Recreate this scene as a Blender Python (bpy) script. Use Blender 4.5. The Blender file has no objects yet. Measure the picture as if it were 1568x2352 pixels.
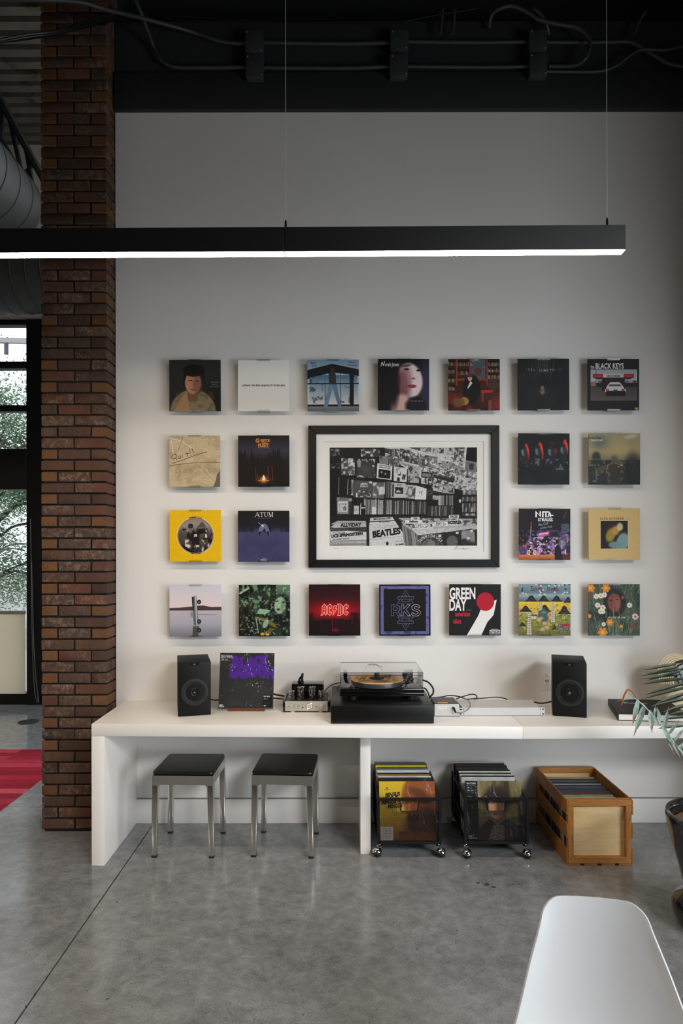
import bpy, bmesh, math, random
import numpy as np
from mathutils import Vector, Matrix, Euler

# ------------------------------------------------------------------ camera, world, lights, exposure
S = bpy.context.scene
F, CX, CY, DW, CZ = 1500.0, 784.0, 1270.0, 4.05, 1.67     # focal length in px, principal point, wall distance, eye height
cam = bpy.data.objects.new('camera', bpy.data.cameras.new('camera'))
S.collection.objects.link(cam)
cam.location = (0, -DW, CZ)
cam.rotation_euler = (math.pi / 2, 0.0015, 0)
cam.data.sensor_width = 36.0
cam.data.lens = F / 2352 * 36.0
cam.data.shift_y = (CY - 1176) / 2352
cam.data.clip_end = 200
S.camera = cam

S.view_settings.view_transform = 'Standard'
S.view_settings.look = 'None'
S.view_settings.gamma = 1
S.view_settings.use_curve_mapping = False
S.view_settings.exposure = 0.0

world = bpy.data.worlds.new('overcast_sky'); S.world = world
world.use_nodes = True
bgn = world.node_tree.nodes['Background']
bgn.inputs['Color'].default_value = (0.86, 0.93, 1.0, 1)
bgn.inputs['Strength'].default_value = 2.3

def area(name, loc, target, sx, sy, power, col, spread=180):
    l = bpy.data.lights.new(name, 'AREA'); l.shape = 'RECTANGLE'; l.size = sx; l.size_y = sy
    l.energy = power; l.color = col; l.spread = math.radians(spread)
    o = bpy.data.objects.new(name, l); S.collection.objects.link(o)
    o.location = loc
    o.rotation_euler = (Vector(target) - Vector(loc)).to_track_quat('-Z', 'Y').to_euler()
    return o
# daylight lamps for unseen windows to the right of the camera, and the warm lamps over the rest of the room
area('window_daylight', (4.3, -3.9, 1.1), (-0.3, 0, 0.7), 2.2, 1.9, 56, (0.86, 0.94, 1.0), 110)
area('hanging_lamp_left', (-4.2, -4.3, 2.9), (-4.2, -4.3, 0), 3.0, .10, 80, (1.0, 0.84, 0.66))
area('narrowed_front_daylight', (4.0, -7.8, 4.6), (-0.1, -0.3, 0.05), 3.0, 1.0, 28, (0.95, 0.98, 1.0), 43)  # added for the lower wall; beam tilted and narrowed so the top stays dim

# ------------------------------------------------------------------ helpers
R = random.Random(7)
def W(px, py, Y):
    d = Y + DW
    return Vector(((px - CX) * d / F, Y, CZ - (py - CY) * d / F))
def lin(c):
    c = c / 255.0
    return c / 12.92 if c <= 0.04045 else ((c + 0.055) / 1.055) ** 2.4
def rgb(c): return (lin(c[0]), lin(c[1]), lin(c[2]), 1)

class B:
    """collects shapes into one bmesh"""
    def __init__(s): s.bm = bmesh.new()
    def box(s, c, size, rot=None):
        m = Matrix.Translation(Vector(c))
        if rot is not None: m = m @ (rot if isinstance(rot, Matrix) else Euler(rot).to_matrix().to_4x4())
        m = m @ Matrix.Diagonal((size[0], size[1], size[2], 1))
        bmesh.ops.create_cube(s.bm, size=1, matrix=m); return s
    def span(s, a, b):
        return s.box([(a[i] + b[i]) / 2 for i in range(3)], [abs(b[i] - a[i]) for i in range(3)])
    def cyl(s, p0, p1, r, seg=16, r2=None, caps=True):
        p0, p1 = Vector(p0), Vector(p1); d = p1 - p0
        m = Matrix.Translation((p0 + p1) / 2) @ d.to_track_quat('Z', 'Y').to_matrix().to_4x4()
        bmesh.ops.create_cone(s.bm, cap_ends=caps, segments=seg, radius1=r, radius2=r if r2 is None else r2, depth=d.length, matrix=m); return s
    def ball(s, c, r, seg=16, scale=(1, 1, 1), rot=None):
        m = Matrix.Translation(Vector(c))
        if rot is not None: m = m @ Euler(rot).to_matrix().to_4x4()
        m = m @ Matrix.Diagonal((scale[0], scale[1], scale[2], 1))
        bmesh.ops.create_uvsphere(s.bm, u_segments=seg, v_segments=max(6, seg // 2), radius=r, matrix=m); return s
    def tube(s, pts, r, seg=8, closed=False):
        pts = [Vector(p) for p in pts]; n = len(pts); rings = []
        up = Vector((0, 0, 1)); prev = None
        for i in range(n):
            if closed: t = pts[(i + 1) % n] - pts[i - 1]
            else: t = pts[min(i + 1, n - 1)] - pts[max(i - 1, 0)]
            t.normalize()
            if prev is None:
                a = t.cross(up if abs(t.z) < .9 else Vector((1, 0, 0)))
            else: a = prev - t * prev.dot(t)
            a.normalize(); prev = a; b = t.cross(a)
            rr = r[i] if isinstance(r, (list, tuple)) else r
            rings.append([s.bm.verts.new(pts[i] + (a * math.cos(2 * math.pi * k / seg) + b * math.sin(2 * math.pi * k / seg)) * rr) for k in range(seg)])
        for i in range(n if closed else n - 1):
            A, C = rings[i], rings[(i + 1) % n]
            for k in range(seg): s.bm.faces.new((A[k], A[(k + 1) % seg], C[(k + 1) % seg], C[k]))
        if not closed:
            s.bm.faces.new(list(reversed(rings[0]))); s.bm.faces.new(rings[-1])
        return s
    def lathe(s, prof, c=(0, 0, 0), seg=32, scale=(1, 1)):
        c = Vector(c); rings = []
        for (r, z) in prof:
            rings.append([s.bm.verts.new(c + Vector((max(r, 1e-4) * math.cos(2 * math.pi * k / seg) * scale[0], max(r, 1e-4) * math.sin(2 * math.pi * k / seg) * scale[1], z))) for k in range(seg)])
        for i in range(len(rings) - 1):
            for k in range(seg): s.bm.faces.new((rings[i][k], rings[i][(k + 1) % seg], rings[i + 1][(k + 1) % seg], rings[i + 1][k]))
        s.bm.faces.new(list(reversed(rings[0]))); s.bm.faces.new(rings[-1]); return s
    def prism(s, pts, v):
        """closed polygon extruded along v"""
        a = [s.bm.verts.new(Vector(p)) for p in pts]; v = Vector(v)
        b = [s.bm.verts.new(Vector(p) + v) for p in pts]; n = len(pts)
        s.bm.faces.new(list(reversed(a))); s.bm.faces.new(b)
        for i in range(n): s.bm.faces.new((a[i], a[(i + 1) % n], b[(i + 1) % n], b[i]))
        return s
    def face(s, pts): s.bm.faces.new([s.bm.verts.new(Vector(p)) for p in pts]); return s
    def bevel(s, w, seg=2):
        bmesh.ops.recalc_face_normals(s.bm, faces=s.bm.faces)
        es = [e for e in s.bm.edges if len(e.link_faces) == 2 and e.calc_face_angle(0) > .6]
        bmesh.ops.bevel(s.bm, geom=es, offset=w, segments=seg, affect='EDGES', profile=.5, clamp_overlap=True); return s
    def mesh(s, name, smooth=True):
        bmesh.ops.recalc_face_normals(s.bm, faces=s.bm.faces)
        me = bpy.data.meshes.new(name); s.bm.to_mesh(me); s.bm.free()
        if smooth:
            me.polygons.foreach_set('use_smooth', [True] * len(me.polygons)); me.set_sharp_from_angle(angle=math.radians(38))
        return me
    def obj(s, name, mat, parent=None, smooth=True):
        return put(name, s.mesh(name, smooth), mat, parent)

def put(name, me, mat=None, parent=None):
    if mat is not None and not me.materials: me.materials.append(mat)
    o = bpy.data.objects.new(name, me); S.collection.objects.link(o)
    if parent is not None: o.parent = parent
    return o
def tag(o, label, cat, group=None):
    o['label'] = label; o['category'] = cat
    if group: o['group'] = group
    return o
def thing(name, label, cat, loc=(0, 0, 0), rz=0, group=None):
    o = bpy.data.objects.new(name, None); S.collection.objects.link(o); o.empty_display_size = .1
    o.location = loc; o.rotation_euler = (0, 0, rz)
    return tag(o, label, cat, group)
def struct(o): o['kind'] = 'structure'; return o

# ------------------------------------------------------------------ materials
class N:
    def __init__(s, name):
        s.m = bpy.data.materials.new(name); s.m.use_nodes = True
        s.t = s.m.node_tree; s.p = s.t.nodes['Principled BSDF']; s.out = s.t.nodes['Material Output']
    def n(s, kind, **kw):
        x = s.t.nodes.new(kind)
        for k, v in kw.items():
            if k.startswith('i_'): x.inputs[k[2:].replace('_', ' ')].default_value = v
            else: setattr(x, k, v)
        return x
    def l(s, a, b): s.t.links.new(a, b)
    def coord(s, kind='Object', scale=(1, 1, 1), off=None):
        tc = s.n('ShaderNodeTexCoord'); mp = s.n('ShaderNodeMapping'); mp.inputs['Scale'].default_value = scale
        if off is not None:
            oi = s.n('ShaderNodeObjectInfo'); mu = s.n('ShaderNodeVectorMath', operation='SCALE')
            cb = s.n('ShaderNodeCombineXYZ'); s.l(oi.outputs['Random'], cb.inputs[0]); s.l(oi.outputs['Random'], cb.inputs[1]); s.l(oi.outputs['Random'], cb.inputs[2])
            s.l(cb.outputs[0], mu.inputs[0]); mu.inputs['Scale'].default_value = off
            s.l(mu.outputs[0], mp.inputs['Location'])
        s.l(tc.outputs[kind], mp.inputs['Vector']); return mp.outputs[0]
    def noise(s, vec, scale, detail=4, rough=.55, dist=0):
        x = s.n('ShaderNodeTexNoise'); x.inputs['Scale'].default_value = scale; x.inputs['Detail'].default_value = detail
        x.inputs['Roughness'].default_value = rough; x.inputs['Distortion'].default_value = dist
        s.l(vec, x.inputs['Vector']); return x.outputs['Fac']
    def ramp(s, fac, stops, interp='LINEAR'):
        x = s.n('ShaderNodeValToRGB'); x.color_ramp.interpolation = interp; e = x.color_ramp.elements
        while len(e) < len(stops): e.new(.5)
        for k, (p, c) in enumerate(stops): e[k].position = p; e[k].color = rgb(c) if len(c) == 3 else c
        s.l(fac, x.inputs['Fac']); return x.outputs['Color']
    def grey(s, fac, a, b, va=0., vb=1.):
        x = s.n('ShaderNodeMapRange'); x.clamp = True
        for k, v in zip(('From Min', 'From Max', 'To Min', 'To Max'), (a, b, va, vb)): x.inputs[k].default_value = v
        s.l(fac, x.inputs['Value']); return x.outputs[0]
    def mix(s, fac, a, b, mode='MIX'):
        x = s.n('ShaderNodeMix', data_type='RGBA', blend_type=mode)
        for inp, v in ((x.inputs[0], fac), (x.inputs[6], a), (x.inputs[7], b)):
            if hasattr(v, 'is_linked') or hasattr(v, 'links'): s.l(v, inp)
            else: inp.default_value = v
        return x.outputs[2]
    def bump(s, h, strength=.3, dist=.002):
        x = s.n('ShaderNodeBump'); x.inputs['Strength'].default_value = strength; x.inputs['Distance'].default_value = dist
        s.l(h, x.inputs['Height']); s.l(x.outputs[0], s.p.inputs['Normal'])
    def base(s, c): s.l(c, s.p.inputs['Base Color']); return s

def M(name, col, rough=.5, metal=0., var=.06, vs=18, bump=0., bs=150, coat=0., spec=.5, stretch=(1, 1, 1), emit=None, es=0.):
    k = N(name); v = k.coord('Object', stretch)
    c = rgb(col); lo = tuple(x * (1 - var) for x in c[:3]) + (1,); hi = tuple(min(1, x * (1 + var)) for x in c[:3]) + (1,)
    f = k.noise(v, vs); k.base(k.ramp(f, [(.3, lo), (.7, hi)]))
    k.p.inputs['Roughness'].default_value = rough; k.p.inputs['Metallic'].default_value = metal
    k.p.inputs['Coat Weight'].default_value = coat; k.p.inputs['Coat Roughness'].default_value = .06
    k.p.inputs['Specular IOR Level'].default_value = spec
    if bump: k.bump(k.noise(v, bs, 3), bump)
    if emit: k.p.inputs['Emission Color'].default_value = rgb(emit); k.p.inputs['Emission Strength'].default_value = es
    return k.m

def clear(name, tint=(1, 1, 1), gloss=.12, rough=.03, dark=0.):
    """thin clear acrylic or glass: transparent with a fresnel gloss"""
    k = N(name); t = k.t; t.nodes.remove(k.p)
    tr = k.n('ShaderNodeBsdfTransparent'); tr.inputs[0].default_value = (*tint, 1)
    gl = k.n('ShaderNodeBsdfGlossy'); gl.inputs['Roughness'].default_value = rough; gl.inputs[0].default_value = (1, 1, 1, 1)
    lw = k.n('ShaderNodeLayerWeight'); pw = k.n('ShaderNodeMath', operation='POWER'); k.l(lw.outputs['Facing'], pw.inputs[0]); pw.inputs[1].default_value = 5.0
    mu = k.n('ShaderNodeMath', operation='MULTIPLY_ADD'); mu.inputs[1].default_value = .9 * (dark or 1.0); mu.inputs[2].default_value = .035 * (dark or 1.0) + gloss * .1
    k.l(pw.outputs[0], mu.inputs[0])
    mx = k.n('ShaderNodeMixShader'); k.l(mu.outputs[0], mx.inputs[0]); k.l(tr.outputs[0], mx.inputs[1]); k.l(gl.outputs[0], mx.inputs[2])
    k.l(mx.outputs[0], k.out.inputs[0]); return k.m

def wood(name, a, b, scale=(1, 1, 12), rough=.45, s=14, coat=0.):
    k = N(name); v = k.coord('Object', scale, off=7)
    f = k.noise(v, s, 6, .6, .6); g = k.noise(v, s * 6, 3)
    c = k.ramp(f, [(.28, a), (.5, tuple((x + y) / 2 for x, y in zip(a, b))), (.72, b)])
    k.base(k.mix(.25, c, k.ramp(g, [(.35, a), (.6, b)]), 'MIX'))
    k.p.inputs['Roughness'].default_value = rough; k.p.inputs['Coat Weight'].default_value = coat
    k.bump(g, .12, .001); return k.m

m_wall = M('painted_plaster_white', (226, 223, 219), .62, var=.012, vs=3, bump=.05, bs=260)
m_black = M('black_paint', (38, 39, 40), .7, var=.1, vs=6, bump=.1, bs=60)
m_conduit = M('painted_conduit', (58, 59, 60), .5, var=.1, vs=20, bump=.1, bs=120)
m_bench = M('bench_white_lacquer', (238, 232, 226), .32, var=.012, vs=4)
m_base = M('baseboard_white', (222, 219, 214), .45, var=.02, vs=5)
m_blackmetal = M('black_powder_coat', (12, 12, 13), .48, var=.12, vs=40, bump=.06, bs=400, spec=.3)
m_spk = M('speaker_black_vinyl', (13, 13, 13), .55, var=.1, vs=60, bump=.08, bs=500, spec=.25)
m_cone = M('speaker_cone', (26, 27, 28), .42, var=.15, vs=30)
m_gloss = M('gloss_black_lacquer', (12, 12, 13), .12, var=.1, vs=8, coat=.4)
m_satin = M('satin_black_wood', (12, 12, 12), .38, var=.15, vs=10, bump=.03, bs=90, spec=.35)
m_alu = M('polished_aluminium', (222, 219, 214), .20, 1., var=.10, vs=9, bump=.012, bs=30, stretch=(1, 1, .25))
m_brush = M('brushed_silver', (212, 205, 194), .42, .55, var=.04, vs=60, stretch=(.1, 1, 4))
m_chrome = M('chrome', (225, 224, 222), .07, 1., var=.03)
m_steelbox = M('painted_silver_panel', (206, 206, 204), .42, .15, var=.03)
m_leather = M('black_leather', (14, 13, 13), .36, var=.15, vs=30, bump=.15, bs=240)
m_rubber = M('black_rubber', (20, 20, 20), .6, var=.1)
m_cable = M('black_cable', (16, 16, 17), .4, var=.1)
m_greycable = M('grey_cable', (120, 120, 122), .45, var=.05)
m_plastic = M('white_moulded_plastic', (208, 208, 209), .42, var=.01, vs=4)
m_outlet = M('white_outlet_plastic', (228, 222, 212), .35, var=.02)
m_dark = M('dark_recess', (8, 8, 8), .7, var=.1)
m_acryl = clear('clear_acrylic', (.88, .89, .89), .0, .2, .5)
m_glass = clear('clear_glass', (.99, .99, .99), .0)
m_smoke = clear('dust_cover_acrylic', (.945, .945, .95), .1, .04)
m_edge = clear('acrylic_edge', (.16, .16, .20), .3, .1)
m_winglass = clear('window_glass', (.97, .985, .99), .0)
m_cable_steel = M('steel_wire', (226, 226, 224), .35, .2)
m_walnut = wood('walnut_strip', (72, 36, 20), (126, 70, 40), (3, 20, 20), .4)
m_crate = wood('oiled_pine_slat', (136, 84, 34), (198, 138, 68), (1.2, 10, 10), .5)
m_crate_y = wood('oiled_pine_slat_long', (122, 74, 28), (184, 124, 58), (10, 1.2, 10), .5)
m_crate_z = wood('oiled_pine_post', (136, 84, 34), (198, 138, 68), (10, 10, 1.2), .5)
m_ply = wood('birch_plywood', (222, 184, 128), (242, 214, 164), (.8, 6, 7), .5, 6)
m_paper = M('white_paper_edge', (226, 222, 214), .8, var=.05, vs=200, stretch=(.1, .1, 6))
# ------------------------------------------------------------------ structure
def concrete(name, dark, light, offs):
    k = N(name); v = k.coord('Object', (1, 1, 1)); 
    big = k.noise(v, 1.1, 7, .62, .5); mid = k.noise(v, 14, 9, .72, .3); fine = k.noise(v, 150, 5, .75)
    c = k.ramp(big, [(.32, tuple(x * .86 for x in dark)), (.68, tuple(x * 1.06 for x in light))])
    c = k.mix(.55, c, k.ramp(mid, [(.32, tuple(x * .66 for x in dark)), (.68, tuple(min(255, x * 1.14) for x in light))]))
    c = k.mix(.20, c, k.ramp(fine, [(.36, (34, 34, 34)), (.64, (196, 196, 194))]))
    # dark specks and pale scratches
    sp = k.noise(v, 46, 2, .5); c = k.mix(k.grey(sp, .725, .76), c, rgb((30, 30, 31)))
    sv = k.coord('Object', (3.0, 34, 1)); sc = k.noise(sv, 2.2, 2, .5, 1.4); c = k.mix(k.grey(sc, .70, .73, 0, .22), c, rgb((196, 194, 190)))
    st = k.noise(v, 2.6, 2, .5, 1.2); c = k.mix(k.grey(st, .68, .80, 0, .35), c, rgb((48, 48, 48)))
    def blot(c, x, y, r):    # old spill marks
        ds = k.n('ShaderNodeVectorMath', operation='DISTANCE'); k.l(v, ds.inputs[0]); ds.inputs[1].default_value = (x, y, 0)
        ad = k.n('ShaderNodeMath', operation='MULTIPLY_ADD'); k.l(k.noise(v, 40, 3, .6), ad.inputs[0]); ad.inputs[1].default_value = r * 1.6; k.l(ds.outputs['Value'], ad.inputs[2])
        return k.mix(k.grey(ad.outputs[0], r * 1.05, r * 1.25, .8, 0), c, rgb((44, 44, 45)))
    for q in ((.725, -.763, .040), (.755, -.79, .022), (.69, -.745, .020), (.862, -.757, .020), (.66, -.80, .010), (.60, -.83, .010), (1.0, -.74, .012)): c = blot(c, *q)
    k.base(c)
    r = k.grey(big, .3, .7, .12, .22); k.l(r, k.p.inputs['Roughness'])
    k.p.inputs['Specular IOR Level'].default_value = .55
    h = k.noise(v, 60, 5, .7); k.bump(h, .05, .002)
    return k.m
m_conc = concrete('polished_concrete', (108, 109, 111), (143, 144, 145), 0)

fl = struct(B().span((-7.6, -9.1, -.2), (5.3, 3.4, -.012)).obj('floor', m_dark))
JX, JY, G = -1.162, .25, .0035
for (x0, y0, x1, y1) in ((-7.6, -9.1, JX, JY), (JX, -9.1, 5.3, JY), (-7.6, JY, JX, 3.4), (JX, JY, 5.3, 3.4)):
    B().span((x0 + (G if x0 == JX else 0), y0 + (G if y0 == JY else 0), -.012), (x1 - (G if x1 == JX else 0), y1 - (G if y1 == JY else 0), 0)).obj('floor_slab', m_conc, fl)

WL = -1.398                       # where the white wall meets the pillar
struct(B().span((WL, 0, 0), (5.3, .16, 4.405)).obj('wall_back', m_wall))
struct(B().span((WL, .0, 4.405), (5.3, .16, 4.966)).obj('wall_back_upper', m_black))
struct(B().span((WL + .004, -.035, 4.40), (5.3, 0, 4.628)).bevel(.004).obj('trim_1', m_black))
struct(B().span((-1.78, .35, 4.5), (5.3, .5, 6.25)).span((WL, 0.16, 4.94), (5.3, .36, 4.966)).obj('wall_back_recess', m_black))
struct(B().span((-1.34 + .06, -.016, 0), (2.45, 0, .150)).bevel(.003).obj('baseboard_back', m_base))
struct(B().span((2.45, -1.0, 0), (2.62, 0, 6.2)).obj('added_shade_pier', m_wall))  # unseen pier, added to shade the right end of the back wall
m_grey = M('room_grey_plaster', (120, 118, 114), .8, var=.03)
struct(B().span((5.2, -9.1, 0), (5.35, 0, 6.2)).obj('wall_right_far', m_grey))
struct(B().span((-7.6, -9.2, 0), (5.3, -9.05, 6.2)).obj('wall_rear', m_grey))
struct(B().span((-7.7, -9.1, 0), (-7.55, 3.4, 6.2)).obj('wall_left', m_grey))
struct(B().span((-1.266, -.0172, .1502), (2.45, -.0002, .1532)).obj('trim_groove_shade', M('baseboard_groove_shade', (138, 133, 126), .8)))  # solid darker strip standing in for the shadow groove above the baseboard
# ceilings: black over the record wall, pale ribbed steel deck over the next bay
struct(B().span((-1.55, -9.1, 6.2), (5.3, .5, 6.3)).obj('ceiling', m_black))
m_deck = N('ribbed_steel_deck'); _v = m_deck.coord('Object', (1, 1, 1)); _f = m_deck.noise(_v, 2.1, 4, .6, .5)
m_deck.base(m_deck.mix(m_deck.grey(_f, .56, .64), m_deck.ramp(m_deck.noise(_v, 6, 4), [(.3, (84, 80, 70)), (.7, (100, 95, 84))]), rgb((48, 45, 40))))
m_deck.p.inputs['Roughness'].default_value = .6; m_deck = m_deck.m
b = B(); y = -9.0; P = .1524
while y < 3.3:
    pts = [(-7.6, y, 6.2), (-7.6, y + .088, 6.2), (-7.6, y + .1, 6.245), (-7.6, y + .1404, 6.245), (-7.6, y + P, 6.2), (-7.6, y + P, 6.27), (-7.6, y, 6.27)]
    b.prism(pts, (6.05, 0, 0)); y += P
struct(b.obj('ceiling_deck', m_deck, smooth=False))

# window wall of the next bay
YW = 3.19
zt = W(0, 735, YW).z
struct(B().span((-7.6, YW, zt), (-3.24, YW + .2, 6.2)).span((-3.245, YW, 0), (WL, YW + .2, 6.2)).obj('wall_back_left', M('bay_wall_plaster', (206, 198, 186), .7, var=.02)))
m_frame = M('dark_bronze_frame', (22, 20, 19), .4, .2, var=.1)
def zz(py): return W(0, py, YW).z
xr0, xr1 = W(65, 0, YW).x, -3.235
win = struct(B().span((xr0, YW - .04, 0), (xr1, YW + .1, zt)).obj('window_1', m_frame))
def wbar(n, y0, y1, x0=-7.5, x1=xr0, dy=0.): return B().span((x0, YW - .03 - dy, zz(y1)), (x1, YW + .08, zz(y0))).bevel(.004).obj(n, m_frame, win)
wbar('frame_head', 735, 747)
wbar('transom_bar', 830.5, 846.5); wbar('transom_bar', 930.5, 945)
wbar('transom_beam', 1031, 1124, dy=.02)
B().span((-7.5, YW - .02, -.0), (xr0, YW + .08, zz(1590))).obj('sill_rail', m_frame, win)
B().span((xr0 - 1.52, YW - .03, 0), (xr0 - 1.45, YW + .08, zt)).obj('mullion', m_frame, win)
for (a, c) in ((747, 830.5), (846.5, 930.5), (945, 1031), (1124, 1590)):
    B().span((-7.5, YW + .02, zz(c)), (xr0, YW + .026, zz(a))).obj('pane', m_winglass, win, smooth=False)
# cream blind drawn up over the lower part of the glass
def blind_mat():
    k = N('cream_blind_fabric'); k.base(k.ramp(k.noise(k.coord('Object'), 8), [(.3, (232, 224, 204)), (.7, (238, 231, 213))])); k.p.inputs['Roughness'].default_value = .85
    tl = k.n('ShaderNodeBsdfTranslucent'); tl.inputs[0].default_value = rgb((240, 233, 216)); mx = k.n('ShaderNodeMixShader'); mx.inputs[0].default_value = .55
    k.l(k.p.outputs[0], mx.inputs[1]); k.l(tl.outputs[0], mx.inputs[2]); k.l(mx.outputs[0], k.out.inputs[0]); return k.m
bl = thing('roller_blind', 'cream fabric blind covering the lower half of the left window', 'blind', (xr0 - .75, YW - .055, 0))
B().span((-.70, -.002, zz(1590)), (.74, .002, zz(1408))).obj('blind_fabric', blind_mat(), bl)
B().span((-.70, -.012, zz(1408)), (.745, .012, zz(1400.5))).bevel(.004).obj('blind_rail', M('blind_rail_grey', (150, 140, 124), .45), bl)
ch = thing('blind_chain', 'thin looped pull chain hanging beside the left window frame', 'chain', (0, 0, 0))
p = [W(70, 1190, 3.1), W(71.5, 1300, 3.1), W(73, 1440, 3.1), W(75.5, 1530, 3.1), W(79, 1590, 3.1), W(82, 1603, 3.1), W(85.5, 1606, 3.1), W(86.5, 1596, 3.1), W(82, 1560, 3.1), W(77.5, 1490, 3.1), W(75, 1400, 3.1), W(72.5, 1290, 3.1)]
B().tube(p, .003, 6).obj('chain_loop', m_greycable, ch)
B().cyl(W(85.5, 1600, 3.1), W(85.5, 1612, 3.1), .018, 10).obj('tensioner', m_conduit, ch)

# brick pillar: every brick is a piece of its own
def brick_mat():
    k = N('fired_brick'); oi = k.n('ShaderNodeObjectInfo'); v = k.coord('Object', (1, 1, 1), off=9)
    base = k.ramp(oi.outputs['Random'], [(0, (56, 38, 30)), (.16, (84, 52, 36)), (.30, (66, 48, 38)), (.42, (98, 56, 36)), (.54, (74, 55, 44)), (.66, (48, 35, 31)), (.78, (90, 62, 40)), (.9, (82, 44, 33)), (1, (74, 60, 48))])
    st = k.coord('Object', (16, 16, 1.5), off=5); f = k.noise(st, 1.0, 3, .6, .6)
    c = k.mix(k.grey(f, .45, .62, 0, .8), base, k.ramp(oi.outputs['Random'], [(0, (76, 52, 38)), (.3, (54, 42, 37)), (.5, (104, 46, 30)), (.7, (42, 33, 30)), (1, (94, 70, 48))]))
    ww = k.noise(v, 34, 8, .78, .15)   # pale lime bloom on some bricks
    amt = k.n('ShaderNodeMath', operation='MULTIPLY'); k.l(k.grey(ww, .48, .66, 0, .85), amt.inputs[0])
    k.l(k.grey(k.noise(k.coord('Object', (2, 2, 2), off=31), 1.0, 1), .47, .6, 0, 1), amt.inputs[1])
    c = k.mix(amt.outputs[0], c, rgb((150, 132, 114)))
    c = k.mix(.25, c, k.ramp(k.noise(v, 180, 4, .7), [(.35, (20, 14, 12)), (.65, (112, 84, 64))]))
    k.base(c); k.p.inputs['Roughness'].default_value = .82
    k.bump(k.noise(v, 90, 6, .7), .5, .004); return k.m
m_brick = brick_mat()
k = N('ochre_brick'); v = k.coord('Object', (1, 1, 1), off=9)
k.base(k.mix(.4, k.ramp(k.noise(v, 30, 5, .7), [(.3, (84, 52, 29)), (.55, (108, 70, 36)), (.75, (68, 46, 32))]), k.ramp(k.noise(v, 160, 4, .7), [(.35, (50, 32, 20)), (.65, (128, 88, 54))])))
k.p.inputs['Roughness'].default_value = .82; k.bump(k.noise(v, 90, 6, .7), .5, .004); m_ochre = k.m
PX0, PX1, PYF = -1.798, WL - .006, -.136
pil = struct(B().span((PX0 + .012, PYF + .012, 0), (PX1 - .010, .26, 6.2)).obj('wall_pillar', M('dark_mortar', (24, 19, 17), .9, var=.2, vs=60, bump=.3, bs=200)))
pitch = .06715; bh = .0572
def bmesh_brick(sx, sy, seed):
    r = random.Random(seed); q = B().box((0, 0, 0), (sx, sy, bh))
    q.bevel(.0035, 1)
    for vv in q.bm.verts: vv.co += Vector((r.uniform(-1, 1), r.uniform(-1, 1), r.uniform(-1, 1))) * .0011
    me = q.mesh('brick', True); me.materials.append(m_brick); return me
full = [bmesh_brick(.1925, .092, i) for i in range(4)]
head = [bmesh_brick(.092, .197, 10 + i) for i in range(4)]
for q in head: q.materials.clear(); q.materials.append(m_ochre)
head2 = [q.copy() for q in head]
for q in head2: q.materials.clear(); q.materials.append(m_brick)
mid = [bmesh_brick(.191, .092, 20 + i) for i in range(3)]
sliver = [bmesh_brick(.092, .098, 30 + i) for i in range(2)]
rb = random.Random(3)
def brick(me, x, y, z):
    o = bpy.data.objects.new('brick', me); S.collection.objects.link(o); o.parent = pil
    o.location = (x + rb.uniform(-.0015, .0015), y + rb.uniform(-.002, .0015), z + rb.uniform(-.0008, .0008))
    if rb.random() < .5: o.rotation_euler = (0, 0, math.pi)
    return o
zb = CZ - (1675 - CY) * (PYF + DW) / F - bh / 2            # centre of the course whose top sits at y=1675
j0 = -int(zb / pitch)
for j in range(j0, 84):
    z = zb + j * pitch
    if z > 6.15: break
    if j % 2 == 0:
        brick(rb.choice(full), PX0 + .0963, PYF + .046, z); brick(rb.choice(full), PX1 - .0963, PYF + .046, z)
        brick(rb.choice(sliver), PX1 - .046, PYF + .092 + .009 + .049, z)
    else:
        brick(rb.choice(head if rb.random() < .62 else head2), PX0 + .046, PYF + .0985, z)
        brick(rb.choice(mid), (PX0 + PX1) / 2, PYF + .046, z)
        brick(rb.choice(head if rb.random() < .5 else head2), PX1 - .046, PYF + .0985, z)
for (q) in (0,): pass

# red carpet of staggered strips
rug = thing('red_carpet', 'red carpet of staggered strips on the floor left of the brick pillar', 'carpet', (-2.212, 0, 0))
k = N('red_carpet_pile'); oi = k.n('ShaderNodeObjectInfo'); v = k.coord('Object', (6, 60, 1), off=9)
c = k.ramp(oi.outputs['Random'], [(0, (104, 8, 26)), (.2, (176, 30, 50)), (.35, (128, 14, 34)), (.5, (206, 66, 84)), (.65, (150, 20, 40)), (.8, (220, 92, 106)), (1, (116, 10, 30))])
c = k.mix(.34, c, k.ramp(k.noise(v, 3, 6, .75), [(.35, (84, 8, 22)), (.68, (206, 74, 90))]))
k.base(c); k.p.inputs['Roughness'].default_value = .95; k.p.inputs['Specular IOR Level'].default_value = .1
k.bump(k.noise(k.coord('Object'), 400, 3), .6, .003); m_rug = k.m
strip = B().box((0, 0, .004), (.499, .0922, .008)).bevel(.0008, 1).mesh('carpet_strip'); strip.materials.append(m_rug)
short = B().box((0, 0, .004), (.249, .0922, .008)).bevel(.0008, 1).mesh('carpet_strip_short'); short.materials.append(m_rug)
for r_ in range(0, 18):
    yy = 1.49 - .046 - .0925 * r_; x = 0.; first = r_ % 2 == 1
    for n_ in range(3):
        me = short if first else strip; ln = .25 if first else .5; first = False
        o = bpy.data.objects.new('carpet_strip', me); S.collection.objects.link(o); o.parent = rug; o.location = (x - ln / 2, yy, 0.0005); x -= ln
tag(B().lathe([(.0, 0.0008), (.095, .0008), (.098, .004), (.088, .004), (.086, .0025), (.03, .0025), (0, .0025)], W(65, 1657, (1500 * CZ / 387) - DW) * 1, 28).obj('floor_drain', M('cast_iron_drain', (52, 50, 48), .6, .5, var=.3, vs=60)), 'round grey floor drain on the concrete beyond the red carpet', 'drain')

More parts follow.
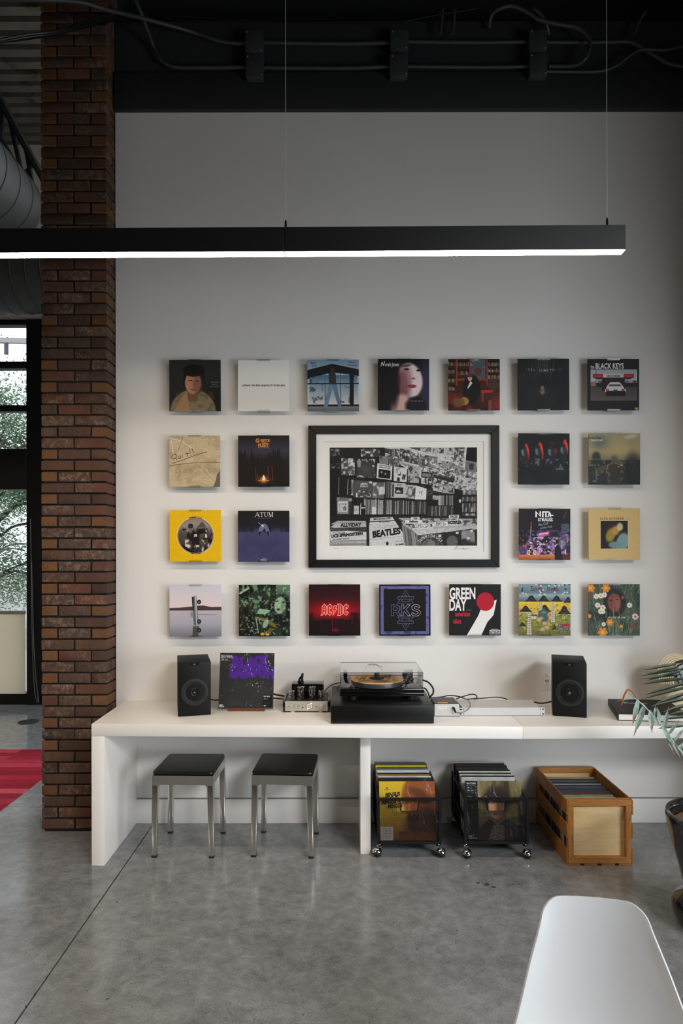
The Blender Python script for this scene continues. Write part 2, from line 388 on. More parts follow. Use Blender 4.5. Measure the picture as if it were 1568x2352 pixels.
# ducts, joist and cables of the dim bay behind the pillar
m_duct = M('galvanised_duct', (62, 63, 60), .5, .15, var=.06, vs=4)
dct = thing('air_duct', 'large grey spiral duct running back high above the left window', 'duct', (0, 0, 0))
ax = Vector((-3.31, 0, 5.05)); R0 = .40
B().cyl(ax + Vector((0, -3.5, 0)), ax + Vector((0, 2.31, 0)), R0, 48).obj('duct_pipe', m_duct, dct)
yy = -3.4; i = 0
seam = B()
while yy < 2.2:
    seam.tube([ax + Vector((math.cos(t) * R0, yy, math.sin(t) * R0)) for t in [2 * math.pi * q / 48 for q in range(48)]], .007, 6, True); yy += .24
seam.obj('spiral_seam', m_black, dct)
dct2 = thing('air_duct', 'grey spiral duct lying crosswise just above the left window head', 'duct', (0, 0, 0))
zc = 4.525
B().cyl((-6.5, 2.70, zc), (-2.2, 2.70, zc), .36, 48).obj('duct_pipe', m_duct, dct2)
seam = B(); xx = -6.4
while xx < -2.3:
    seam.tube([(xx, 2.70 + math.cos(t) * .36, zc + math.sin(t) * .36) for t in [2 * math.pi * q / 48 for q in range(48)]], .007, 6, True); xx += .15
seam.obj('spiral_seam', m_black, dct2)
jo = thing('roof_joist', 'black open-web steel joist slanting up to the ribbed deck behind the pillar', 'joist', (0, 0, 0))
a0, a1 = W(-40, 150, 2.3), W(120, 445, 2.3)
B().cyl(a0, a1, .035, 6).obj('chord', m_black, jo)
B().cyl(W(-40, 245, 2.35), W(110, 505, 2.35), .03, 6).obj('chord', m_black, jo)
for (s, e) in (((8, 232), (2, 330)), ((60, 333), (80, 448)), ((22, 265), (52, 400)), ((80, 372), (58, 400))):
    B().cyl(W(s[0], s[1], 2.32), W(e[0], e[1], 2.34), .022, 6).obj('web_bar', m_black, jo)

# conduits and boxes on the black band above the wall
YC = -.045
def pipe(pts, r, label, name='electrical_conduit', cat='conduit', group=None, mat=None, ring=0, Y=YC):
    P3 = [W(*q[:2], q[2] if len(q) > 2 else Y) for q in pts]
    P3 = smooth_path(P3)
    if ring:
        q = resample(P3, .012); rad = [r * (1.0 if i % 2 else .82) for i in range(len(q))]
        o = B().tube(q, rad, 10).obj(name, mat or m_conduit)
    else: o = B().tube(P3, r, 10).obj(name, mat or m_conduit)
    return tag(o, label, cat, group)
def smooth_path(P, n=6):
    if len(P) < 3: return P
    out = []
    for i in range(len(P) - 1):
        a, b_, c, d = P[max(i - 1, 0)], P[i], P[i + 1], P[min(i + 2, len(P) - 1)]
        for k_ in range(n):
            t = k_ / n
            out.append(.5 * ((2 * b_) + (c - a) * t + (2 * a - 5 * b_ + 4 * c - d) * t * t + (3 * b_ - a - 3 * c + d) * t ** 3))
    out.append(P[-1]); return out
def resample(P, step):
    out = [P[0]]; acc = 0
    for i in range(len(P) - 1):
        d = (P[i + 1] - P[i]).length; t = step - acc
        while t < d: out.append(P[i].lerp(P[i + 1], t / d)); t += step
        acc = (acc + d) % step if d else acc
    return out
rc = .0115
g = 'conduits on the black band'
pipe([(-60, -6, -.6), (60, -2, -.6), (180, 3, -.5), (250, 22, -.4), (340, 44, -.2), (440, 72), (500, 92), (535, 98.5), (568, 99)], rc, 'grey conduit sloping from the top left corner into the upper left junction box', group=g)
pipe([(308, -12, -.25), (330, 40, -.2), (352, 100), (366, 132), (388, 149), (415, 154.5), (500, 155), (568, 154)], rc, 'grey conduit bending down from the ceiling into the lower left junction box', group=g)
pipe([(604, 97), (700, 99.5), (800, 100.5), (901, 98.5)], rc, 'upper straight conduit between left and middle junction boxes', group=g)
pipe([(604, 155), (700, 156), (800, 156.5), (901, 153)], rc, 'lower straight conduit between left and middle junction boxes', group=g)
pipe([(938, 96), (1050, 98), (1130, 98), (1221, 97)], rc, 'upper straight conduit between middle and right junction boxes', group=g)
pipe([(938, 153), (1050, 154.5), (1140, 155), (1221, 153)], rc, 'lower straight conduit between middle and right junction boxes', group=g)
pipe([(1256, 98), (1310, 98.5), (1400, 98), (1445, 97.5), (1475, 110), (1510, 132), (1545, 150), (1590, 154)], rc, 'grey conduit from the upper right junction box sinking toward the right edge', group=g)
pipe([(1256, 165), (1330, 166), (1385, 164), (1420, 150), (1455, 124), (1480, 115), (1530, 116), (1575, 106)], .009, 'thin conduit from the lower right junction box rising toward the right edge', group=g, Y=-.08)
pipe([(1124, 66, -.03), (1130, 36, -.06), (1150, 20, -.1), (1180, 15, -.1), (1215, 30, -.1), (1240, 46, -.1), (1290, 58, -.1), (1325, 64, -.1), (1350, 84, -.1), (1356, 108, -.1), (1345, 136, -.1), (1318, 152, -.06), (1258, 153, -.05)], .013, 'ribbed flexible conduit looping into the lower right junction box', group=g, ring=1, Y=-.1)
pipe([(1225, 20, -.1), (1243, 34, -.1), (1256, 56, -.08), (1262, 84, -.04)], .012, 'short curved flexible conduit just above the right junction boxes', group=g, ring=1, Y=-.08)
pipe([(1014, 78), (1018, 22)], .011, 'short upright conduit stub above the middle, left of the pair', group='conduit stubs above the band', Y=-.06)
pipe([(1041, 80), (1046, 22)], .011, 'short upright conduit stub above the middle, right of the pair', group='conduit stubs above the band', Y=-.06)
pipe([(1456, 82), (1470, 48), (1484, 28)], .011, 'short slanting conduit stub in the dark at upper right', group='conduit stubs above the band', Y=-.06)
for (x, y0, y1, where) in ((585.5, 68, 118, 'upper box of the left pair'), (586, 124, 174, 'lower box of the left pair'), (919, 68, 112, 'upper box of the middle pair'), (918, 124, 172, 'lower box of the middle pair'), (1238, 68, 114, 'upper box of the right pair'), (1239, 123, 171, 'lower box of the right pair')):
    a, c = W(x - 19.5, y1, -.09), W(x + 19.5, y0, -.09); ctr = (a + c) / 2
    t = thing('junction_box', 'square grey junction box on the black band, ' + where, 'electrical box', (ctr.x, 0, ctr.z), 0, 'junction boxes on the black band')
    w_, h_ = c.x - a.x, c.z - a.z
    B().span((-w_ / 2, -.08, -h_ / 2), (w_ / 2, 0 if ctr.z > 4.63 else 0, h_ / 2)).bevel(.003).obj('box_body', m_conduit, t)
    B().span((-w_ / 2 - .003, -.086, -h_ / 2 - .002), (w_ / 2 + .003, -.08, h_ / 2 + .002)).bevel(.002).obj('cover_plate', m_conduit, t)
    for (sx, sz) in ((-.4, .42), (.4, -.42)): B().cyl((w_ * sx, -.0885, h_ * sz), (w_ * sx, -.086, h_ * sz), .004, 8).obj('screw', m_brush, t)
q = B()
rr = random.Random(5)
for i in range(7):
    o_ = rr.uniform(-.04, .04); q.tube(smooth_path([W(-60, 104, -.7) + Vector((0, o_, o_)), W(60, 84, -.6) + Vector((0, o_, o_ * .6)), W(150, 70, -.5) + Vector((0, o_, o_ * .7)), W(260, 38, -.3) + Vector((0, o_, o_ * .3)), W(340, 34, -.1) + Vector((0, o_, o_ * .4))]), .007, 6)
tag(q.obj('cable_bundle', m_cable), 'black bundle of cables sagging across the top of the brick pillar', 'cable')
q = B()
for (dy, pts) in ((0, [(375, 40), (450, 50), (530, 46), (600, 44), (760, 44)]), (.02, [(380, 36), (470, 40), (560, 47), (680, 50), (900, 52), (1000, 36), (1100, 20)])):
    q.tube(smooth_path([W(x, y, -.05 - dy) for x, y in pts]), .004, 6)
tag(q.obj('loose_cable', m_cable), 'thin loose cables lying along the top edge of the black band', 'cable')
# ------------------------------------------------------------------ printed artwork: painted in memory, sRGB 0-255
_glyph = {}
def glyphs(s, off=0.):
    key = (s, off)
    if key in _glyph: return _glyph[key]
    cu = bpy.data.curves.new('t', 'FONT'); cu.body = s; cu.size = 1; cu.resolution_u = 3; cu.offset = off; cu.fill_mode = 'FRONT'
    ob = bpy.data.objects.new('t', cu); me = bpy.data.meshes.new_from_object(ob)
    me.calc_loop_triangles(); v = np.array([q.co[:2] for q in me.vertices], dtype=float).reshape(-1, 2)
    tri = np.array([q.vertices[:] for q in me.loop_triangles], dtype=int).reshape(-1, 3)
    bpy.data.objects.remove(ob); bpy.data.curves.remove(cu); bpy.data.meshes.remove(me)
    if len(v): v[:, 0] -= v[:, 0].min()
    _glyph[key] = (v, tri); return _glyph[key]

class Cv:
    """canvas in its own units; x right, y down"""
    def __init__(s, w=100., h=100., n=440, col=(0, 0, 0)):
        s.w, s.h, s.k = w, h, n / w
        s.W, s.H = int(n), int(round(n * h / w)); s.a = np.empty((s.H, s.W, 3), np.float32); s.a[:] = col
        s.Y, s.X = np.mgrid[0:s.H, 0:s.W].astype(np.float32); s.X = (s.X + .5) / s.k; s.Y = (s.Y + .5) / s.k
    def put(s, m, col, sl=None):
        sl = sl or (slice(None), slice(None)); m = np.clip(m, 0, 1)[..., None]
        s.a[sl] = s.a[sl] * (1 - m) + np.asarray(col, np.float32) * m; return s
    def vgrad(s, stops, x0=None, y0=None, x1=None, y1=None):
        x0 = 0 if x0 is None else x0; y0 = 0 if y0 is None else y0; x1 = s.w if x1 is None else x1; y1 = s.h if y1 is None else y1
        sl = s.win(x0, y0, x1, y1); t = (s.Y[sl] - y0) / (y1 - y0)
        xs = [p for p, _ in stops]
        for ch in range(3): s.a[sl + (ch,)] = np.interp(t, xs, [c[ch] for _, c in stops])
        return s
    def win(s, x0, y0, x1, y1):
        f = lambda v, m: int(max(0, min(m, v)))
        return (slice(f(math.floor(y0 * s.k), s.H), f(math.ceil(y1 * s.k), s.H)), slice(f(math.floor(x0 * s.k), s.W), f(math.ceil(x1 * s.k), s.W)))
    def rect(s, x0, y0, x1, y1, col, a=1): return s.poly([(x0, y0), (x1, y0), (x1, y1), (x0, y1)], col, a)
    def poly(s, pts, col, a=1., holes=()):
        xs = [p[0] for p in pts]; ys = [p[1] for p in pts]
        sl = s.win(min(xs), min(ys), max(xs) + 1 / s.k, max(ys) + 1 / s.k); X, Y = s.X[sl], s.Y[sl]
        if X.size == 0: return s
        m = np.zeros(X.shape, np.float32); o = .25 / s.k
        for dx, dy in ((-o, -o), (o, -o), (-o, o), (o, o)):
            ins = np.zeros(X.shape, bool)
            for ring in (pts,) + tuple(holes):
                n = len(ring)
                for i in range(n):
                    (xa, ya), (xb, yb) = ring[i], ring[(i + 1) % n]
                    if ya == yb: continue
                    yy = Y + dy
                    ins ^= ((ya > yy) != (yb > yy)) & (X + dx < (xb - xa) * (yy - ya) / (yb - ya) + xa)
            m += ins * .25
        return s.put(m * a, col, sl)
    def ell(s, cx, cy, rx, ry, col, a=1., soft=.04, rot=0.):
        R_ = max(rx, ry) * (1 + soft) + 2; sl = s.win(cx - R_, cy - R_, cx + R_, cy + R_); X, Y = s.X[sl] - cx, s.Y[sl] - cy
        c_, s_ = math.cos(rot), math.sin(rot); r = np.sqrt(((X * c_ + Y * s_) / rx) ** 2 + ((-X * s_ + Y * c_) / ry) ** 2)
        return s.put(np.clip((1 + soft / 2 - r) / max(soft, 1e-3), 0, 1) * a, col, sl)
    def glow(s, cx, cy, rx, ry, col, a=1., p=2.):
        r2 = ((s.X - cx) / rx) ** 2 + ((s.Y - cy) / ry) ** 2; return s.put(np.exp(-r2 * p) * a, col)
    def line(s, pts, w, col, a=1., closed=False):
        pts = list(pts) + ([pts[0]] if closed else [])
        for (xa, ya), (xb, yb) in zip(pts[:-1], pts[1:]):
            sl = s.win(min(xa, xb) - w - 1, min(ya, yb) - w - 1, max(xa, xb) + w + 1, max(ya, yb) + w + 1); X, Y = s.X[sl], s.Y[sl]
            dx, dy = xb - xa, yb - ya; L = dx * dx + dy * dy or 1e-9
            t = np.clip(((X - xa) * dx + (Y - ya) * dy) / L, 0, 1); d = np.hypot(X - xa - t * dx, Y - ya - t * dy)
            s.put(np.clip((w / 2 - d) * s.k + .5, 0, 1) * a, col, sl)
        return s
    def field(s, nx, ny, seed, octv=3, per=.5, sl=None):
        sl = sl or (slice(None), slice(None)); X, Y = s.X[sl], s.Y[sl]
        r = np.random.RandomState(seed); out = np.zeros(X.shape, np.float32); amp = 1; tot = 0
        for o in range(octv):
            gx, gy = int(nx * 2 ** o) + 2, int(ny * 2 ** o) + 2; g = r.rand(gy, gx).astype(np.float32)
            u = X / s.w * (gx - 2); v = Y / s.h * (gy - 2); i, j = u.astype(int), v.astype(int); fu, fv = u - i, v - j
            fu = fu * fu * (3 - 2 * fu); fv = fv * fv * (3 - 2 * fv)
            out += amp * ((g[j, i] * (1 - fu) + g[j, i + 1] * fu) * (1 - fv) + (g[j + 1, i] * (1 - fu) + g[j + 1, i + 1] * fu) * fv); tot += amp; amp *= per
        return out / tot
    def blotch(s, nx, ny, seed, lo, hi, col, a=1., octv=3, box=None):
        sl = s.win(*box) if box else None
        m = np.clip((s.field(nx, ny, seed, octv, .5, sl) - lo) / (hi - lo), 0, 1) * a
        return s.put(m, col, sl)
    def text(s, t, x, y, h, col, sx=1., bold=0., shear=0., align='c', rot=0., a=1., track=None):
        """x,y = anchor on the baseline, h = cap height"""
        if track is not None:
            for i, ch in enumerate(t):
                if ch != ' ': s.text(ch, x + (i - (len(t) - 1) / 2) * track, y + (0 if not callable(rot) else rot(i)), h, col, sx, bold, shear, 'c', 0, a)
            return s
        v, tri = glyphs(t, bold)
        if not len(v): return s
        v = v / .7 * h; v = v * [sx, 1]; wd = v[:, 0].max()
        v[:, 0] += v[:, 1] * shear - {'c': wd / 2, 'l': 0, 'r': wd}[align]
        c_, s_ = math.cos(rot), math.sin(rot); P = np.stack([x + v[:, 0] * c_ - v[:, 1] * s_ * -1 * -1, y - v[:, 1] * c_ - v[:, 0] * s_], 1)
        sl = s.win(P[:, 0].min(), P[:, 1].min(), P[:, 0].max() + 1 / s.k, P[:, 1].max() + 1 / s.k); X, Y = s.X[sl], s.Y[sl]
        if X.size == 0: return s
        m = np.zeros(X.shape, np.float32); ox, oy = (sl[1].start or 0), (sl[0].start or 0); o = .25 / s.k
        for (i, j, k_) in tri:
            A, B_, C = P[i], P[j], P[k_]
            x0 = max(0, int((min(A[0], B_[0], C[0])) * s.k) - ox - 1); x1 = int(max(A[0], B_[0], C[0]) * s.k) - ox + 2
            y0 = max(0, int((min(A[1], B_[1], C[1])) * s.k) - oy - 1); y1 = int(max(A[1], B_[1], C[1]) * s.k) - oy + 2
            xx, yy = X[y0:y1, x0:x1], Y[y0:y1, x0:x1]
            if xx.size == 0: continue
            ar = (B_[0] - A[0]) * (C[1] - A[1]) - (B_[1] - A[1]) * (C[0] - A[0])
            if abs(ar) < 1e-9: continue
            sg = 1 if ar > 0 else -1; acc = np.zeros(xx.shape, np.float32)
            for dx, dy in ((-o, -o), (o, -o), (-o, o), (o, o)):
                px, py = xx + dx, yy + dy; ins = np.ones(xx.shape, bool)
                for U, V in ((A, B_), (B_, C), (C, A)): ins &= sg * ((V[0] - U[0]) * (py - U[1]) - (V[1] - U[1]) * (px - U[0])) >= 0
                acc += ins * .25
            m[y0:y1, x0:x1] = np.maximum(m[y0:y1, x0:x1], 0) + acc
        return s.put(np.minimum(m, 1) * a, col, sl)
    def scribble(s, x0, y, x1, h, col, w, seed, step=1.4):
        r = random.Random(seed); x = x0; P = []
        while x < x1:
            if r.random() < .16 and len(P) > 3: s.line(P, w, col); P = []; x += step * 1.2
            P.append((x, y - r.uniform(0, h) * (1 if r.random() < .8 else 1.4))); x += step * r.uniform(.5, 1)
        if len(P) > 1: s.line(P, w, col)
        return s
    def image(s, name):
        im = bpy.data.images.new(name, s.W, s.H); px = np.ones((s.H, s.W, 4), np.float32)
        px[..., :3] = np.clip(s.a[::-1], 0, 255) / 255; im.pixels.foreach_set(px.ravel()); im.pack(); return im
    def mat(s, name, rough=.38, coat=.0, wrap=False):
        k = N(name); tc = k.n('ShaderNodeTexCoord'); im = k.n('ShaderNodeTexImage', image=s.image(name), interpolation='Cubic', extension='EXTEND')
        k.l(tc.outputs['UV'], im.inputs[0]); k.base(im.outputs[0]); k.p.inputs['Specular IOR Level'].default_value = .2; k.p.inputs['Roughness'].default_value = rough; k.p.inputs['Coat Weight'].default_value = coat
        if wrap:   # creased shrink wrap over the print
            k.p.inputs['Coat Weight'].default_value = .6 if wrap is True else wrap; k.p.inputs['Coat Roughness'].default_value = .07
            v = k.coord('Object', (9, 1, 5)); f = k.noise(v, 1.6, 3, .55, 1.8)
            bp = k.n('ShaderNodeBump'); bp.inputs['Strength'].default_value = .9; bp.inputs['Distance'].default_value = .012
            k.l(f, bp.inputs['Height']); k.l(bp.outputs[0], k.p.inputs['Coat Normal'])
        return k.m

def uv_xz(me, x0, x1, z0, z1):
    uv = me.uv_layers.new(name='print')
    for p in me.loops:
        c = me.vertices[p.vertex_index].co; uv.data[p.index].uv = ((c.x - x0) / (x1 - x0), (c.z - z0) / (z1 - z0))
def sleeve_mesh(w=.315, h=.315, t=.004, name='sleeve'):
    me = B().box((0, 0, 0), (w, t, h)).bevel(.0006, 1).mesh(name); uv_xz(me, -w / 2, w / 2, -h / 2, h / 2); return me

# --- the record covers on the wall: plain stand-ins in the same colours, with the same lettering
def bust(c, cx, cy, s, skin, hair, cloth, shade=(0, 0, 0)):
    """a plain head-and-shoulders mass"""
    c.ell(cx, cy + 62 * s, 52 * s, 44 * s, cloth, 1, .08); c.rect(cx - 9 * s, cy + 8 * s, cx + 9 * s, cy + 30 * s, tuple(v * .7 for v in skin))
    c.ell(cx, cy - 4 * s, 22 * s, 27 * s, hair, 1, .1); c.ell(cx, cy + 2 * s, 16.5 * s, 21 * s, skin, 1, .12)
    c.ell(cx + 7 * s, cy + 4 * s, 10 * s, 18 * s, tuple(v * .62 for v in skin), .7, .9); c.ell(cx, cy - 18 * s, 20 * s, 10 * s, hair, 1, .2)
def c_khaki():
    c = Cv(); c.vgrad([(0, (44, 46, 45)), (1, (26, 27, 27))]); c.blotch(3, 3, 1, .45, .8, (62, 62, 58), .5); c.glow(90, 75, 22, 40, (10, 10, 10), .8)
    c.ell(46, 100, 44, 42, (132, 118, 92), 1, .05); c.blotch(14, 10, 4, .5, .75, (84, 74, 54), .55, box=(4, 62, 90, 100)); c.poly([(22, 76), (34, 62), (40, 100), (10, 100)], (168, 130, 92), .9)
    c.rect(36, 54, 56, 80, (118, 84, 64)); c.ell(48, 38, 21, 29, (24, 20, 18), 1, .08); c.ell(46, 45, 15.5, 22, (186, 134, 106), 1, .14); c.ell(54, 48, 9, 18, (126, 84, 66), .8, .9); c.ell(48, 21, 21, 12, (20, 17, 16), 1, .2)
    c.line([(38, 40), (44, 40)], 1.6, (40, 28, 24)); c.line([(51, 41), (57, 42)], 1.6, (40, 28, 24)); c.line([(42, 58), (52, 59)], 1.5, (110, 54, 46))
    for i, t in enumerate(('MEDIUM', 'BUILD', 'COUNTRY')): c.text(t, 88, 45 + i * 4.2, 2.4, (150, 144, 128), 1.2, shear=.25)
    return c
def c_white():
    c = Cv(col=(232, 230, 226)); c.text('architects / the classic symptoms of a broken spirit', 50, 51, 3.8, (20, 20, 20), .745, .02); return c
def c_house():
    c = Cv(); c.vgrad([(0, (112, 142, 164)), (.25, (150, 176, 192)), (1, (206, 212, 216))])
    c.poly([(0, 22), (48, 8), (100, 20), (100, 32), (48, 24), (0, 38)], (20, 24, 30))
    for x0, x1 in ((4, 33), (36, 63), (66, 97)):
        c.vgrad([(0, (66, 96, 124)), (1, (118, 148, 170))], x0, 30, x1, 45); c.vgrad([(0, (120, 146, 168)), (1, (208, 204, 206))], x0, 49, x1, 87)
    c.poly([(0, 20), (48, 8), (100, 19), (100, 30), (48, 25), (0, 36)], (22, 25, 30)); c.rect(82, 28, 90, 87, (22, 24, 28))
    c.blotch(16, 12, 7, .55, .68, (50, 60, 70), .75, box=(4, 34, 30, 84)); c.blotch(16, 12, 8, .56, .68, (50, 60, 70), .7, box=(66, 50, 84, 84))
    c.rect(0, 87, 100, 91, (24, 28, 32)); c.vgrad([(0, (120, 128, 136)), (1, (86, 94, 104))], 0, 91, 100, 100); c.rect(33.5, 28, 35, 87, (18, 20, 24)); c.rect(64, 28, 65.5, 87, (18, 20, 24)); c.rect(0, 45.5, 100, 48, (18, 20, 24))
    c.poly([(42, 47), (51, 47), (39, 92), (31, 92)], (104, 132, 156)); c.poly([(47, 47), (56, 47), (66, 91), (59.5, 91)], (92, 118, 142)); c.poly([(41, 27), (45, 24), (52, 24), (55, 28), (56, 48), (42, 48)], (44, 48, 52)); c.ell(49, 20.5, 4.2, 5, (58, 44, 38), 1, .2)
    c.text('Billy', 11, 8, 4, (96, 44, 70), 1.1, .01, .1); c.text('Joel', 13, 13.5, 4, (96, 44, 70), 1.1, .01, .1); c.text('Glass', 86, 7, 4, (96, 44, 70), 1.1, .01, .1); c.text('Houses', 88, 12.5, 4, (96, 44, 70), 1.0, .01, .1)
    return c
def c_portrait():
    c = Cv(); c.vgrad([(0, (14, 12, 16)), (1, (18, 16, 22))]); c.ell(96, 55, 16, 60, (54, 52, 88), .8, .9); c.ell(28, 70, 9, 44, (40, 36, 46), .8, .9)
    c.ell(62, 42, 25, 34, (226, 208, 210), 1, .18, -.12); c.ell(48, 50, 14, 34, (104, 56, 62), .85, .9, -.1); c.ell(58, 36, 9, 22, (150, 96, 100), .5, .9)
    c.ell(56, 13, 9, 2.2, (64, 44, 48), .8, .8, -.2); c.ell(56, 20, 5, 2.0, (38, 26, 30), 1, .5); c.ell(79, 22, 4, 2.2, (38, 26, 30), 1, .5); c.ell(66, 53, 9, 3.4, (132, 58, 72), 1, .4); c.ell(69, 38, 4, 2, (120, 74, 80), .8, .8)
    c.ell(46, 94, 20, 26, (206, 168, 160), 1, .3); c.ell(74, 92, 20, 18, (24, 22, 30), 1, .4); c.ell(30, 46, 12, 50, (16, 13, 17), .9, .6)
    c.line([(6, 14), (8, 6), (11, 13), (13, 5)], 1.3, (240, 240, 240)); c.text('orah Jones', 13.6, 14, 7.4, (240, 240, 240), .6, .012, .12, 'l'); c.text('come away with me', 75, 82.5, 2.2, (200, 198, 200), 1., shear=.2)
    return c
def c_library():
    c = Cv(col=(58, 24, 16)); r = random.Random(2)
    for x0, x1, ys in ((0, 14, (2, 17, 34, 50)), (18, 40, (3, 20)), (77, 100, (3, 15, 28))):
        for y in ys:
            c.rect(x0, y, x1, y + 11, (22, 12, 10)); x = x0
            while x < x1 - 1: w = r.uniform(1, 2.4); h = r.uniform(5, 8.5); c.rect(x, y + 11 - h, x + w * .85, y + 11, r.choice([(128, 112, 92), (92, 60, 44), (72, 66, 60), (150, 132, 104)])); x += w
    for x in (15, 41, 74): c.rect(x, 0, x + 2.6, 52, (140, 58, 34))
    c.rect(44, 0, 72, 38, (72, 84, 96)); c.blotch(9, 9, 3, .55, .72, (206, 200, 186), .8, box=(44, 0, 72, 38)); c.ell(58, 24, 7, 8, (96, 52, 36), 1, .3)
    c.rect(15, 38, 75, 42, (136, 54, 32)); c.vgrad([(0, (84, 30, 22)), (1, (36, 12, 12))], 0, 66, 100, 100); c.blotch(7, 5, 9, .5, .7, (120, 24, 30), .8, box=(0, 70, 60, 100))
    c.ell(45, 60, 17, 30, (12, 11, 13), 1, .15); c.poly([(37, 56), (43, 42), (47, 47), (38, 58)], (214, 206, 200)); c.ell(42, 37, 4.4, 6, (206, 158, 128), 1, .2); c.ell(42, 32.4, 5, 3.4, (90, 48, 28), 1, .3)
    c.poly([(64, 61), (88, 60), (86, 65), (64, 66)], (196, 34, 40)); c.rect(66, 66, 68, 84, (120, 84, 50)); c.ell(88, 50, 12, 12, (76, 52, 38), .8, .6); c.ell(31, 82, 9, 8, (168, 118, 52), 1, .2); c.ell(20, 84, 12, 9, (104, 76, 48), .9, .4)
    c.ell(96, 88, 14, 16, (110, 40, 36), 1, .1); c.ell(96, 88, 11, 13, (50, 40, 44), 1, .1); c.ell(96, 88, 9, 11, (120, 30, 36), 1, .1); c.rect(78, 80, 84, 100, (130, 66, 36)); return c
def c_woods():
    c = Cv(col=(24, 27, 29)); c.blotch(3, 3, 5, .4, .8, (38, 42, 43), .7)
    r = random.Random(4)
    for i in range(90): x = r.gauss(52, 14); y = r.uniform(-4, 20); L = r.uniform(8, 26); c.line([(x, y), (x - L * .14, y + L)], r.uniform(.3, .8), (110, 116, 116), .28)
    for i in range(60): x = r.uniform(5, 95); y = r.uniform(62, 86); c.line([(x, y), (x + r.uniform(3, 12), y + r.uniform(-.6, .6))], .5, (60, 64, 52), .35)
    c.ell(48, 57, 3.2, 4.2, (148, 152, 150), .9, .7); c.ell(48, 64, 4, 5, (176, 150, 136), .9, .8); c.glow(48, 62, 14, 10, (70, 66, 58), .6)
    for i, ch in enumerate('FEEL SOMETHING'): c.text(ch, 17 + i * 5.2, 23 + (1.8 - ((i - 6.5) / 6.5) ** 2 * 2.4), 4.6, (178, 182, 184), .8, .004, 0, 'c', 0, .35 if i in (0, 12, 13) else .9)
    return c
def c_diner():
    c = Cv(col=(33, 32, 34)); c.vgrad([(0, (158, 162, 168)), (1, (192, 194, 198))], 6, 20, 96, 46); c.vgrad([(0, (72, 68, 68)), (1, (92, 86, 84))], 6, 54, 96, 81)
    c.blotch(12, 5, 4, .45, .7, (40, 40, 42), .9, box=(6, 42, 96, 56)); c.rect(6, 44, 16, 53, (150, 108, 92)); c.rect(28, 32, 72, 62, (40, 36, 36)); c.rect(10, 29, 90, 36, (168, 34, 46)); c.poly([(10, 36), (90, 36), (80, 39.5), (20, 39.5)], (60, 30, 32))
    c.rect(30, 29, 70, 36, (196, 192, 190)); c.text('DELTA KREAM', 50, 34.6, 3.7, (34, 30, 32), .72, .02); c.text('Coca-Cola', 20, 34, 3, (220, 140, 140), .6); c.text('Coca-Cola', 80, 34, 3, (200, 110, 112), .6)
    c.rect(16, 20, 17, 54, (60, 60, 64)); c.poly([(34, 62), (38, 52), (44, 45), (62, 45), (68, 52), (74, 62), (74, 64), (34, 64)], (206, 204, 204)); c.poly([(43, 49), (63, 49), (66, 53), (40, 53)], (90, 92, 96)); c.rect(36, 62, 73, 72, (26, 25, 27)); c.rect(34, 58.5, 74, 62, (210, 208, 208))
    for x in (36, 66): c.rect(x, 58, x + 2.6, 62.5, (190, 40, 56)); c.rect(x + 3, 58, x + 5.4, 62.5, (190, 40, 56))
    c.rect(50, 59.4, 58, 63, (70, 68, 66)); c.text('the', 9.5, 18.5, 7, (220, 214, 208), .55, .02); c.text('BLACK KEYS', 43, 18.5, 10.4, (222, 216, 210), .665, .03)
    for i in range(5): c.ell(91 + i * 2, 96 - (2.4 - abs(i - 2)) * .7, .7, .7, (206, 176, 120))
    c.ell(95, 97.4, 3.2, 1.6, (206, 176, 120)); return c
def c_kraft():
    c = Cv(col=(196, 176, 142)); c.blotch(5, 6, 3, .4, .75, (160, 138, 104), .8, 4); c.blotch(30, 40, 5, .5, .8, (216, 198, 166), .5)
    r = random.Random(3)
    for i in range(26):
        x, y, t, L = r.uniform(0, 100), r.uniform(0, 100), r.uniform(-.5, .7), r.uniform(10, 44); e = (x + L * math.cos(t), y + L * math.sin(t))
        c.line([(x, y), e], 1.1, (142, 120, 90), .28); c.line([(x, y - 1), (e[0], e[1] - 1)], 1, (226, 210, 182), .3)
    c.line([(0, 59), (30, 55), (60, 52), (100, 53)], 1.2, (104, 84, 58), .9); c.line([(0, 5), (22, 10), (45, 24)], 1.4, (226, 212, 184)); c.line([(4, 9), (9, 34)], 1.6, (226, 212, 184)); c.line([(27, 4), (18, 30)], .8, (110, 92, 70)); c.line([(53, 55), (90, 90)], .8, (116, 96, 70), .7)
    c.poly([(100, 68), (94, 76), (91, 90), (86, 100), (100, 100)], (108, 94, 84)); k_ = (62, 48, 36)
    c.line([(12, 36), (7, 38), (5, 43), (9, 46), (14, 44), (14, 38), (12, 36)], 1, k_); c.line([(10, 42), (16, 48)], .9, k_); c.line([(18, 40), (18, 45), (22, 44), (22, 39), (23, 45)], .9, k_); c.line([(26, 38), (26.5, 43.5)], .9, k_); c.line([(31, 36), (40, 34.5)], .9, k_); c.line([(35, 31), (36, 42)], .9, k_)
    c.line([(40, 25), (42, 34)], 1, k_); c.line([(45, 25), (48, 34)], 1, k_); c.ell(43, 38, .8, .8, k_); c.ell(49, 37, .8, .8, k_); c.line([(7, 54), (30, 47), (55, 37), (74, 32)], .9, k_); return c
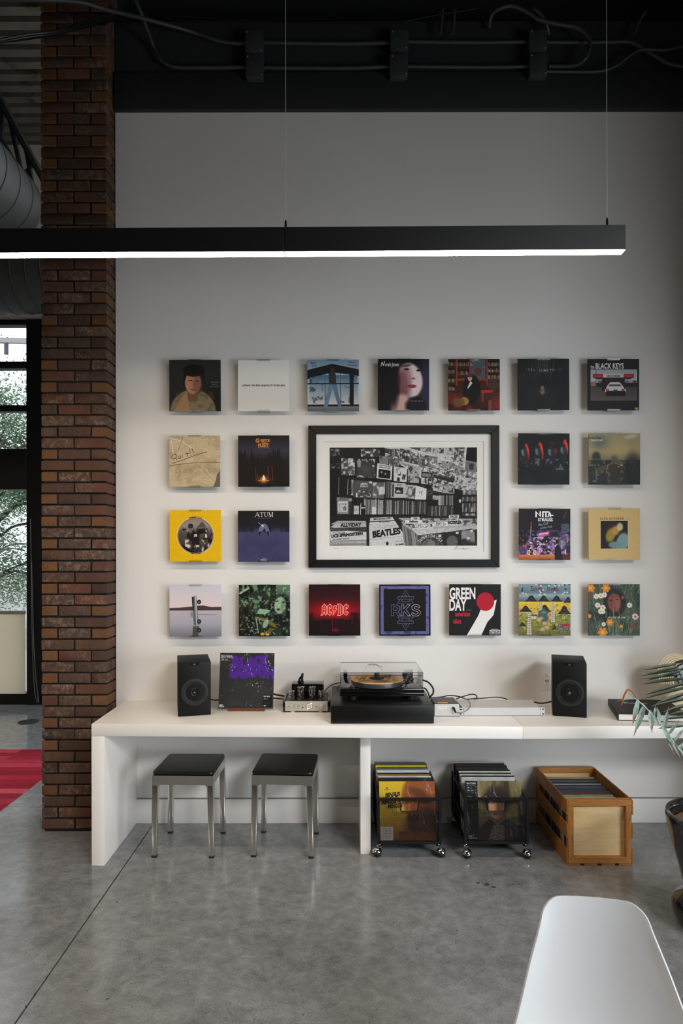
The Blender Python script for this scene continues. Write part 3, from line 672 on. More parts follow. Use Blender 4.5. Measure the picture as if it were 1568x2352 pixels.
def c_forest():
    c = Cv(); c.vgrad([(0, (24, 20, 22)), (.3, (52, 50, 64)), (.5, (30, 26, 28)), (1, (20, 16, 15))]); r = random.Random(6)
    for i in range(26):
        x = r.uniform(0, 100); top = 30 + 16 * math.exp(-((x - 46) / 22) ** 2) + r.uniform(-8, 6); w = r.uniform(3, 6)
        for q in range(6): yy = top + q * 5; c.poly([(x, yy - 4), (x - w * (q + 1) / 4, yy + 5), (x + w * (q + 1) / 4, yy + 5)], (22, 19, 20))
        c.rect(x - w, top + 28, x + w, 100, (22, 18, 17))
    c.glow(50, 86, 18, 9, (150, 70, 30), .7); c.glow(50, 86, 7, 8, (255, 200, 120), .9)
    for x, y0 in ((34, 62), (58, 60), (66, 60), (38, 74)): c.line([(x, y0), (x + 1.5, 88)], 1.2, (136, 62, 36), .7)
    c.poly([(47, 88), (48, 80), (50, 76), (52, 81), (53, 88)], (255, 226, 160)); c.line([(40, 88), (60, 88)], 1.6, (230, 130, 60))
    o = (218, 142, 74)
    c.text('G', 38, 13.5, 7.4, o, 1, .03); c.text('RETA', 53.5, 12.8, 5.6, o, .98, .03); c.text('VAN', 51, 17.4, 4., o, .9, .02); c.text('FLEET', 50, 22, 6, o, .98, .03); c.rect(36, 6.2, 40, 7, o); c.rect(46, 7, 63, 7.6, o); c.text('FROM THE FIRES', 50, 25, 1.8, o, 1.2); return c
def c_yellow():
    c = Cv(col=(232, 184, 18)); c.blotch(40, 40, 2, .4, .9, (218, 168, 12), .5); cx, cy = 50.4, 50
    for rr_, col in ((36.4, (240, 232, 210)), (35.4, (20, 14, 12)), (34.8, (232, 128, 40)), (34.3, (240, 220, 190)), (33.8, (20, 16, 14))): c.ell(cx, cy, rr_, rr_, col, 1, .015)
    d = Cv(); d.vgrad([(0, (128, 116, 108)), (.3, (150, 138, 128)), (.45, (84, 76, 72)), (1, (40, 36, 35))]); d.blotch(11, 8, 8, .5, .62, (26, 22, 22), 1, 4, (0, 36, 100, 100)); d.blotch(14, 10, 5, .6, .7, (226, 216, 204), .9, 4, (30, 38, 100, 92)); d.poly([(0, 58), (30, 70), (52, 84), (60, 100), (0, 100)], (24, 20, 20)); d.poly([(52, 34), (64, 22), (72, 34)], (84, 76, 74)); d.ell(41, 31, 5, 5, (44, 40, 40), 1, .1)
    m = np.clip((33.4 - np.hypot(c.X - cx, c.Y - cy)) * 3, 0, 1)[..., None]; c.a = c.a * (1 - m) + d.a * m
    for i, ch in enumerate('TURNSTILE'): t = (i - 4) * .076; c.text(ch, cx + 35.6 * math.sin(t), cy - 34.5 * math.cos(t), 3., (20, 16, 12), 1.0, .05, 0, 'c', -t)
    for i, ch in enumerate('TIME & SPACE'): t = (i - 5.5) * .055; c.text(ch, cx + 36 * math.sin(t), cy + 36.4 * math.cos(t), 1.9, (20, 16, 12), 1.0, .04, 0, 'c', t)
    return c
def serif(c, s, x, y, h, w, gap, col, th=.5):
    """roman capitals drawn as thick and thin strokes with serifs"""
    G = {'A': ([((0, 0), (.5, 1), 0), ((.5, 1), (1, 0), 1), ((.2, .35), (.8, .35), 0)], [(0, 0), (1, 0)]), 'T': ([((.5, 0), (.5, 1), 1), ((.02, 1), (.98, 1), 0), ((.02, 1), (.02, .78), 0), ((.98, 1), (.98, .78), 0)], [(.5, 0)]),
         'U': ([((.15, 1), (.15, .3), 1), ((.15, .3), (.3, .05), 1), ((.3, .05), (.6, .02), 0), ((.6, .02), (.85, .3), 0), ((.85, .3), (.85, 1), 0)], [(.15, 1), (.85, 1)]), 'M': ([((.1, 0), (.1, 1), 0), ((.1, 1), (.5, .02), 1), ((.5, .02), (.9, 1), 0), ((.9, 1), (.9, 0), 1)], [(.1, 0), (.9, 0), (.08, 1), (.92, 1)]),
         'B': ([((.15, 0), (.15, 1), 1), ((.15, 1), (.65, .98), 0), ((.65, .98), (.72, .75), 1), ((.72, .75), (.6, .54), 0), ((.15, .53), (.6, .53), 0), ((.6, .53), (.8, .27), 1), ((.8, .27), (.6, .02), 0), ((.15, 0), (.6, 0), 0)], []), 'L': ([((.2, 0), (.2, 1), 1), ((.2, 0), (.85, 0), 0), ((.85, 0), (.85, .22), 0)], [(.2, 1)]),
         'E': ([((.2, 0), (.2, 1), 1), ((.2, 0), (.85, 0), 0), ((.2, 1), (.8, 1), 0), ((.2, .52), (.65, .52), 0), ((.85, 0), (.85, .22), 0), ((.8, 1), (.8, .8), 0)], []), 'O': ([((.5 + .44 * math.cos(t), .5 + .5 * math.sin(t)), (.5 + .44 * math.cos(t + .4), .5 + .5 * math.sin(t + .4)), abs(math.cos(t + .2)) > .6) for t in [q * .3927 for q in range(16)]], []),
         'C': ([((.5 + .44 * math.cos(t), .5 + .5 * math.sin(t)), (.5 + .44 * math.cos(t + .4), .5 + .5 * math.sin(t + .4)), abs(math.cos(t + .2)) > .6) for t in [.8 + q * .3927 for q in range(12)]], []), 'R': ([((.15, 0), (.15, 1), 1), ((.15, 1), (.65, .98), 0), ((.65, .98), (.75, .74), 1), ((.75, .74), (.6, .5), 0), ((.15, .5), (.6, .5), 0), ((.45, .5), (.9, 0), 1)], [(.15, 0)])}
    for ch in s:
        if ch == ' ': x += w * .6; continue
        st, sf = G[ch]
        for (a, b_, k_) in st: c.line([(x + a[0] * w, y - a[1] * h), (x + b_[0] * w, y - b_[1] * h)], th * (2.1 if k_ else 1), col)
        for (a, b_) in sf: c.line([(x + a * w - w * .16, y - b_ * h), (x + a * w + w * .16, y - b_ * h)], th, col)
        x += w + gap
    return c
def c_navy():
    c = Cv(); c.vgrad([(0, (26, 23, 27)), (.3, (30, 28, 36)), (.42, (66, 66, 100)), (.6, (58, 58, 94)), (1, (58, 58, 88))]); c.blotch(9, 5, 6, .45, .62, (28, 27, 38), .8, 4, (0, 25, 100, 42)); c.blotch(4, 4, 9, .5, .8, (78, 80, 120), .4)
    serif(c, 'ATUM', 33.6, 12.2, 9, 8, .8, (232, 230, 228), .55); c.text('A Rock Opera in Three Acts', 50, 15.5, 1.5, (190, 188, 190), 1.05)
    c.poly([(41, 34), (47, 26), (53, 25), (58, 30), (62, 42), (60, 51), (55, 42), (52, 34), (46, 40), (41, 51), (40, 42)], (112, 130, 172), .75); c.poly([(41, 51), (40, 42), (46, 40)], (24, 26, 40)); c.poly([(60, 51), (55, 42), (61, 40)], (24, 26, 40)); c.line([(40, 23), (48, 30)], .6, (226, 220, 220)); c.glow(48, 29.5, 3, 3, (250, 246, 240), .9)
    for i, t in enumerate(('THE', 'SMASHING', 'PUMPKINS')): c.text(t, 50, 94 + i * 2.3, 1.6, (206, 204, 206), 1.1, .02)
    return c
def c_four():
    c = Cv(col=(20, 21, 24)); c.blotch(4, 4, 3, .5, .8, (32, 34, 38), .7)
    for x, y, rx, h in ((17, 36, 4, 16), (44, 34, 4.5, 17), (92, 26, 4.5, 15)): c.ell(x, y, rx, h, (226, 44, 40), .95, .35, -.12); c.ell(x + 2.4, y + 1, 1.8, h * .8, (240, 96, 60), .6, .8, -.12)
    c.ell(72, 36, 3, 7, (140, 28, 32), .9, .7); c.ell(66, 20, 4, 4, (90, 22, 28), .8, .8)
    for x, y in ((11, 36), (38, 34), (63, 35), (87, 31)): c.ell(x + 1, y + 12, 8, 16, (30, 33, 38), 1, .6); c.ell(x, y, 5, 8.5, (98, 118, 126), .95, .5); c.ell(x + 3, y + 1, 3, 8, (30, 36, 42), .85, .8); c.ell(x - .6, y - 7, 5.4, 3.4, (26, 28, 32), .9, .5)
    c.blotch(20, 14, 11, .62, .72, (120, 136, 140), .6, 2, (0, 50, 100, 72)); return c
def c_mist():
    c = Cv(); c.vgrad([(0, (150, 144, 112)), (.35, (168, 152, 112)), (.6, (92, 86, 64)), (1, (30, 31, 30))]); c.glow(22, 18, 26, 20, (98, 104, 96), .9); c.glow(60, 30, 30, 22, (178, 156, 104), .7); c.glow(84, 18, 15, 14, (148, 140, 100), .6)
    c.ell(15, 46, 8, 10, (48, 52, 50), .95, .6); c.blotch(8, 7, 5, .42, .62, (40, 46, 46), .95, 4, (0, 52, 100, 100)); c.ell(50, 82, 17, 28, (54, 48, 38), .9, .5); c.blotch(20, 16, 8, .62, .72, (118, 128, 122), .55, 3, (0, 50, 100, 96)); c.ell(86, 76, 17, 36, (28, 30, 30), .8, .7)
    c.line([(35, 78), (37, 62), (46, 58)], 1, (172, 156, 110), .8); c.line([(50, 58), (66, 62), (56, 66)], 1, (170, 156, 112), .8); c.ell(50, 50, 6, 7, (84, 84, 74), .8, .8); c.ell(82, 6, 12, 3.6, (196, 192, 170), .8, .9, -.2)
    c.text('Steely Dan', 12, 10.6, 4.4, (30, 28, 24), .92, .006); c.text('Katy Lied', 16, 15.2, 4.4, (228, 224, 206), .95, .006); return c
def c_city():
    c = Cv(col=(26, 22, 30)); c.blotch(14, 12, 3, .46, .62, (76, 62, 116), .9, 4, (0, 42, 100, 92)); c.blotch(18, 14, 6, .56, .66, (176, 120, 190), .9, 4, (14, 50, 96, 92)); c.blotch(24, 30, 8, .58, .66, (210, 206, 226), .85, 3, (20, 56, 92, 92)); c.blotch(30, 26, 12, .66, .72, (228, 96, 90), .8, 3, (0, 52, 100, 92)); c.glow(84, 66, 16, 14, (150, 176, 196), .6)
    c.poly([(38, 48), (58, 44), (58, 52), (40, 54)], (206, 92, 142)); c.line([(40, 50), (57, 47.5)], 1.6, (250, 220, 226)); c.poly([(82, 30), (96, 28), (100, 44), (84, 50)], (60, 64, 76))
    for i in range(7): c.line([(82 + i * .2, 32 + i * 2.6), (97 + i * .2, 30 + i * 2.4)], .6, (110, 116, 126))
    c.line([(24, 36), (22, 60), (14, 70)], 2.4, (108, 132, 150), .8); c.line([(24, 26), (23, 40)], 1.4, (206, 84, 60)); c.line([(92, 6), (87, 20)], 1.2, (140, 60, 40)); c.vgrad([(0, (214, 122, 60)), (1, (150, 78, 40))], 0, 90, 100, 100); c.rect(70, 90, 100, 100, (90, 40, 30)); c.poly([(70, 100), (69, 80), (74, 70), (80, 74), (86, 100)], (22, 22, 30)); c.ell(75, 64, 3, 4.4, (30, 26, 32), 1, .2)
    for x in (17, 29): c.rect(x, 81, x + 4.6, 90, (226, 214, 206)); c.rect(x + 1.4, 83, x + 3.4, 88, (90, 60, 60))
    w = (240, 238, 238)
    c.poly([(32, 4), (36, 8), (40, 13), (40, 5), (43, 5), (43, 17), (38, 12), (35, 9), (35, 17), (32, 17)], w); c.rect(45, 5, 48, 17, w); c.rect(47, 5, 58, 7.6, w); c.rect(51, 5, 54, 17, w); c.poly([(55, 17), (59, 4.6), (63, 12), (67, 12), (67, 14), (62, 14), (63.4, 17), (60.2, 17), (58.8, 11), (57.6, 17)], w)
    c.text('STRAUSS', 51.4, 24.6, 6.2, w, .82, .035); c.text('the Call', 47, 32.5, 5.4, (156, 194, 200), .8, .003, .25, rot=.18); c.text('of the Void', 53, 38.4, 4.6, (156, 194, 200), .78, .003, .25, rot=.16); return c
def c_tan():
    c = Cv(col=(206, 176, 118)); c.blotch(50, 50, 4, .35, .8, (196, 164, 106), .5); serif(c, 'BLUE OCTOBER', 22.4, 21.6, 3.4, 3.1, 1.02, (40, 32, 26), .32); c.text('home', 74.6, 21.4, 1.3, (40, 32, 26), 1.1)
    c.rect(23, 24, 77, 78.6, (214, 196, 160)); c.rect(23.6, 24.4, 76.4, 78, (20, 15, 15)); c.glow(46, 36, 14, 12, (70, 18, 16), .7); c.ell(43, 52, 9, 14, (158, 136, 44), .95, .5, .3); c.ell(53, 43, 7, 9, (196, 146, 74), .9, .6); c.ell(61, 36, 6, 8, (206, 200, 144), .9, .5); c.ell(66, 66, 12, 19, (118, 150, 152), 1, .3, .25); c.ell(52, 71, 13, 7, (112, 142, 142), .95, .4); c.rect(76.4, 24, 84, 79, (206, 176, 118)); c.rect(23, 78.2, 84, 94, (206, 176, 118)); c.rect(76.4, 24.4, 77, 78.6, (214, 196, 160)); c.rect(23, 78, 77, 78.6, (214, 196, 160)); return c
def c_lake():
    c = Cv(); c.vgrad([(0, (202, 202, 214)), (.42, (228, 206, 208)), (.5, (206, 180, 180)), (.52, (186, 176, 190)), (.75, (172, 166, 178)), (1, (120, 120, 130))]); c.poly([(0, 44.5), (20, 44), (40, 42), (58, 40), (66, 40), (80, 43), (100, 42.5), (100, 50), (0, 50)], (72, 60, 62)); c.line([(0, 50), (100, 50)], 1, (206, 190, 186)); c.line([(40, 57), (88, 58)], 2.2, (120, 110, 124), .5)
    c.poly([(43, 24), (52, 20), (54, 48), (56, 78), (47, 78), (45, 50)], (96, 100, 104)); c.poly([(48.5, 21), (51.5, 20.4), (54, 78), (51.5, 78)], (176, 182, 184)); c.poly([(43, 24), (46, 22), (47, 50), (45, 50)], (34, 32, 34)); c.poly([(45, 80), (57, 80), (55, 100), (44, 100)], (70, 66, 62), .85); c.poly([(40, 52), (46, 51), (46, 64), (41, 62)], (140, 142, 144))
    for y in (33, 71, 88): c.ell(57, y, 4, 4.4, (34, 30, 30), 1, .1); c.ell(57, y, 1.7, 1.8, (120, 112, 108), 1, .2)
    return c
def c_green():
    c = Cv(col=(38, 50, 36)); c.blotch(9, 9, 4, .45, .68, (14, 18, 12), .95, 4); c.blotch(12, 12, 7, .56, .7, (112, 150, 112), .8, 4, (0, 0, 74, 60)); c.blotch(14, 12, 9, .6, .7, (104, 66, 36), .7, 3, (0, 30, 34, 100)); c.vgrad([(0, (96, 128, 98)), (1, (66, 92, 70))], 73, 0, 100, 30)
    for i in range(9): c.line([(74 + i * 3, 0), (76 + i * 2.6, 28)], .5, (50, 70, 54))
    c.rect(0, 46, 40, 100, (20, 24, 18), .6); c.ell(84, 48, 18, 30, (22, 24, 22), 1, .25); c.ell(80, 40, 11, 17, (142, 172, 138), 1, .25, .12); c.ell(87, 44, 5, 15, (92, 120, 92), .7, .9); c.ell(75, 32, 3, 1.4, (30, 34, 30), 1, .5); c.ell(87, 34, 3, 1.4, (30, 34, 30), 1, .5); c.ell(77, 48, 3.4, 2.4, (70, 54, 46), 1, .5)
    c.poly([(34, 56), (40, 46), (62, 50), (52, 58)], (148, 176, 152), .9); c.poly([(34, 63), (52, 64), (74, 78), (70, 84), (48, 70), (34, 69)], (110, 98, 40), .95); c.poly([(46, 96), (62, 82), (68, 88), (54, 98)], (92, 84, 36)); c.ell(46, 96, 4, 3, (206, 166, 40), 1, .3); c.ell(56, 97, 4, 2.6, (206, 166, 40), 1, .3); c.poly([(32, 62), (34, 62), (39, 94), (37, 94)], (176, 192, 176), .8); c.ell(52, 76, 5, 9, (150, 178, 160), .9, .4, .4); c.poly([(2, 14), (20, 3), (21, 8), (3, 18)], (156, 180, 152), .9); c.scribble(4, 14, 19, 1.5, (30, 40, 30), .5, 5, .9); c.blotch(30, 30, 14, .66, .74, (190, 206, 186), .5, 2); return c
def c_neon():
    c = Cv(); c.vgrad([(0, (30, 14, 16)), (.28, (58, 14, 20)), (.55, (110, 12, 24)), (.7, (40, 12, 14)), (1, (22, 12, 13))]); c.glow(50, 52, 50, 20, (222, 16, 36), .85); c.vgrad([(0, (120, 14, 26)), (1, (36, 10, 14))], 30, 68, 70, 70)
    c.blotch(8, 3, 5, .4, .6, (26, 10, 12), .8, 3, (0, 55, 22, 74)); c.blotch(8, 3, 6, .4, .6, (26, 10, 12), .8, 3, (80, 55, 100, 74)); c.rect(24, 68, 44, 84, (28, 12, 14)); c.rect(46, 67, 68, 85, (36, 12, 15)); c.rect(70, 70, 90, 84, (26, 11, 13)); c.rect(0, 72, 22, 100, (24, 11, 13)); c.glow(52, 89, 8, 4, (170, 20, 34), .8); c.line([(46, 70), (46, 94)], .8, (150, 24, 32), .8); c.line([(84, 60), (84, 76)], 1, (150, 60, 60), .7)
    def Z(p): return [((x - 91) / 5.6, (y - 82) / 5.6) for x, y in p]
    A = [(220, 418), (234, 402), (234, 322), (260, 295), (285, 322), (285, 402), (276, 420), (262, 404), (262, 384), (252, 384), (252, 404), (238, 420)]; Ah = [(252, 332), (259, 325), (264, 332), (264, 360), (252, 360)]
    C = [(290, 322), (320, 295), (346, 318), (334, 346), (322, 346), (322, 332), (316, 336), (316, 386), (322, 390), (330, 378), (344, 392), (320, 422), (290, 398)]; Bo = [(366, 316), (396, 316), (382, 346), (398, 346), (352, 420), (362, 372), (346, 372)]
    D = [(402, 296), (436, 296), (458, 318), (458, 402), (436, 422), (402, 422), (412, 408), (412, 312)]; Dh = [(432, 318), (438, 326), (438, 396), (432, 402)]
    for p, h in ((A, Ah), (C, None), (Bo, None), (D, Dh), ([(x + 178, y) for x, y in C], None)):
        c.poly(Z(p), (214, 40, 44), 1, (Z(h),) if h else ()); c.line(Z(p), .75, (246, 214, 180), 1, True)
        if h: c.line(Z(h), .6, (246, 190, 160), 1, True)
    return c
def c_triangles():
    c = Cv(col=(22, 22, 27)); c.rect(3, 3, 97, 97, (96, 96, 152)); c.blotch(14, 14, 7, .6, .7, (50, 50, 84), .8, 4); c.rect(9, 9, 91, 91, (20, 20, 22)); c.line([(0, 0), (100, 0), (100, 100), (0, 100)], 4, (22, 22, 27), 1, True)
    p = (136, 130, 178); L = lambda q, w=.55, col=p, cl=True: c.line(q, w, col, 1, cl)
    for f in (1, -1):
        T = lambda q: [(x, 50 - f * (50 - y)) for x, y in q]
        L(T([(51.5, 11), (66.5, 36.5), (36.5, 36.5)])); L(T([(51.5, 19.5), (59.5, 33), (43.5, 33)])); q = T([(36, 24), (67, 24), (67, 28.6), (36, 28.6)]); c.poly(q, (20, 20, 22)); L(q)
    def grad(x): t = max(0, min(1, (x - 22) / 58)); return tuple(int(a * (1 - t) + b_ * t) for a, b_ in zip((150, 84, 170), (150, 222, 206))) if t < .6 else tuple(int(a * (1 - (t - .6) / .4) + b_ * (t - .6) / .4) for a, b_ in zip((150, 222, 206), (226, 150, 190)))
    Rr = [(23.5, 61), (23.5, 39.5), (35, 39.5), (40, 43), (40.5, 49), (37, 53), (42, 61), (37, 61), (32.5, 54), (28, 54), (28, 61)]; Rh = [(28, 43.4), (34, 43.4), (36, 46.5), (34, 50), (28, 50)]
    K = [(43.4, 61), (43.4, 39.5), (47.6, 39.5), (47.6, 47.5), (55, 39.5), (60.5, 39.5), (52, 49), (61, 61), (55.6, 61), (49.2, 52.4), (47.6, 54), (47.6, 61)]
    Sx = [(80, 44), (76, 39.4), (68, 39.2), (63.5, 43), (64, 48.5), (69, 51.4), (75, 53), (76, 56), (73, 57.8), (68, 57.4), (65.6, 54.8), (62.6, 57.6), (66, 61), (73, 61.8), (79, 59.4), (80.6, 54.6), (78, 50.4), (71, 48), (68, 46), (69, 43.2), (74, 43), (76.6, 46)]
    for q in (Rr, Rh, K, Sx):
        q2 = q + [q[0]]
        for a, b_ in zip(q2[:-1], q2[1:]): c.line([a, b_], .8, grad((a[0] + b_[0]) / 2))
    return c
def c_red_white():
    c = Cv(col=(26, 26, 28)); c.poly([(34, 100), (56, 62), (64, 42), (92, 30), (86, 60), (74, 74), (62, 100)], (232, 228, 226)); c.ell(70, 34, 17, 18, (178, 26, 48), 1, .03)
    c.text('GREEN', 25.6, 28.4, 21.4, (232, 228, 226), .535, .035); c.text('DAY', 17, 51, 21.4, (232, 228, 226), .535, .035); c.text('PRESENTS', 38.4, 51, 1.4, (200, 196, 194), 1.1)
    c.text('american', 26, 62.4, 9, (196, 34, 52), .63, .03); c.text('idiot', 15.6, 76.6, 9, (196, 34, 52), .66, .03)
    c.rect(77.6, 89.6, 99, 96.4, (20, 20, 22)); c.rect(77.6, 89.6, 99, 95.8, (232, 228, 226)); c.text('PARENTAL', 88.4, 88.9, 1.9, (232, 228, 226), 1.15, .02); c.text('ADVISORY', 88.4, 95, 4.6, (20, 20, 22), .72, .03); c.text('EXPLICIT CONTENT', 88.4, 98.6, 1.7, (232, 228, 226), .86, .01); return c
def c_hills():
    c = Cv(); c.vgrad([(0, (128, 150, 158)), (.16, (92, 118, 128)), (.22, (150, 164, 166)), (.34, (78, 92, 100)), (.345, (222, 186, 48)), (.5, (206, 172, 60)), (.56, (190, 174, 120)), (.62, (140, 140, 66)), (1, (102, 108, 52))])
    c.blotch(40, 40, 4, .55, .75, (44, 44, 30), .5, 3, (0, 38, 100, 100)); c.blotch(26, 30, 6, .6, .72, (232, 206, 90), .5, 2, (0, 34, 100, 90)); r = random.Random(9)
    for i in range(26): c.ell(r.uniform(2, 98), r.choice((2, 9, 12, 17, 20)) + r.uniform(-1.5, 1.5), 1.8, 1.6, r.choice([(206, 210, 206), (206, 210, 206), (34, 38, 44)]), 1, .3)
    def hill(x, y, w, h): c.poly([(x - w, y), (x - w * .6, y - h * .35), (x - w * .25, y - h * .9), (x, y - h), (x + w * .25, y - h * .9), (x + w * .6, y - h * .35), (x + w, y)], (38, 36, 36)); c.blotch(40, 40, int(x), .6, .7, (96, 90, 84), .6, 2, (x - w * .5, y - h * .6, x + w * .5, y))
    for x, y, w, h in ((24, 34, 13, 12.5), (48, 34, 12, 12), (73, 34, 12, 12), (95, 36, 9, 11), (13, 54, 13, 12), (50, 54, 13, 14), (88, 58, 13, 16), (7, 82, 8, 8), (69, 88, 4, 10)): hill(x, y, w, h)
    for x, y0, y1, w in ((43, 34, 50, 3), (66, 34, 74, 4), (20, 58, 97, 4.6)):
        y = y0
        while y < y1: ww = w * (.5 + .5 * (y - y0) / (y1 - y0)); c.rect(x - ww, y, x + ww, y + 3, (206, 200, 190)); c.rect(x - ww, y + 3, x + ww, y + 3.6, (60, 56, 56)); c.rect(x - .3, y, x + .3, y + 3, (60, 56, 56)); y += 3.7
    c.ell(48, 61, 11, 12, (66, 88, 104), 1, .06); c.ell(44, 66, 4, 3, (176, 136, 54), 1, .3); c.ell(58, 60, 3, 4, (176, 150, 54), 1, .3); c.ell(48, 55, 5, 2, (120, 136, 96), .9, .4)
    c.rect(24, 62, 34, 68, (196, 186, 176)); c.poly([(23, 62), (26, 59.6), (36, 59.6), (35, 62)], (96, 60, 48)); c.rect(75, 81, 97, 91, (128, 124, 120)); c.blotch(50, 50, 3, .5, .6, (70, 68, 66), .8, 1, (75, 81, 97, 91)); c.poly([(82, 77), (98, 77), (98, 82), (84, 82)], (158, 36, 44)); c.poly([(75, 82), (82, 77), (84, 82)], (110, 106, 104))
    for x, y in ((8, 90), (30, 88)): c.ell(x, y, 5, 2, (150, 104, 48), 1, .4)
    for x, y in ((50, 76), (54, 84), (46, 88), (40, 68), (62, 66)): c.ell(x, y, 4.6, 3.2, (206, 160, 132), .9, .6)
    d = (96, 44, 58); c.text('T', 25, 13.2, 9, d, .8, .02); c.text('alking', 36.6, 13.2, 8, d, .75, .012); c.text('H', 57.6, 13.2, 8.6, d, .75, .02); c.text('eads', 69.4, 13.2, 8, d, .78, .012); c.rect(21.6, 12.6, 28.4, 13.2, d); c.rect(53.4, 12.6, 61.6, 13.2, d); return c
def c_meadow():
    c = Cv(col=(70, 84, 66)); c.blotch(5, 5, 4, .45, .75, (36, 46, 38), .9, 4); r = random.Random(12)
    for i in range(330):
        x, y = r.uniform(0, 100), r.uniform(0, 104); t = r.gauss(-1.5, .35) + (x - 50) * .008; L = r.uniform(6, 18); col = r.choice([(104, 122, 98), (84, 104, 82), (52, 66, 52), (128, 142, 118), (44, 56, 44)]); c.line([(x, y), (x + L * math.cos(t), y + L * math.sin(t))], r.uniform(.6, 1.6), col, .75)
    c.ell(51, 36, 22, 27, (26, 24, 26), .95, .25); c.ell(38, 58, 10, 24, (26, 24, 26), .9, .4); c.ell(50, 36, 12.5, 18, (122, 66, 54), 1, .2, -.1); c.ell(56, 38, 6, 14, (152, 92, 76), .7, .9); c.ell(44, 32, 2.6, 1.2, (34, 22, 20), 1, .4); c.ell(56, 30, 2.6, 1.2, (34, 22, 20), 1, .4); c.ell(51, 46, 4.4, 2, (134, 52, 48), 1, .4)
    for i in range(60): x = r.uniform(30, 90); y = r.uniform(62, 104); c.line([(x, y), (x + r.uniform(-4, 4), y - r.uniform(10, 22))], r.uniform(.6, 1.3), r.choice([(104, 122, 92), (72, 92, 68), (130, 142, 110)]), .8)
    def flower(x, y, rr_, col, ctr, n=7):
        for q in range(n): c.ell(x + rr_ * .62 * math.cos(q * 6.283 / n), y + rr_ * .62 * math.sin(q * 6.283 / n), rr_ * .5, rr_ * .36, col, .95, .3, q * 6.283 / n)
        c.ell(x, y, rr_ * .34, rr_ * .34, ctr, 1, .3)
    for x, y, q in ((15, 24, 5), (24, 23, 5), (31, 21, 5), (18, 41, 5), (28, 46, 5.5), (24, 53, 5), (29, 54, 4), (80, 41, 5), (30, 78, 4)): flower(x, y, q, (228, 222, 210), (196, 150, 60))
    for x, y, q in ((34, 8, 8), (4, 8, 8), (42, 74, 7), (28, 94, 9), (2, 62, 4), (64, 82, 3.4)): flower(x, y, q, (222, 136, 44), (236, 170, 60), 6)
    flower(91, 63, 6, (226, 200, 192), (170, 50, 50)); flower(67, 26, 3, (176, 60, 66), (120, 40, 40)); c.glow(86, 82, 6, 8, (140, 40, 44), .7); c.glow(4, 20, 6, 6, (160, 40, 40), .7)
    c.text('PROOF OF LIFE', 55, 66.4, 3.2, (232, 230, 220), 1.1, .006, .15); return c

COVERS = [  # (left, right, top, bottom in the photograph), painter, words that single the sleeve out
    ((389.4, 507.4, 826, 944.2), c_khaki, 'khaki-shirted figure on charcoal', 'square record sleeve with a khaki-shirted figure on charcoal, first in the top row'),
    ((546.8, 664.6, 826.8, 944.2), c_white, 'plain white cover', 'plain white record sleeve with one line of small black lettering'),
    ((706.4, 824.5, 826.3, 944.5), c_house, 'blue glass house', 'pale blue record sleeve with a dark gabled glass house, third in the top row'),
    ((868, 985.7, 825, 943), c_portrait, 'pale face on black', 'black record sleeve with a pale face and white handwriting, middle of the top row'),
    ((1029.6, 1147.8, 825.3, 943.3), c_library, 'red-brown library', 'record sleeve showing a red-brown library full of bookshelves'),
    ((1189, 1307.4, 825, 943.2), c_woods, 'near-black woods', 'near-black record sleeve with curved spaced grey letters and grey streaks'),
    ((1349.2, 1467.6, 826, 943.6), c_diner, 'white car at a red canopy', 'black record sleeve with a white car under a red canopy, end of top row'),
    ((388.4, 505.6, 1000, 1117.8), c_kraft, 'crumpled tan paper', 'crumpled tan paper record sleeve with handwriting underlined in dark ink'),
    ((547, 664.6, 1000, 1117.8), c_forest, 'campfire in dark woods', 'dark record sleeve with orange lettering above a small campfire in woods'),
    ((1189.6, 1307.8, 996, 1113.6), c_four, 'four dim faces with red', 'black record sleeve with four dim faces edged in bright red'),
    ((1351.2, 1469.6, 996.2, 1114), c_mist, 'olive mist', 'hazy olive and grey record sleeve with two small lines at top left'),
    ((389.6, 507.6, 1171.2, 1289), c_yellow, 'bright yellow cover', 'bright yellow record sleeve with a round grey picture in the middle'),
    ((546.4, 664.4, 1172.8, 1290.2), c_navy, 'navy blue cover', 'dark navy record sleeve with large white capitals at the top'),
    ((1191, 1309.2, 1169, 1286.8), c_city, 'purple neon city', 'purple and black neon city record sleeve with bold white lettering'),
    ((1350.8, 1469, 1168.6, 1287), c_tan, 'tan cover with dark square', 'tan record sleeve with a dark square picture in its centre'),
    ((389.2, 508, 1343, 1461.4), c_lake, 'pink lake', 'pale pink lake record sleeve with an upended grey truck, first in bottom row'),
    ((548.2, 666, 1343, 1460.8), c_green, 'murky green picture', 'murky green record sleeve with a pale green face at right'),
    ((709, 827, 1342.2, 1460), c_neon, 'red glow', 'black and red record sleeve with glowing outlined red letters'),
    ((870.2, 988, 1342.6, 1460.4), c_triangles, 'purple border and triangles', 'black record sleeve with purple border, outline letters and two outlined triangles'),
    ((1031, 1149.4, 1342.2, 1460), c_red_white, 'black, white and red print', 'black record sleeve with heavy white and red lettering and a plain red disc'),
    ((1190.8, 1309.4, 1342.2, 1460.6), c_hills, 'painted hills', 'folk-painted record sleeve with dark pointed hills over a yellow field'),
    ((1350, 1468.6, 1342.4, 1460.8), c_meadow, 'green meadow of flowers', 'green record sleeve of orange and white flowers round a face, end of bottom row'),
]
m_covers = []
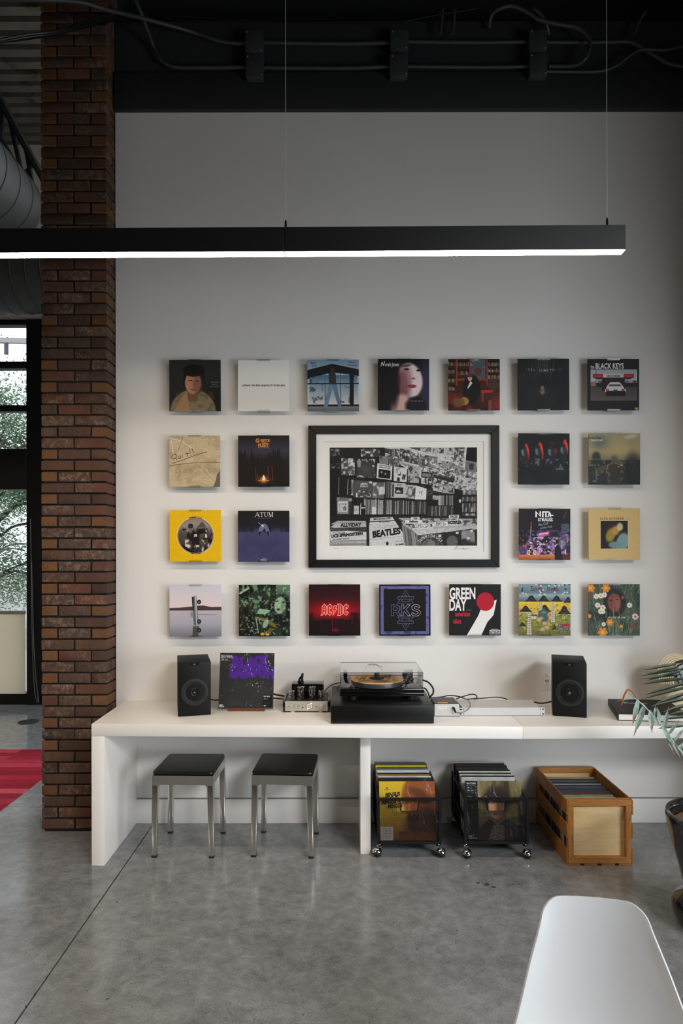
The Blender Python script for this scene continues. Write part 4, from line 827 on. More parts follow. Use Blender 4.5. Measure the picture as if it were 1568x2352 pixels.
def build_covers():
    back = B().box((0, -.0035, 0), (.07, .007, .30)).bevel(.001, 1).mesh('wall_plate'); back.materials.append(m_acryl)
    lip = B().box((0, -.0315, 0), (.078, .050, .002)).box((0, -.0565, .0045), (.078, .002, .011)).bevel(.0004, 1).mesh('lip'); lip.materials.append(m_acryl)
    rr = random.Random(21)
    for i, ((x0, x1, y0, y1), fn, short_, label) in enumerate(COVERS):
        Y = -.050; a, c = W(x0, y1, Y), W(x1, y0, Y); ctr = (a + c) / 2; w, h = c.x - a.x, c.z - a.z
        me = sleeve_mesh(w, h); me.materials.append(fn().mat('cover_print', .5, .0))
        o = put('record_sleeve', me); o.location = ctr; o.rotation_euler = (0, rr.uniform(-.004, .004), rr.uniform(-.006, .006)); tag(o, label, 'record', 'record sleeves on the wall')
        t = thing('record_mount', 'clear acrylic wall mount holding the sleeve of ' + short_, 'mount', (ctr.x, 0, ctr.z), 0, 'acrylic mounts of the wall records')
        put('wall_plate', back, None, t)
        l1 = put('lip', lip, None, t); l1.location = (0, 0, -h / 2 - .0015); l2 = put('lip', lip, None, t); l2.location = (0, 0, h / 2 + .0015); l2.rotation_euler = (0, math.pi, 0)
build_covers()

# --- the big framed black-and-white print of a record shop (coordinates of a close-up of it)
def shop_print():
    c = Cv(1515, 1010, 1010, (24, 24, 24)); ox, oy = 33, 38; r = random.Random(31)
    def q(p): return [(x - ox, y - oy) for x, y in p]
    def P(pts, g): c.poly(q(pts), (g, g, g))
    def busy(pts, g, seed, hi=.9, n=(60, 40)):
        P(pts, g); xs = [p[0] for p in pts]; ys = [p[1] for p in pts]; bx = (min(xs) + 6 - ox, min(ys) + 6 - oy, max(xs) - 6 - ox, max(ys) - 6 - oy)
        v = 235 if g < 128 else 40; c.blotch(n[0], n[1], seed, .55, .66, (v, v, v), hi, 3, bx); v = 160 if g < 128 else 130; c.blotch(n[0] * 1.6, n[1] * 1.6, seed + 1, .58, .7, (v, v, v), .7, 2, bx)
    # pale upper right wall falling away, dark corner
    P([(600, 38), (1440, 38), (1548, 60), (1548, 520), (1100, 460), (900, 300), (600, 120)], 205); c.blotch(60, 30, 3, .5, .66, (90, 90, 90), .7, 4, (900, 100, 1515, 460)); c.blotch(90, 50, 5, .55, .66, (30, 30, 30), .8, 3, (980, 160, 1515, 480))
    P([(1436, 38), (1548, 38), (1548, 190), (1430, 170)], 14); P([(1424, 172), (1545, 190), (1540, 296), (1420, 280)], 120); P([(1470, 200), (1515, 206), (1510, 268), (1468, 262)], 50)
    for (p, g, s) in (([(1318, 38), (1424, 38), (1400, 190), (1310, 160)], 60, 1), ([(1215, 38), (1312, 38), (1300, 120), (1220, 100)], 190, 2), ([(1090, 38), (1212, 38), (1205, 110), (1110, 70)], 190, 3), ([(830, 38), (980, 38), (960, 72), (880, 58)], 60, 4), ([(985, 38), (1080, 38), (1075, 85), (990, 90)], 100, 5)): busy(p, g, s)
    c.line(q([(1440, 38), (1418, 250)]), 8, (235, 235, 235)); c.line(q([(830, 38), (1000, 90), (1240, 170), (1420, 240)]), 7, (225, 225, 225)); c.line(q([(36, 280), (300, 340), (520, 370), (800, 400), (1090, 435)]), 14, (12, 12, 12)); c.line(q([(600, 110), (840, 190), (1060, 235), (1330, 300), (1545, 360)]), 5, (30, 30, 30))
    # rows of sleeves pinned on the wall
    row1 = [(150, 140, 145, 180, 70), (310, 150, 195, 190, 48), (352, 45, 200, 85, 50), (600, 45, 95, 95, 55), (700, 48, 50, 110, 60), (755, 48, 105, 130, 50), (862, 80, 88, 120, 62), (962, 105, 90, 115, 70), (1052, 120, 90, 110, 120), (1186, 175, 80, 95, 170), (1264, 190, 50, 85, 120), (1318, 215, 40, 90, 140), (1360, 230, 55, 85, 150), (545, 120, 92, 88, 130), (640, 130, 110, 100, 80)]
    for i, (x, y, w, h, g) in enumerate(row1): busy([(x, y), (x + w, y + h * .14), (x + w - 4, y + h * 1.05), (x - 2, y + h)], g, 40 + i)
    busy([(36, 45), (140, 60), (140, 130), (36, 130)], 40, 70, .4); P([(36, 190), (146, 200), (140, 300), (36, 270)], 20); busy([(40, 195), (140, 205), (136, 260), (40, 250)], 30, 71, .6)
    P([(318, 165), (500, 195), (496, 346), (312, 318)], 58); c.glow(400 - ox, 270 - oy, 60, 50, (90, 90, 90), .6); P([(318, 165), (356, 172), (350, 240), (316, 236)], 150); P([(470, 218), (492, 222), (490, 236), (470, 233)], 230)
    P([(522, 198), (678, 226), (668, 372), (514, 352)], 222); P([(538, 256), (660, 276), (654, 360), (532, 346)], 22); c.ell(566 - ox, 290 - oy, 8, 12, (180, 180, 180)); c.ell(606 - ox, 308 - oy, 8, 12, (170, 170, 170)); c.text('THE BROTHERS FIRST', 600 - ox, 232 - oy, 11, (25, 25, 25), .82, .03, rot=-.17); c.text('EMPEROR OF FUNK', 596 - ox, 252 - oy, 11, (25, 25, 25), .82, .03, rot=-.17)
    P([(692, 232), (828, 250), (824, 394), (690, 382)], 214); busy([(706, 246), (770, 252), (766, 330), (706, 326)], 214, 80); P([(784, 312), (818, 316), (806, 372), (770, 362)], 70); P([(726, 345), (752, 347), (752, 384), (726, 382)], 24); busy([(836, 215), (955, 240), (950, 405), (836, 395)], 176, 82); busy([(962, 240), (1056, 258), (1052, 290), (965, 275)], 220, 83); c.text('Oregon', 800 - ox, 220 - oy, 30, (40, 40, 40), .8, 0, rot=-.2)
    P([(976, 284), (1092, 300), (1088, 352), (975, 345)], 30); busy([(986, 300), (1076, 312), (1074, 342), (984, 334)], 130, 85); busy([(972, 350), (1040, 358), (1038, 415), (972, 410)], 200, 86); busy([(1042, 360), (1088, 366), (1086, 430), (1042, 424)], 50, 87); P([(1098, 318), (1320, 358), (1306, 402), (1090, 345)], 40)
    # lower row of sleeves
    P([(120, 340), (228, 360), (220, 524), (118, 516)], 22); c.line(q([(128, 345), (122, 515)]), 6, (150, 150, 150)); c.line(q([(222, 362), (214, 520)]), 6, (190, 190, 190)); P([(256, 366), (280, 370), (272, 530), (250, 526)], 190); c.scribble(252 - ox, 520 - oy, 276 - ox, 140, (60, 60, 60), 3, 3, 2)
    P([(286, 374), (472, 384), (468, 556), (282, 550)], 78); busy([(296, 470), (462, 478), (460, 552), (296, 546)], 62, 90); c.text('AMON', 383 - ox, 420 - oy, 19, (230, 230, 230), .85, .04); c.text('DUUL II', 383 - ox, 444 - oy, 18, (230, 230, 230), .85, .04); busy([(474, 392), (606, 398), (590, 564), (470, 556)], 92, 91, .8, (20, 14)); P([(436, 386), (468, 388), (466, 408), (438, 405)], 230)
    for i in range(7): x = 612 + i * 8; c.line(q([(x, 390), (x - 2, 550)]), 5, (r.randint(50, 170),) * 3)
    P([(668, 396), (816, 408), (812, 556), (664, 552)], 196); P([(706, 444), (790, 450), (788, 514), (704, 510)], 30); busy([(712, 470), (786, 474), (784, 506), (712, 504)], 40, 93); P([(676, 410), (696, 412), (692, 545), (672, 543)], 60); c.text('BITCH', 748 - ox, 428 - oy, 14, (40, 40, 40), .9, .03); busy([(818, 420), (916, 428), (906, 566), (812, 560)], 196, 94, .9, (24, 18)); c.ell(860 - ox, 496 - oy, 34, 56, (90, 90, 90), .7, .3); c.ell(860 - ox, 490 - oy, 20, 36, (200, 200, 200), .9, .3)
    P([(918, 428), (1030, 462), (1022, 584), (908, 572)], 224); c.scribble(950 - ox, 525 - oy, 985 - ox, 34, (60, 60, 60), 3, 6, 4); P([(1034, 452), (1108, 460), (1106, 578), (1028, 572)], 34); c.ell(1062 - ox, 500 - oy, 26, 20, (150, 150, 150), .8, .2); c.ell(1062 - ox, 500 - oy, 21, 15, (34, 34, 34), 1, .2); busy([(1094, 380), (1190, 395), (1186, 500), (1094, 480)], 196, 96); busy([(1196, 410), (1330, 430), (1320, 515), (1190, 505)], 170, 97); busy([(1092, 528), (1150, 535), (1145, 592), (1090, 588)], 180, 98)
    for i in range(5): x = 1320 + i * 45; busy([(x, 320 + i * 12), (x + 42, 328 + i * 12), (x + 40, 430 + i * 10), (x - 2, 420 + i * 10)], 200, 100 + i)
    # shelves of spines
    P([(36, 300), (118, 320), (118, 540), (36, 540)], 18); P([(40, 540), (100, 550), (100, 740), (36, 740)], 16); P([(400, 560), (1300, 580), (1300, 750), (400, 735)], 20); x = 404
    while x < 1026:
        w = r.uniform(5, 13); t = 560 + (x - 404) * .05 + r.uniform(0, 12); pale = x < 580; P([(x, t), (x + w * .8, t), (x + w * .8 - 3, 724), (x - 4, 724)], r.randint(130, 235) if pale and r.random() < .7 else r.choice([36, 54, 70, 96, 120, 60, 170])); x += w
    x = 1150
    while x < 1306: w = r.uniform(5, 12); P([(x, 530), (x + w * .8, 531), (x + w * .8, 634), (x, 632)], r.choice([40, 90, 150, 190, 210, 60])); x += w
    x = 1040
    while x < 1306: w = r.uniform(5, 12); P([(x, 640), (x + w * .8, 641), (x + w * .8 - 3, 750), (x - 3, 748)], r.choice([30, 60, 90, 140, 180, 50])); x += w
    P([(1316, 460), (1400, 480), (1390, 720), (1306, 720)], 16); P([(1362, 570), (1384, 574), (1382, 606), (1362, 602)], 225)
    for yy in (475, 545, 610, 655, 715):
        x = 1400
        while x < 1545: w = r.uniform(6, 14); P([(x, yy), (x + w * .8, yy + 3), (x + w * .8 - 6, yy + 50), (x - 6, yy + 46)], r.choice([30, 70, 120, 200, 90, 160])); x += w
    P([(106, 548), (262, 560), (252, 720), (110, 720)], 150); c.text('HOLIDAY', 176 - ox, 580 - oy, 20, (36, 36, 36), .85, .03); P([(120, 592), (216, 592), (214, 696), (118, 696)], 218); busy([(124, 604), (210, 604), (208, 690), (124, 690)], 210, 110, .7, (80, 80)); P([(226, 590), (262, 590), (256, 720), (224, 720)], 50); P([(280, 636), (332, 636), (330, 722), (278, 722)], 205); c.scribble(284 - ox, 712 - oy, 326 - ox, 60, (90, 90, 90), 2.5, 8, 3); P([(358, 650), (404, 650), (400, 724), (352, 724)], 14); c.line(q([(352, 612), (348, 724)]), 7, (220, 220, 220)); P([(386, 562), (398, 562), (400, 636), (384, 630)], 170); P([(358, 650), (398, 650), (398, 664), (358, 664)], 210); P([(466, 646), (512, 646), (508, 724), (466, 724)], 216)
    # bins in front
    P([(36, 740), (1548, 740), (1548, 1048), (36, 1048)], 26); y = 790
    for i in range(9): x0 = 110 - i * 18; P([(max(x0, 36), y), (402 + i, y + 2), (410, y + 34), (36, y + 38)], [170, 190, 210, 60, 80, 200, 215, 190, 150][i]); y += 28
    P([(36, 880), (410, 905), (410, 990), (36, 985)], 216); P([(40, 862), (408, 852), (410, 884), (40, 900)], 70); c.text('ALLYIDAY', 250 - ox, 850 - oy, 36, (18, 18, 18), .9, .05, rot=.02); c.text('DEEP PURPLE', 290 - ox, 884 - oy, 18, (30, 30, 30), 1.2, .03, rot=.02); c.text('ALEXANDRIA', 130 - ox, 920 - oy, 13, (50, 50, 50), 1.1, .02, rot=.04)
    c.text('UCE SPRINGSTEEN', 210 - ox, 948 - oy, 29, (18, 18, 18), .93, .06, .08, rot=.09); c.text('E STREET BAND', 150 - ox, 984 - oy, 14, (60, 60, 60), 1.25, .02, rot=.08)
    for i in range(5): yy = 990 + i * 13; c.line(q([(36, yy + 10), (406, yy)]), 4, (r.randint(40, 200),) * 3)
    P([(450, 760), (676, 750), (800, 940), (806, 1048), (440, 1048), (436, 850)], 216); P([(446, 764), (676, 752), (690, 776), (446, 796)], 205); c.text('BEATLES RELATED', 572 - ox, 776 - oy, 16, (20, 20, 20), .95, .04, rot=.06); c.line(q([(446, 800), (700, 788)]), 9, (60, 60, 60)); c.text('BLACKBIRD', 600 - ox, 808 - oy, 11, (40, 40, 40), 1.4, .02, rot=.04); c.text('BADFINGER', 640 - ox, 848 - oy, 11, (120, 120, 120), 1, .01)
    for i in range(4): yy = 824 + i * 15; c.line(q([(440, yy + 10), (705 + i * 16, yy)]), 2.5, (150, 150, 150))
    c.text('BEATLES', 618 - ox, 942 - oy, 62, (14, 14, 14), .86, .05, .05, rot=.14); c.line(q([(482, 905), (500, 896), (508, 956)]), 9, (14, 14, 14)); c.line(q([(440, 985), (796, 948)]), 3, (150, 150, 150)); c.ell(624 - ox, 1024 - oy, 13, 20, (24, 24, 24)); c.text('The Beatles', 750 - ox, 1040 - oy, 16, (24, 24, 24), .8, .04, rot=.1); c.scribble(704 - ox, 1010 - oy, 788 - ox, 24, (150, 150, 150), 3, 9, 4)
    P([(770, 830), (900, 880), (940, 940), (936, 1048), (806, 1048)], 120)
    for i in range(16): x = 780 + i * 10; c.line(q([(x, 850 + i * 5), (x + 20, 1048)]), 4, (r.choice([40, 80, 200, 150]),) * 3)
    P([(740, 760), (1548, 770), (1548, 850), (960, 930), (790, 840)], 176); c.blotch(50, 60, 21, .5, .62, (50, 50, 50), .85, 3, (700, 715, 1515, 800)); P([(880, 880), (1100, 870), (1548, 846), (1548, 880), (1180, 912), (940, 940)], 222)
    for i in range(8): c.line(q([(900 + i * 4, 880 + i * 7), (1545, 850 + i * 4)]), 2, (150, 150, 150))
    for (x, y, w, h, t) in ((868, 750, 88, 26, 'Chess'), (806, 780, 180, 34, 'Bellicose'), (880, 815, 215, 56, ''), (1098, 802, 150, 44, ''), (1254, 778, 140, 60, ''), (1258, 730, 104, 36, 'FACES')):
        P([(x, y + 4), (x + w, y), (x + w, y + h), (x, y + h + 4)], 226)
        if t: c.text(t, x + w / 2 - ox, y + h - 7 - oy, h * .58, (24, 24, 24), .85, .04)
        else: c.scribble(x + 24 - ox, y + h * .45 - oy, x + w - 24 - ox, h * .25, (40, 40, 40), 3.5, int(x), 5); c.scribble(x + 24 - ox, y + h * .85 - oy, x + w - 24 - ox, h * .25, (40, 40, 40), 3.5, int(x) + 1, 5)
    c.text('B', 893 - ox, 862 - oy, 34, (20, 20, 20), .8, .05); c.text('B', 1078 - ox, 852 - oy, 28, (20, 20, 20), .8, .05); c.text('B', 850 - ox, 846 - oy, 20, (30, 30, 30), .8, .04); c.text('BOWLER', 1322 - ox, 824 - oy, 32, (24, 24, 24), .75, .05)
    P([(944, 944), (1190, 915), (1192, 1048), (936, 1048)], 60); c.blotch(60, 50, 23, .55, .66, (150, 150, 150), .5, 3, (905, 890, 1160, 1010)); c.ell(1075 - ox, 1030 - oy, 44, 40, (130, 130, 130), .9, .3)
    for i, ch in enumerate('SUNNYDRUGS'): t = -1.12 + i * .245; c.text(ch, 1068 + 112 * math.sin(t) - ox, 1052 - 92 * math.cos(t) - oy, 30, (214, 214, 214), .75, .03, 0, 'c', -t * .8)
    P([(1196, 915), (1360, 890), (1390, 1048), (1198, 1048)], 34); c.ell(1292 - ox, 1005 - oy, 58, 62, (96, 96, 96), 1, .1); P([(1362, 890), (1500, 872), (1548, 1000), (1548, 1048), (1392, 1048)], 44); busy([(1380, 900), (1490, 885), (1530, 1030), (1400, 1030)], 44, 120, .5, (14, 10))
    for x, y in ((1164, 946), (1344, 916), (1456, 972), (1492, 894)): P([(x - 14, y - 10), (x + 14, y - 12), (x + 14, y + 10), (x - 14, y + 12)], 225)
    c.blotch(300, 220, 33, .56, .72, (250, 250, 250), .10, 1); c.blotch(300, 220, 35, .56, .72, (0, 0, 0), .14, 1); return c
def framed():
    Y = -.034; a, c = W(708, 1303.8, Y), W(1147, 977.2, Y); ctr = (a + c) / 2; w, h = c.x - a.x, c.z - a.z
    t = thing('framed_photograph', 'large black framed black-and-white photograph of a record shop', 'picture', (ctr.x, 0, ctr.z)); m_fr = M('black_frame_wood', (11, 10, 10), .45, spec=.3, var=.15, vs=12, stretch=(1, 1, 1)); f = .049; y0, y1 = -.034, -.004
    for pts in ([(-w / 2, -h / 2), (w / 2, -h / 2), (w / 2 - f, -h / 2 + f), (-w / 2 + f, -h / 2 + f)], [(-w / 2, h / 2), (w / 2, h / 2), (w / 2 - f, h / 2 - f), (-w / 2 + f, h / 2 - f)], [(-w / 2, -h / 2), (-w / 2 + f, -h / 2 + f), (-w / 2 + f, h / 2 - f), (-w / 2, h / 2)], [(w / 2, -h / 2), (w / 2 - f, -h / 2 + f), (w / 2 - f, h / 2 - f), (w / 2, h / 2)]):
        B().prism([(x, y0, z) for x, z in pts], (0, y1 - y0, 0)).bevel(.0015, 1).obj('frame_rail', m_fr, t)
    wi, hi = w / 2 - f, h / 2 - f; px = lambda x: (W(x, 0, -.012).x - ctr.x); pz = lambda y: (W(0, y, -.012).z - ctr.z)
    mx0, mx1, mz0, mz1 = px(742.5), px(1111), pz(1268), pz(1014.5); m_mat = M('white_mat_board', (236, 235, 233), .85, var=.01)
    b = B()
    for s in (((-wi - .004, mz1), (wi + .004, hi + .004)), ((-wi - .004, -hi - .004), (wi + .004, mz0)), ((-wi - .004, mz0), (mx0, mz1)), ((mx1, mz0), (wi + .004, mz1))): b.span((s[0][0], -.014, s[0][1]), (s[1][0], -.010, s[1][1]))
    b.obj('mat_board', m_mat, t)
    pp = B().span((mx0 - .01, -.0085, mz0 - .01), (mx1 + .01, -.0075, mz1 + .01)).mesh('photo_paper'); uv_xz(pp, mx0 - .01, mx1 + .01, mz0 - .01, mz1 + .01)
    W_, H_ = mx1 - mx0 + .02, mz1 - mz0 + .02; cv = Cv(W_ * 1000, H_ * 1000, 1400, (236, 234, 229)); im = shop_print()
    X = lambda x: (px(x) - mx0 + .01) * 1000; Z = lambda y: (mz1 + .01 - pz(y)) * 1000
    sl = cv.win(X(757.4), Z(1028.2), X(1095.6), Z(1253.6)); hh, ww = cv.a[sl].shape[:2]
    yi = np.clip((np.arange(hh) + .5) / hh * im.H, 0, im.H - 1).astype(int); xi = np.clip((np.arange(ww) + .5) / ww * im.W, 0, im.W - 1).astype(int); cv.a[sl] = im.a[yi][:, xi]
    cv.text("Pitcher Bob's", X(771), Z(1260), 4.2, (60, 58, 56), .9, 0, .2); cv.text("'83", X(792), Z(1260), 4.2, (60, 58, 56), .9, 0, .2)
    k_ = (34, 32, 32); cv.line([(X(1043), Z(1263)), (X(1048), Z(1255)), (X(1051), Z(1257)), (X(1046), Z(1260)), (X(1053), Z(1262))], 1.1, k_); cv.scribble(X(1053), Z(1262), X(1076), 7, k_, 1., 4, 5); cv.line([(X(1064), Z(1258)), (X(1062), Z(1261)), (X(1068), Z(1262)), (X(1076), Z(1260))], 1.1, k_); cv.text("'83", X(1081), Z(1262), 3.6, k_, .8)
    put('photo_print', pp, cv.mat('photo_print', .5), t)
    B().span((-wi - .003, -.0185, -hi - .003), (wi + .003, -.0165, hi + .003)).obj('glass_pane', m_glass, t, smooth=False)
    B().span((-wi, -.007, -hi), (wi, -.003, hi)).obj('backing_board', m_dark, t)
framed()
# ------------------------------------------------------------------ bench
BT = .758; BL = -1.338; KX = .949                      # top height, left side, seam
FL, FK, FR = -.560, -.628, -.610                       # front edge: left end, seam, right end
bench = thing('wall_bench', 'long white built-in bench running along the wall under the records', 'bench', (0, 0, 0))
TH = .065
B().prism([(BL, FL, BT), (KX - .0003, FK, BT), (KX - .0003, -.001, BT), (BL, -.001, BT)], (0, 0, -TH)).bevel(.0025).obj('top_panel', m_bench, bench)
B().prism([(KX + .0003, FK + .0005, BT), (2.449, FR, BT), (2.449, -.001, BT), (KX + .0003, -.001, BT)], (0, 0, -TH)).bevel(.0025).obj('top_panel', m_bench, bench)
B().prism([(BL, FL, 0), (BL + .070, FL - .003, 0), (BL + .070, -.001, 0), (BL, -.001, 0)], (0, 0, BT - TH - .0006)).bevel(.0025).obj('end_panel', m_bench, bench)
dx0, dx1 = W(826.5, 0, -.43).x, W(850, 0, -.43).x
B().span((dx0, -.43, 0), (dx1, -.017, BT - TH - .0005)).bevel(.002).obj('divider_panel', m_bench, bench)

# ------------------------------------------------------------------ pendant lights
def pendant(xa, xb, ya, yb, label, cables):
    """linear fitting from xa to xb; cables: x positions of the hanging wires"""
    zb0, H_, Wd = 2.898, .100, .046
    L = math.hypot(xb - xa, yb - ya); an = math.atan2(yb - ya, xb - xa)
    t = thing('pendant_light', label, 'lamp', ((xa + xb) / 2, (ya + yb) / 2, zb0), an, 'linear pendant lights')
    B().span((-L / 2, -Wd / 2, .0), (L / 2, Wd / 2, H_)).bevel(.0015, 1).obj('housing', m_housing, t)
    B().span((-L / 2 + .001, -Wd / 2 + .001, -.0016), (L / 2 - .001, Wd / 2 - .001, -.0002)).obj('diffuser', m_lit, t)
    for x in cables:
        lx = (x - (xa + xb) / 2)
        B().cyl((lx, 0, H_), (lx, 0, 3.31), .0013, 6).obj('suspension_wire', m_cable_steel, t)
        B().cyl((lx, 0, H_), (lx, 0, H_ + .004), .008, 12).cyl((lx, 0, H_), (lx, 0, H_ + .030), .0052, 12).cyl((lx, 0, H_ + .03), (lx, 0, H_ + .040), .0052, 12, .002).obj('wire_gripper', m_chrome, t)
    return t
m_housing = M('black_anodised_housing', (24, 23, 23), .45, .2, var=.08)
m_lit = M('lit_diffuser', (255, 244, 228), .6, var=0., emit=(255, 237, 214), es=65.0)
YP = -1.37
XJ = W(655.5, 0, YP).x
pendant(-3.4, XJ - .0012, YP + .022, YP + .002, 'left length of the long black linear pendant, lit along its underside', ())
pendant(XJ + .0012, W(1429, 0, YP).x, YP + .002, YP - .012, 'right length of the long black linear pendant, hung on two wires', (W(657, 0, YP).x, W(1392, 0, YP).x))
# ------------------------------------------------------------------ things on the bench
def speaker(px0, px1, pyb, rz, label, fx):
    Wd, Hh, Dp = .180, .302, .278
    d = (CZ - BT) * F / (pyb - CY); Y = d - DW; x = ((px0 + px1) / 2 - CX) * d / F
    c = Vector((x, Y, BT)); t = thing('bookshelf_speaker', label, 'speaker', c, rz, 'bookshelf speakers')
    B().span((-Wd / 2, 0, .0008), (Wd / 2, Dp, Hh)).bevel(.004).obj('cabinet', m_spk, t)
    cz = Hh * .44; f = -.001
    def ring(prof): # lathe about the front axis
        b = B().lathe(prof, (0, 0, 0), 48); bmesh.ops.rotate(b.bm, verts=b.bm.verts, cent=(0, 0, 0), matrix=Matrix.Rotation(math.pi / 2, 3, 'X')); bmesh.ops.translate(b.bm, verts=b.bm.verts, vec=(0, f, cz)); return b
    ring([(.060, -.004), (.0755, -.004), (.0755, .002), (.073, .003), (.062, .0025), (.060, -.002)]).obj('driver_surround', m_rubber, t)
    dr = ring([(.0, -.002), (.062, -.002), (.062, .0015), (.058, .002), (.048, -.0015), (.022, -.003), (.020, -.0035), (0, -.0035)]); dr.obj('woofer_cone', m_cone, t)
    rb_ = B()
    for q in range(60):
        a = q * 6.2832 / 60; p0 = Vector((.053 * math.cos(a), f - .0028, cz + .053 * math.sin(a))); rb_.box(p0, (.009, .0022, .0018), (0, -a, 0))
    rb_.obj('surround_ribs', M('ribbed_rubber', (48, 48, 50), .4), t)
    ring([(.012, -.001), (.024, -.002), (.0245, .001), (.0215, .0035), (.0135, .002), (.012, .0)]).obj('tweeter_ring', m_satin, t)
    pl = B()
    for q in range(9):
        a = q * 6.2832 / 9 + .2; pl.box((.0072 * math.cos(a), f - .0045, cz + .0072 * math.sin(a)), (.0085, .0022, .0026), (0, -a, 0))
    pl.ball((0, f - .003, cz), .0032, 12); pl.obj('phase_plug', m_chrome, t)
    B().span((-.026, -.0015, Hh - .018), (.026, .001, Hh - .0008)).bevel(.001, 1).obj('name_plate', m_satin, t)
    me = flat_text('KEF', .0085, .0005); o = put('lettering', me, M('grey_lettering', (92, 92, 94), .5), t); o.location = (0, -.0022, Hh - .0125); o.rotation_euler = (math.pi / 2, 0, 0)
    return t
def flat_text(s, size, off=0., sx=1.):
    cu = bpy.data.curves.new('t', 'FONT'); cu.body = s; cu.size = size; cu.resolution_u = 2; cu.offset = off; cu.align_x = 'CENTER'; cu.align_y = 'CENTER'
    ob = bpy.data.objects.new('t', cu); me = bpy.data.meshes.new_from_object(ob); bpy.data.objects.remove(ob); bpy.data.curves.remove(cu)
    if sx != 1.:
        for v in me.vertices: v.co.x *= sx
    me.materials.clear(); return me
speaker(408.2, 484.2, 1644, .262, 'black bookshelf speaker standing at the left end of the white bench', 1)
speaker(1268.3, 1345.6, 1647.5, -.29, 'black bookshelf speaker standing in front of the wall outlet', -1)

# the record leaning on a walnut stand
def c_wrapped():
    c = Cv(col=(47, 45, 44)); c.vgrad([(0, (46, 46, 44)), (1, (50, 50, 50))]); c.blotch(4, 4, 3, .45, .8, (64, 62, 58), .5)
    pu = (78, 40, 140)
    def wavy(t, x0, y, h, w):
        for i, ch in enumerate(t): c.text(ch, x0 + i * w, y + 1.6 * math.sin(i * 1.3), h, pu, w / h * 1.25, .075, .0, 'c', .06 * math.cos(i))
    c.rect(20, 13, 88, 44, pu, .25); wavy('BLACK', 30, 24, 17, 13.4); wavy('SABBATH', 24, 43.5, 18, 11.6)
    w = (232, 230, 226); c.text('Black Sabbath', 2.4, 6.8, 2.6, w, 1, .03, 0, 'l'); c.text('Master of Reality', 2.4, 9.8, 2.3, w, 1, .01, 0, 'l'); c.text('VMP  Rock', 2.4, 13.2, 1.7, w, 1.1, .03, 0, 'l'); c.line([(2, 14.6), (19, 14.6)], .3, (150, 150, 150))
    c.text('VMP', 1.4, 95.4, 2.3, w, 1, .05, 0, 'l'); c.text('ROCK', 1.4, 97.8, 2.3, w, 1, .05, 0, 'l')
    c.rect(81, 75, 97, 97, (20, 20, 20)); c.text('Black Sabbath', 82, 78.6, 1.9, w, .8, .04, 0, 'l'); c.text('Master of Reality', 82, 81, 1.5, (150, 150, 150), .8, 0, 0, 'l'); c.text('VMP  Rock', 82, 83.4, 1.4, w, .9, .02, 0, 'l')
    for i in range(6): c.scribble(83, 87 + i * 1.5, 94, .5, (110, 110, 110), .25, i, .6)
    c.text('VMP', 84.4, 95.6, 1.6, w, 1, .04); return c
d = (CZ - BT) * F / (1633 - CY); Ys = d - DW
st = thing('record_stand', 'small dark walnut stand propping the purple lettered record on the bench', 'stand', (W(565, 0, Ys).x, Ys, BT), -.02)
hw = 42 * d / F
B().span((-hw, -.006, 0), (hw, .016, .012)).box((0, -.0035, .0155), (2 * hw, .005, .008)).bevel(.001, 1).obj('front_ledge', m_walnut, st)
B().box((0, .045, .006), (.05, .10, .010)).bevel(.001, 1).obj('foot', m_walnut, st)
B().box((0, .034, .078), (.05, .006, .14), (-.16, 0, 0)).bevel(.001, 1).obj('back_rest', m_walnut, st)
lp = sleeve_mesh(.318, .318, .006); lp.materials.append(c_wrapped().mat('wrapped_print', .4, wrap=.95))
o = put('record_sleeve', lp); tilt = -.16; o.rotation_euler = (tilt, .004, -.02)
cz_ = BT + .0125; o.location = (W(565.4, 0, Ys + .03).x, Ys + .010 + .159 * math.sin(-tilt), cz_ + .159 * math.cos(tilt))
tag(o, 'shrink-wrapped black record with wavy purple lettering on a walnut stand', 'record')

# valve amplifier
d = (CZ - BT) * F / (1636 - CY); Ya = d - DW; axc = W(703, 0, Ya).x
amp = thing('valve_amplifier', 'small valve amplifier with silver front and four caged tubes', 'amplifier', (axc, Ya, BT))
u = d / F; pw = 97.8 * u; z0 = .007; z1 = z0 + 22.8 * u
B().span((-pw / 2, .004, z0), (pw / 2, .235, z1)).bevel(.002, 1).obj('chassis', m_satin, amp)
B().span((-pw / 2, -.002, z0), (pw / 2, .004, z1)).bevel(.0008, 1).obj('front_panel', m_brush, amp)
for s in (-1, 1):
    prof = [(-.004, z0 - .003), (.232, z0 - .003), (.238, z0 + .01), (.236, z1 + .006), (.222, z1 + .016), (.19, z1 + .016), (.02, z1 + .006), (-.002, z1), (-.006, z1 - .01), (-.006, z0 + .006)]
    B().prism([(s * pw / 2, y, z) for y, z in prof], (s * .013, 0, 0)).bevel(.002).obj('side_cheek', m_gloss, amp)
for s in (-.33, .33): B().cyl((s * pw, .012, 0), (s * pw, .012, z0), .014, 20).obj('foot', m_brush, amp)
for s in (-.33, .33): B().cyl((s * pw, .2, 0), (s * pw, .2, z0), .012, 16).obj('foot', m_satin, amp)
tw = 73 * (Ya + .15 + DW) / F
B().span((-tw / 2, .13, z1), (tw / 2, .232, z1 + .072)).bevel(.0025).obj('transformer_cover', m_gloss, amp)
def px2x(px, Y): return W(px, 0, Y).x - axc
def pz(py, Y): return W(0, py, Y).z - BT
def knob(px, py, r, name='knob', mat=m_chrome, dep=.012):
    x, z = px2x(px, Ya), pz(py, Ya); return B().cyl((x, -.002, z), (x, -.002 - dep, z), r, 24).bevel(.0012, 1).obj(name, mat, amp)
k1 = knob(662.8, 1623, .0062); knob(675, 1622.5, .0062); knob(685.2, 1622.3, .0062)
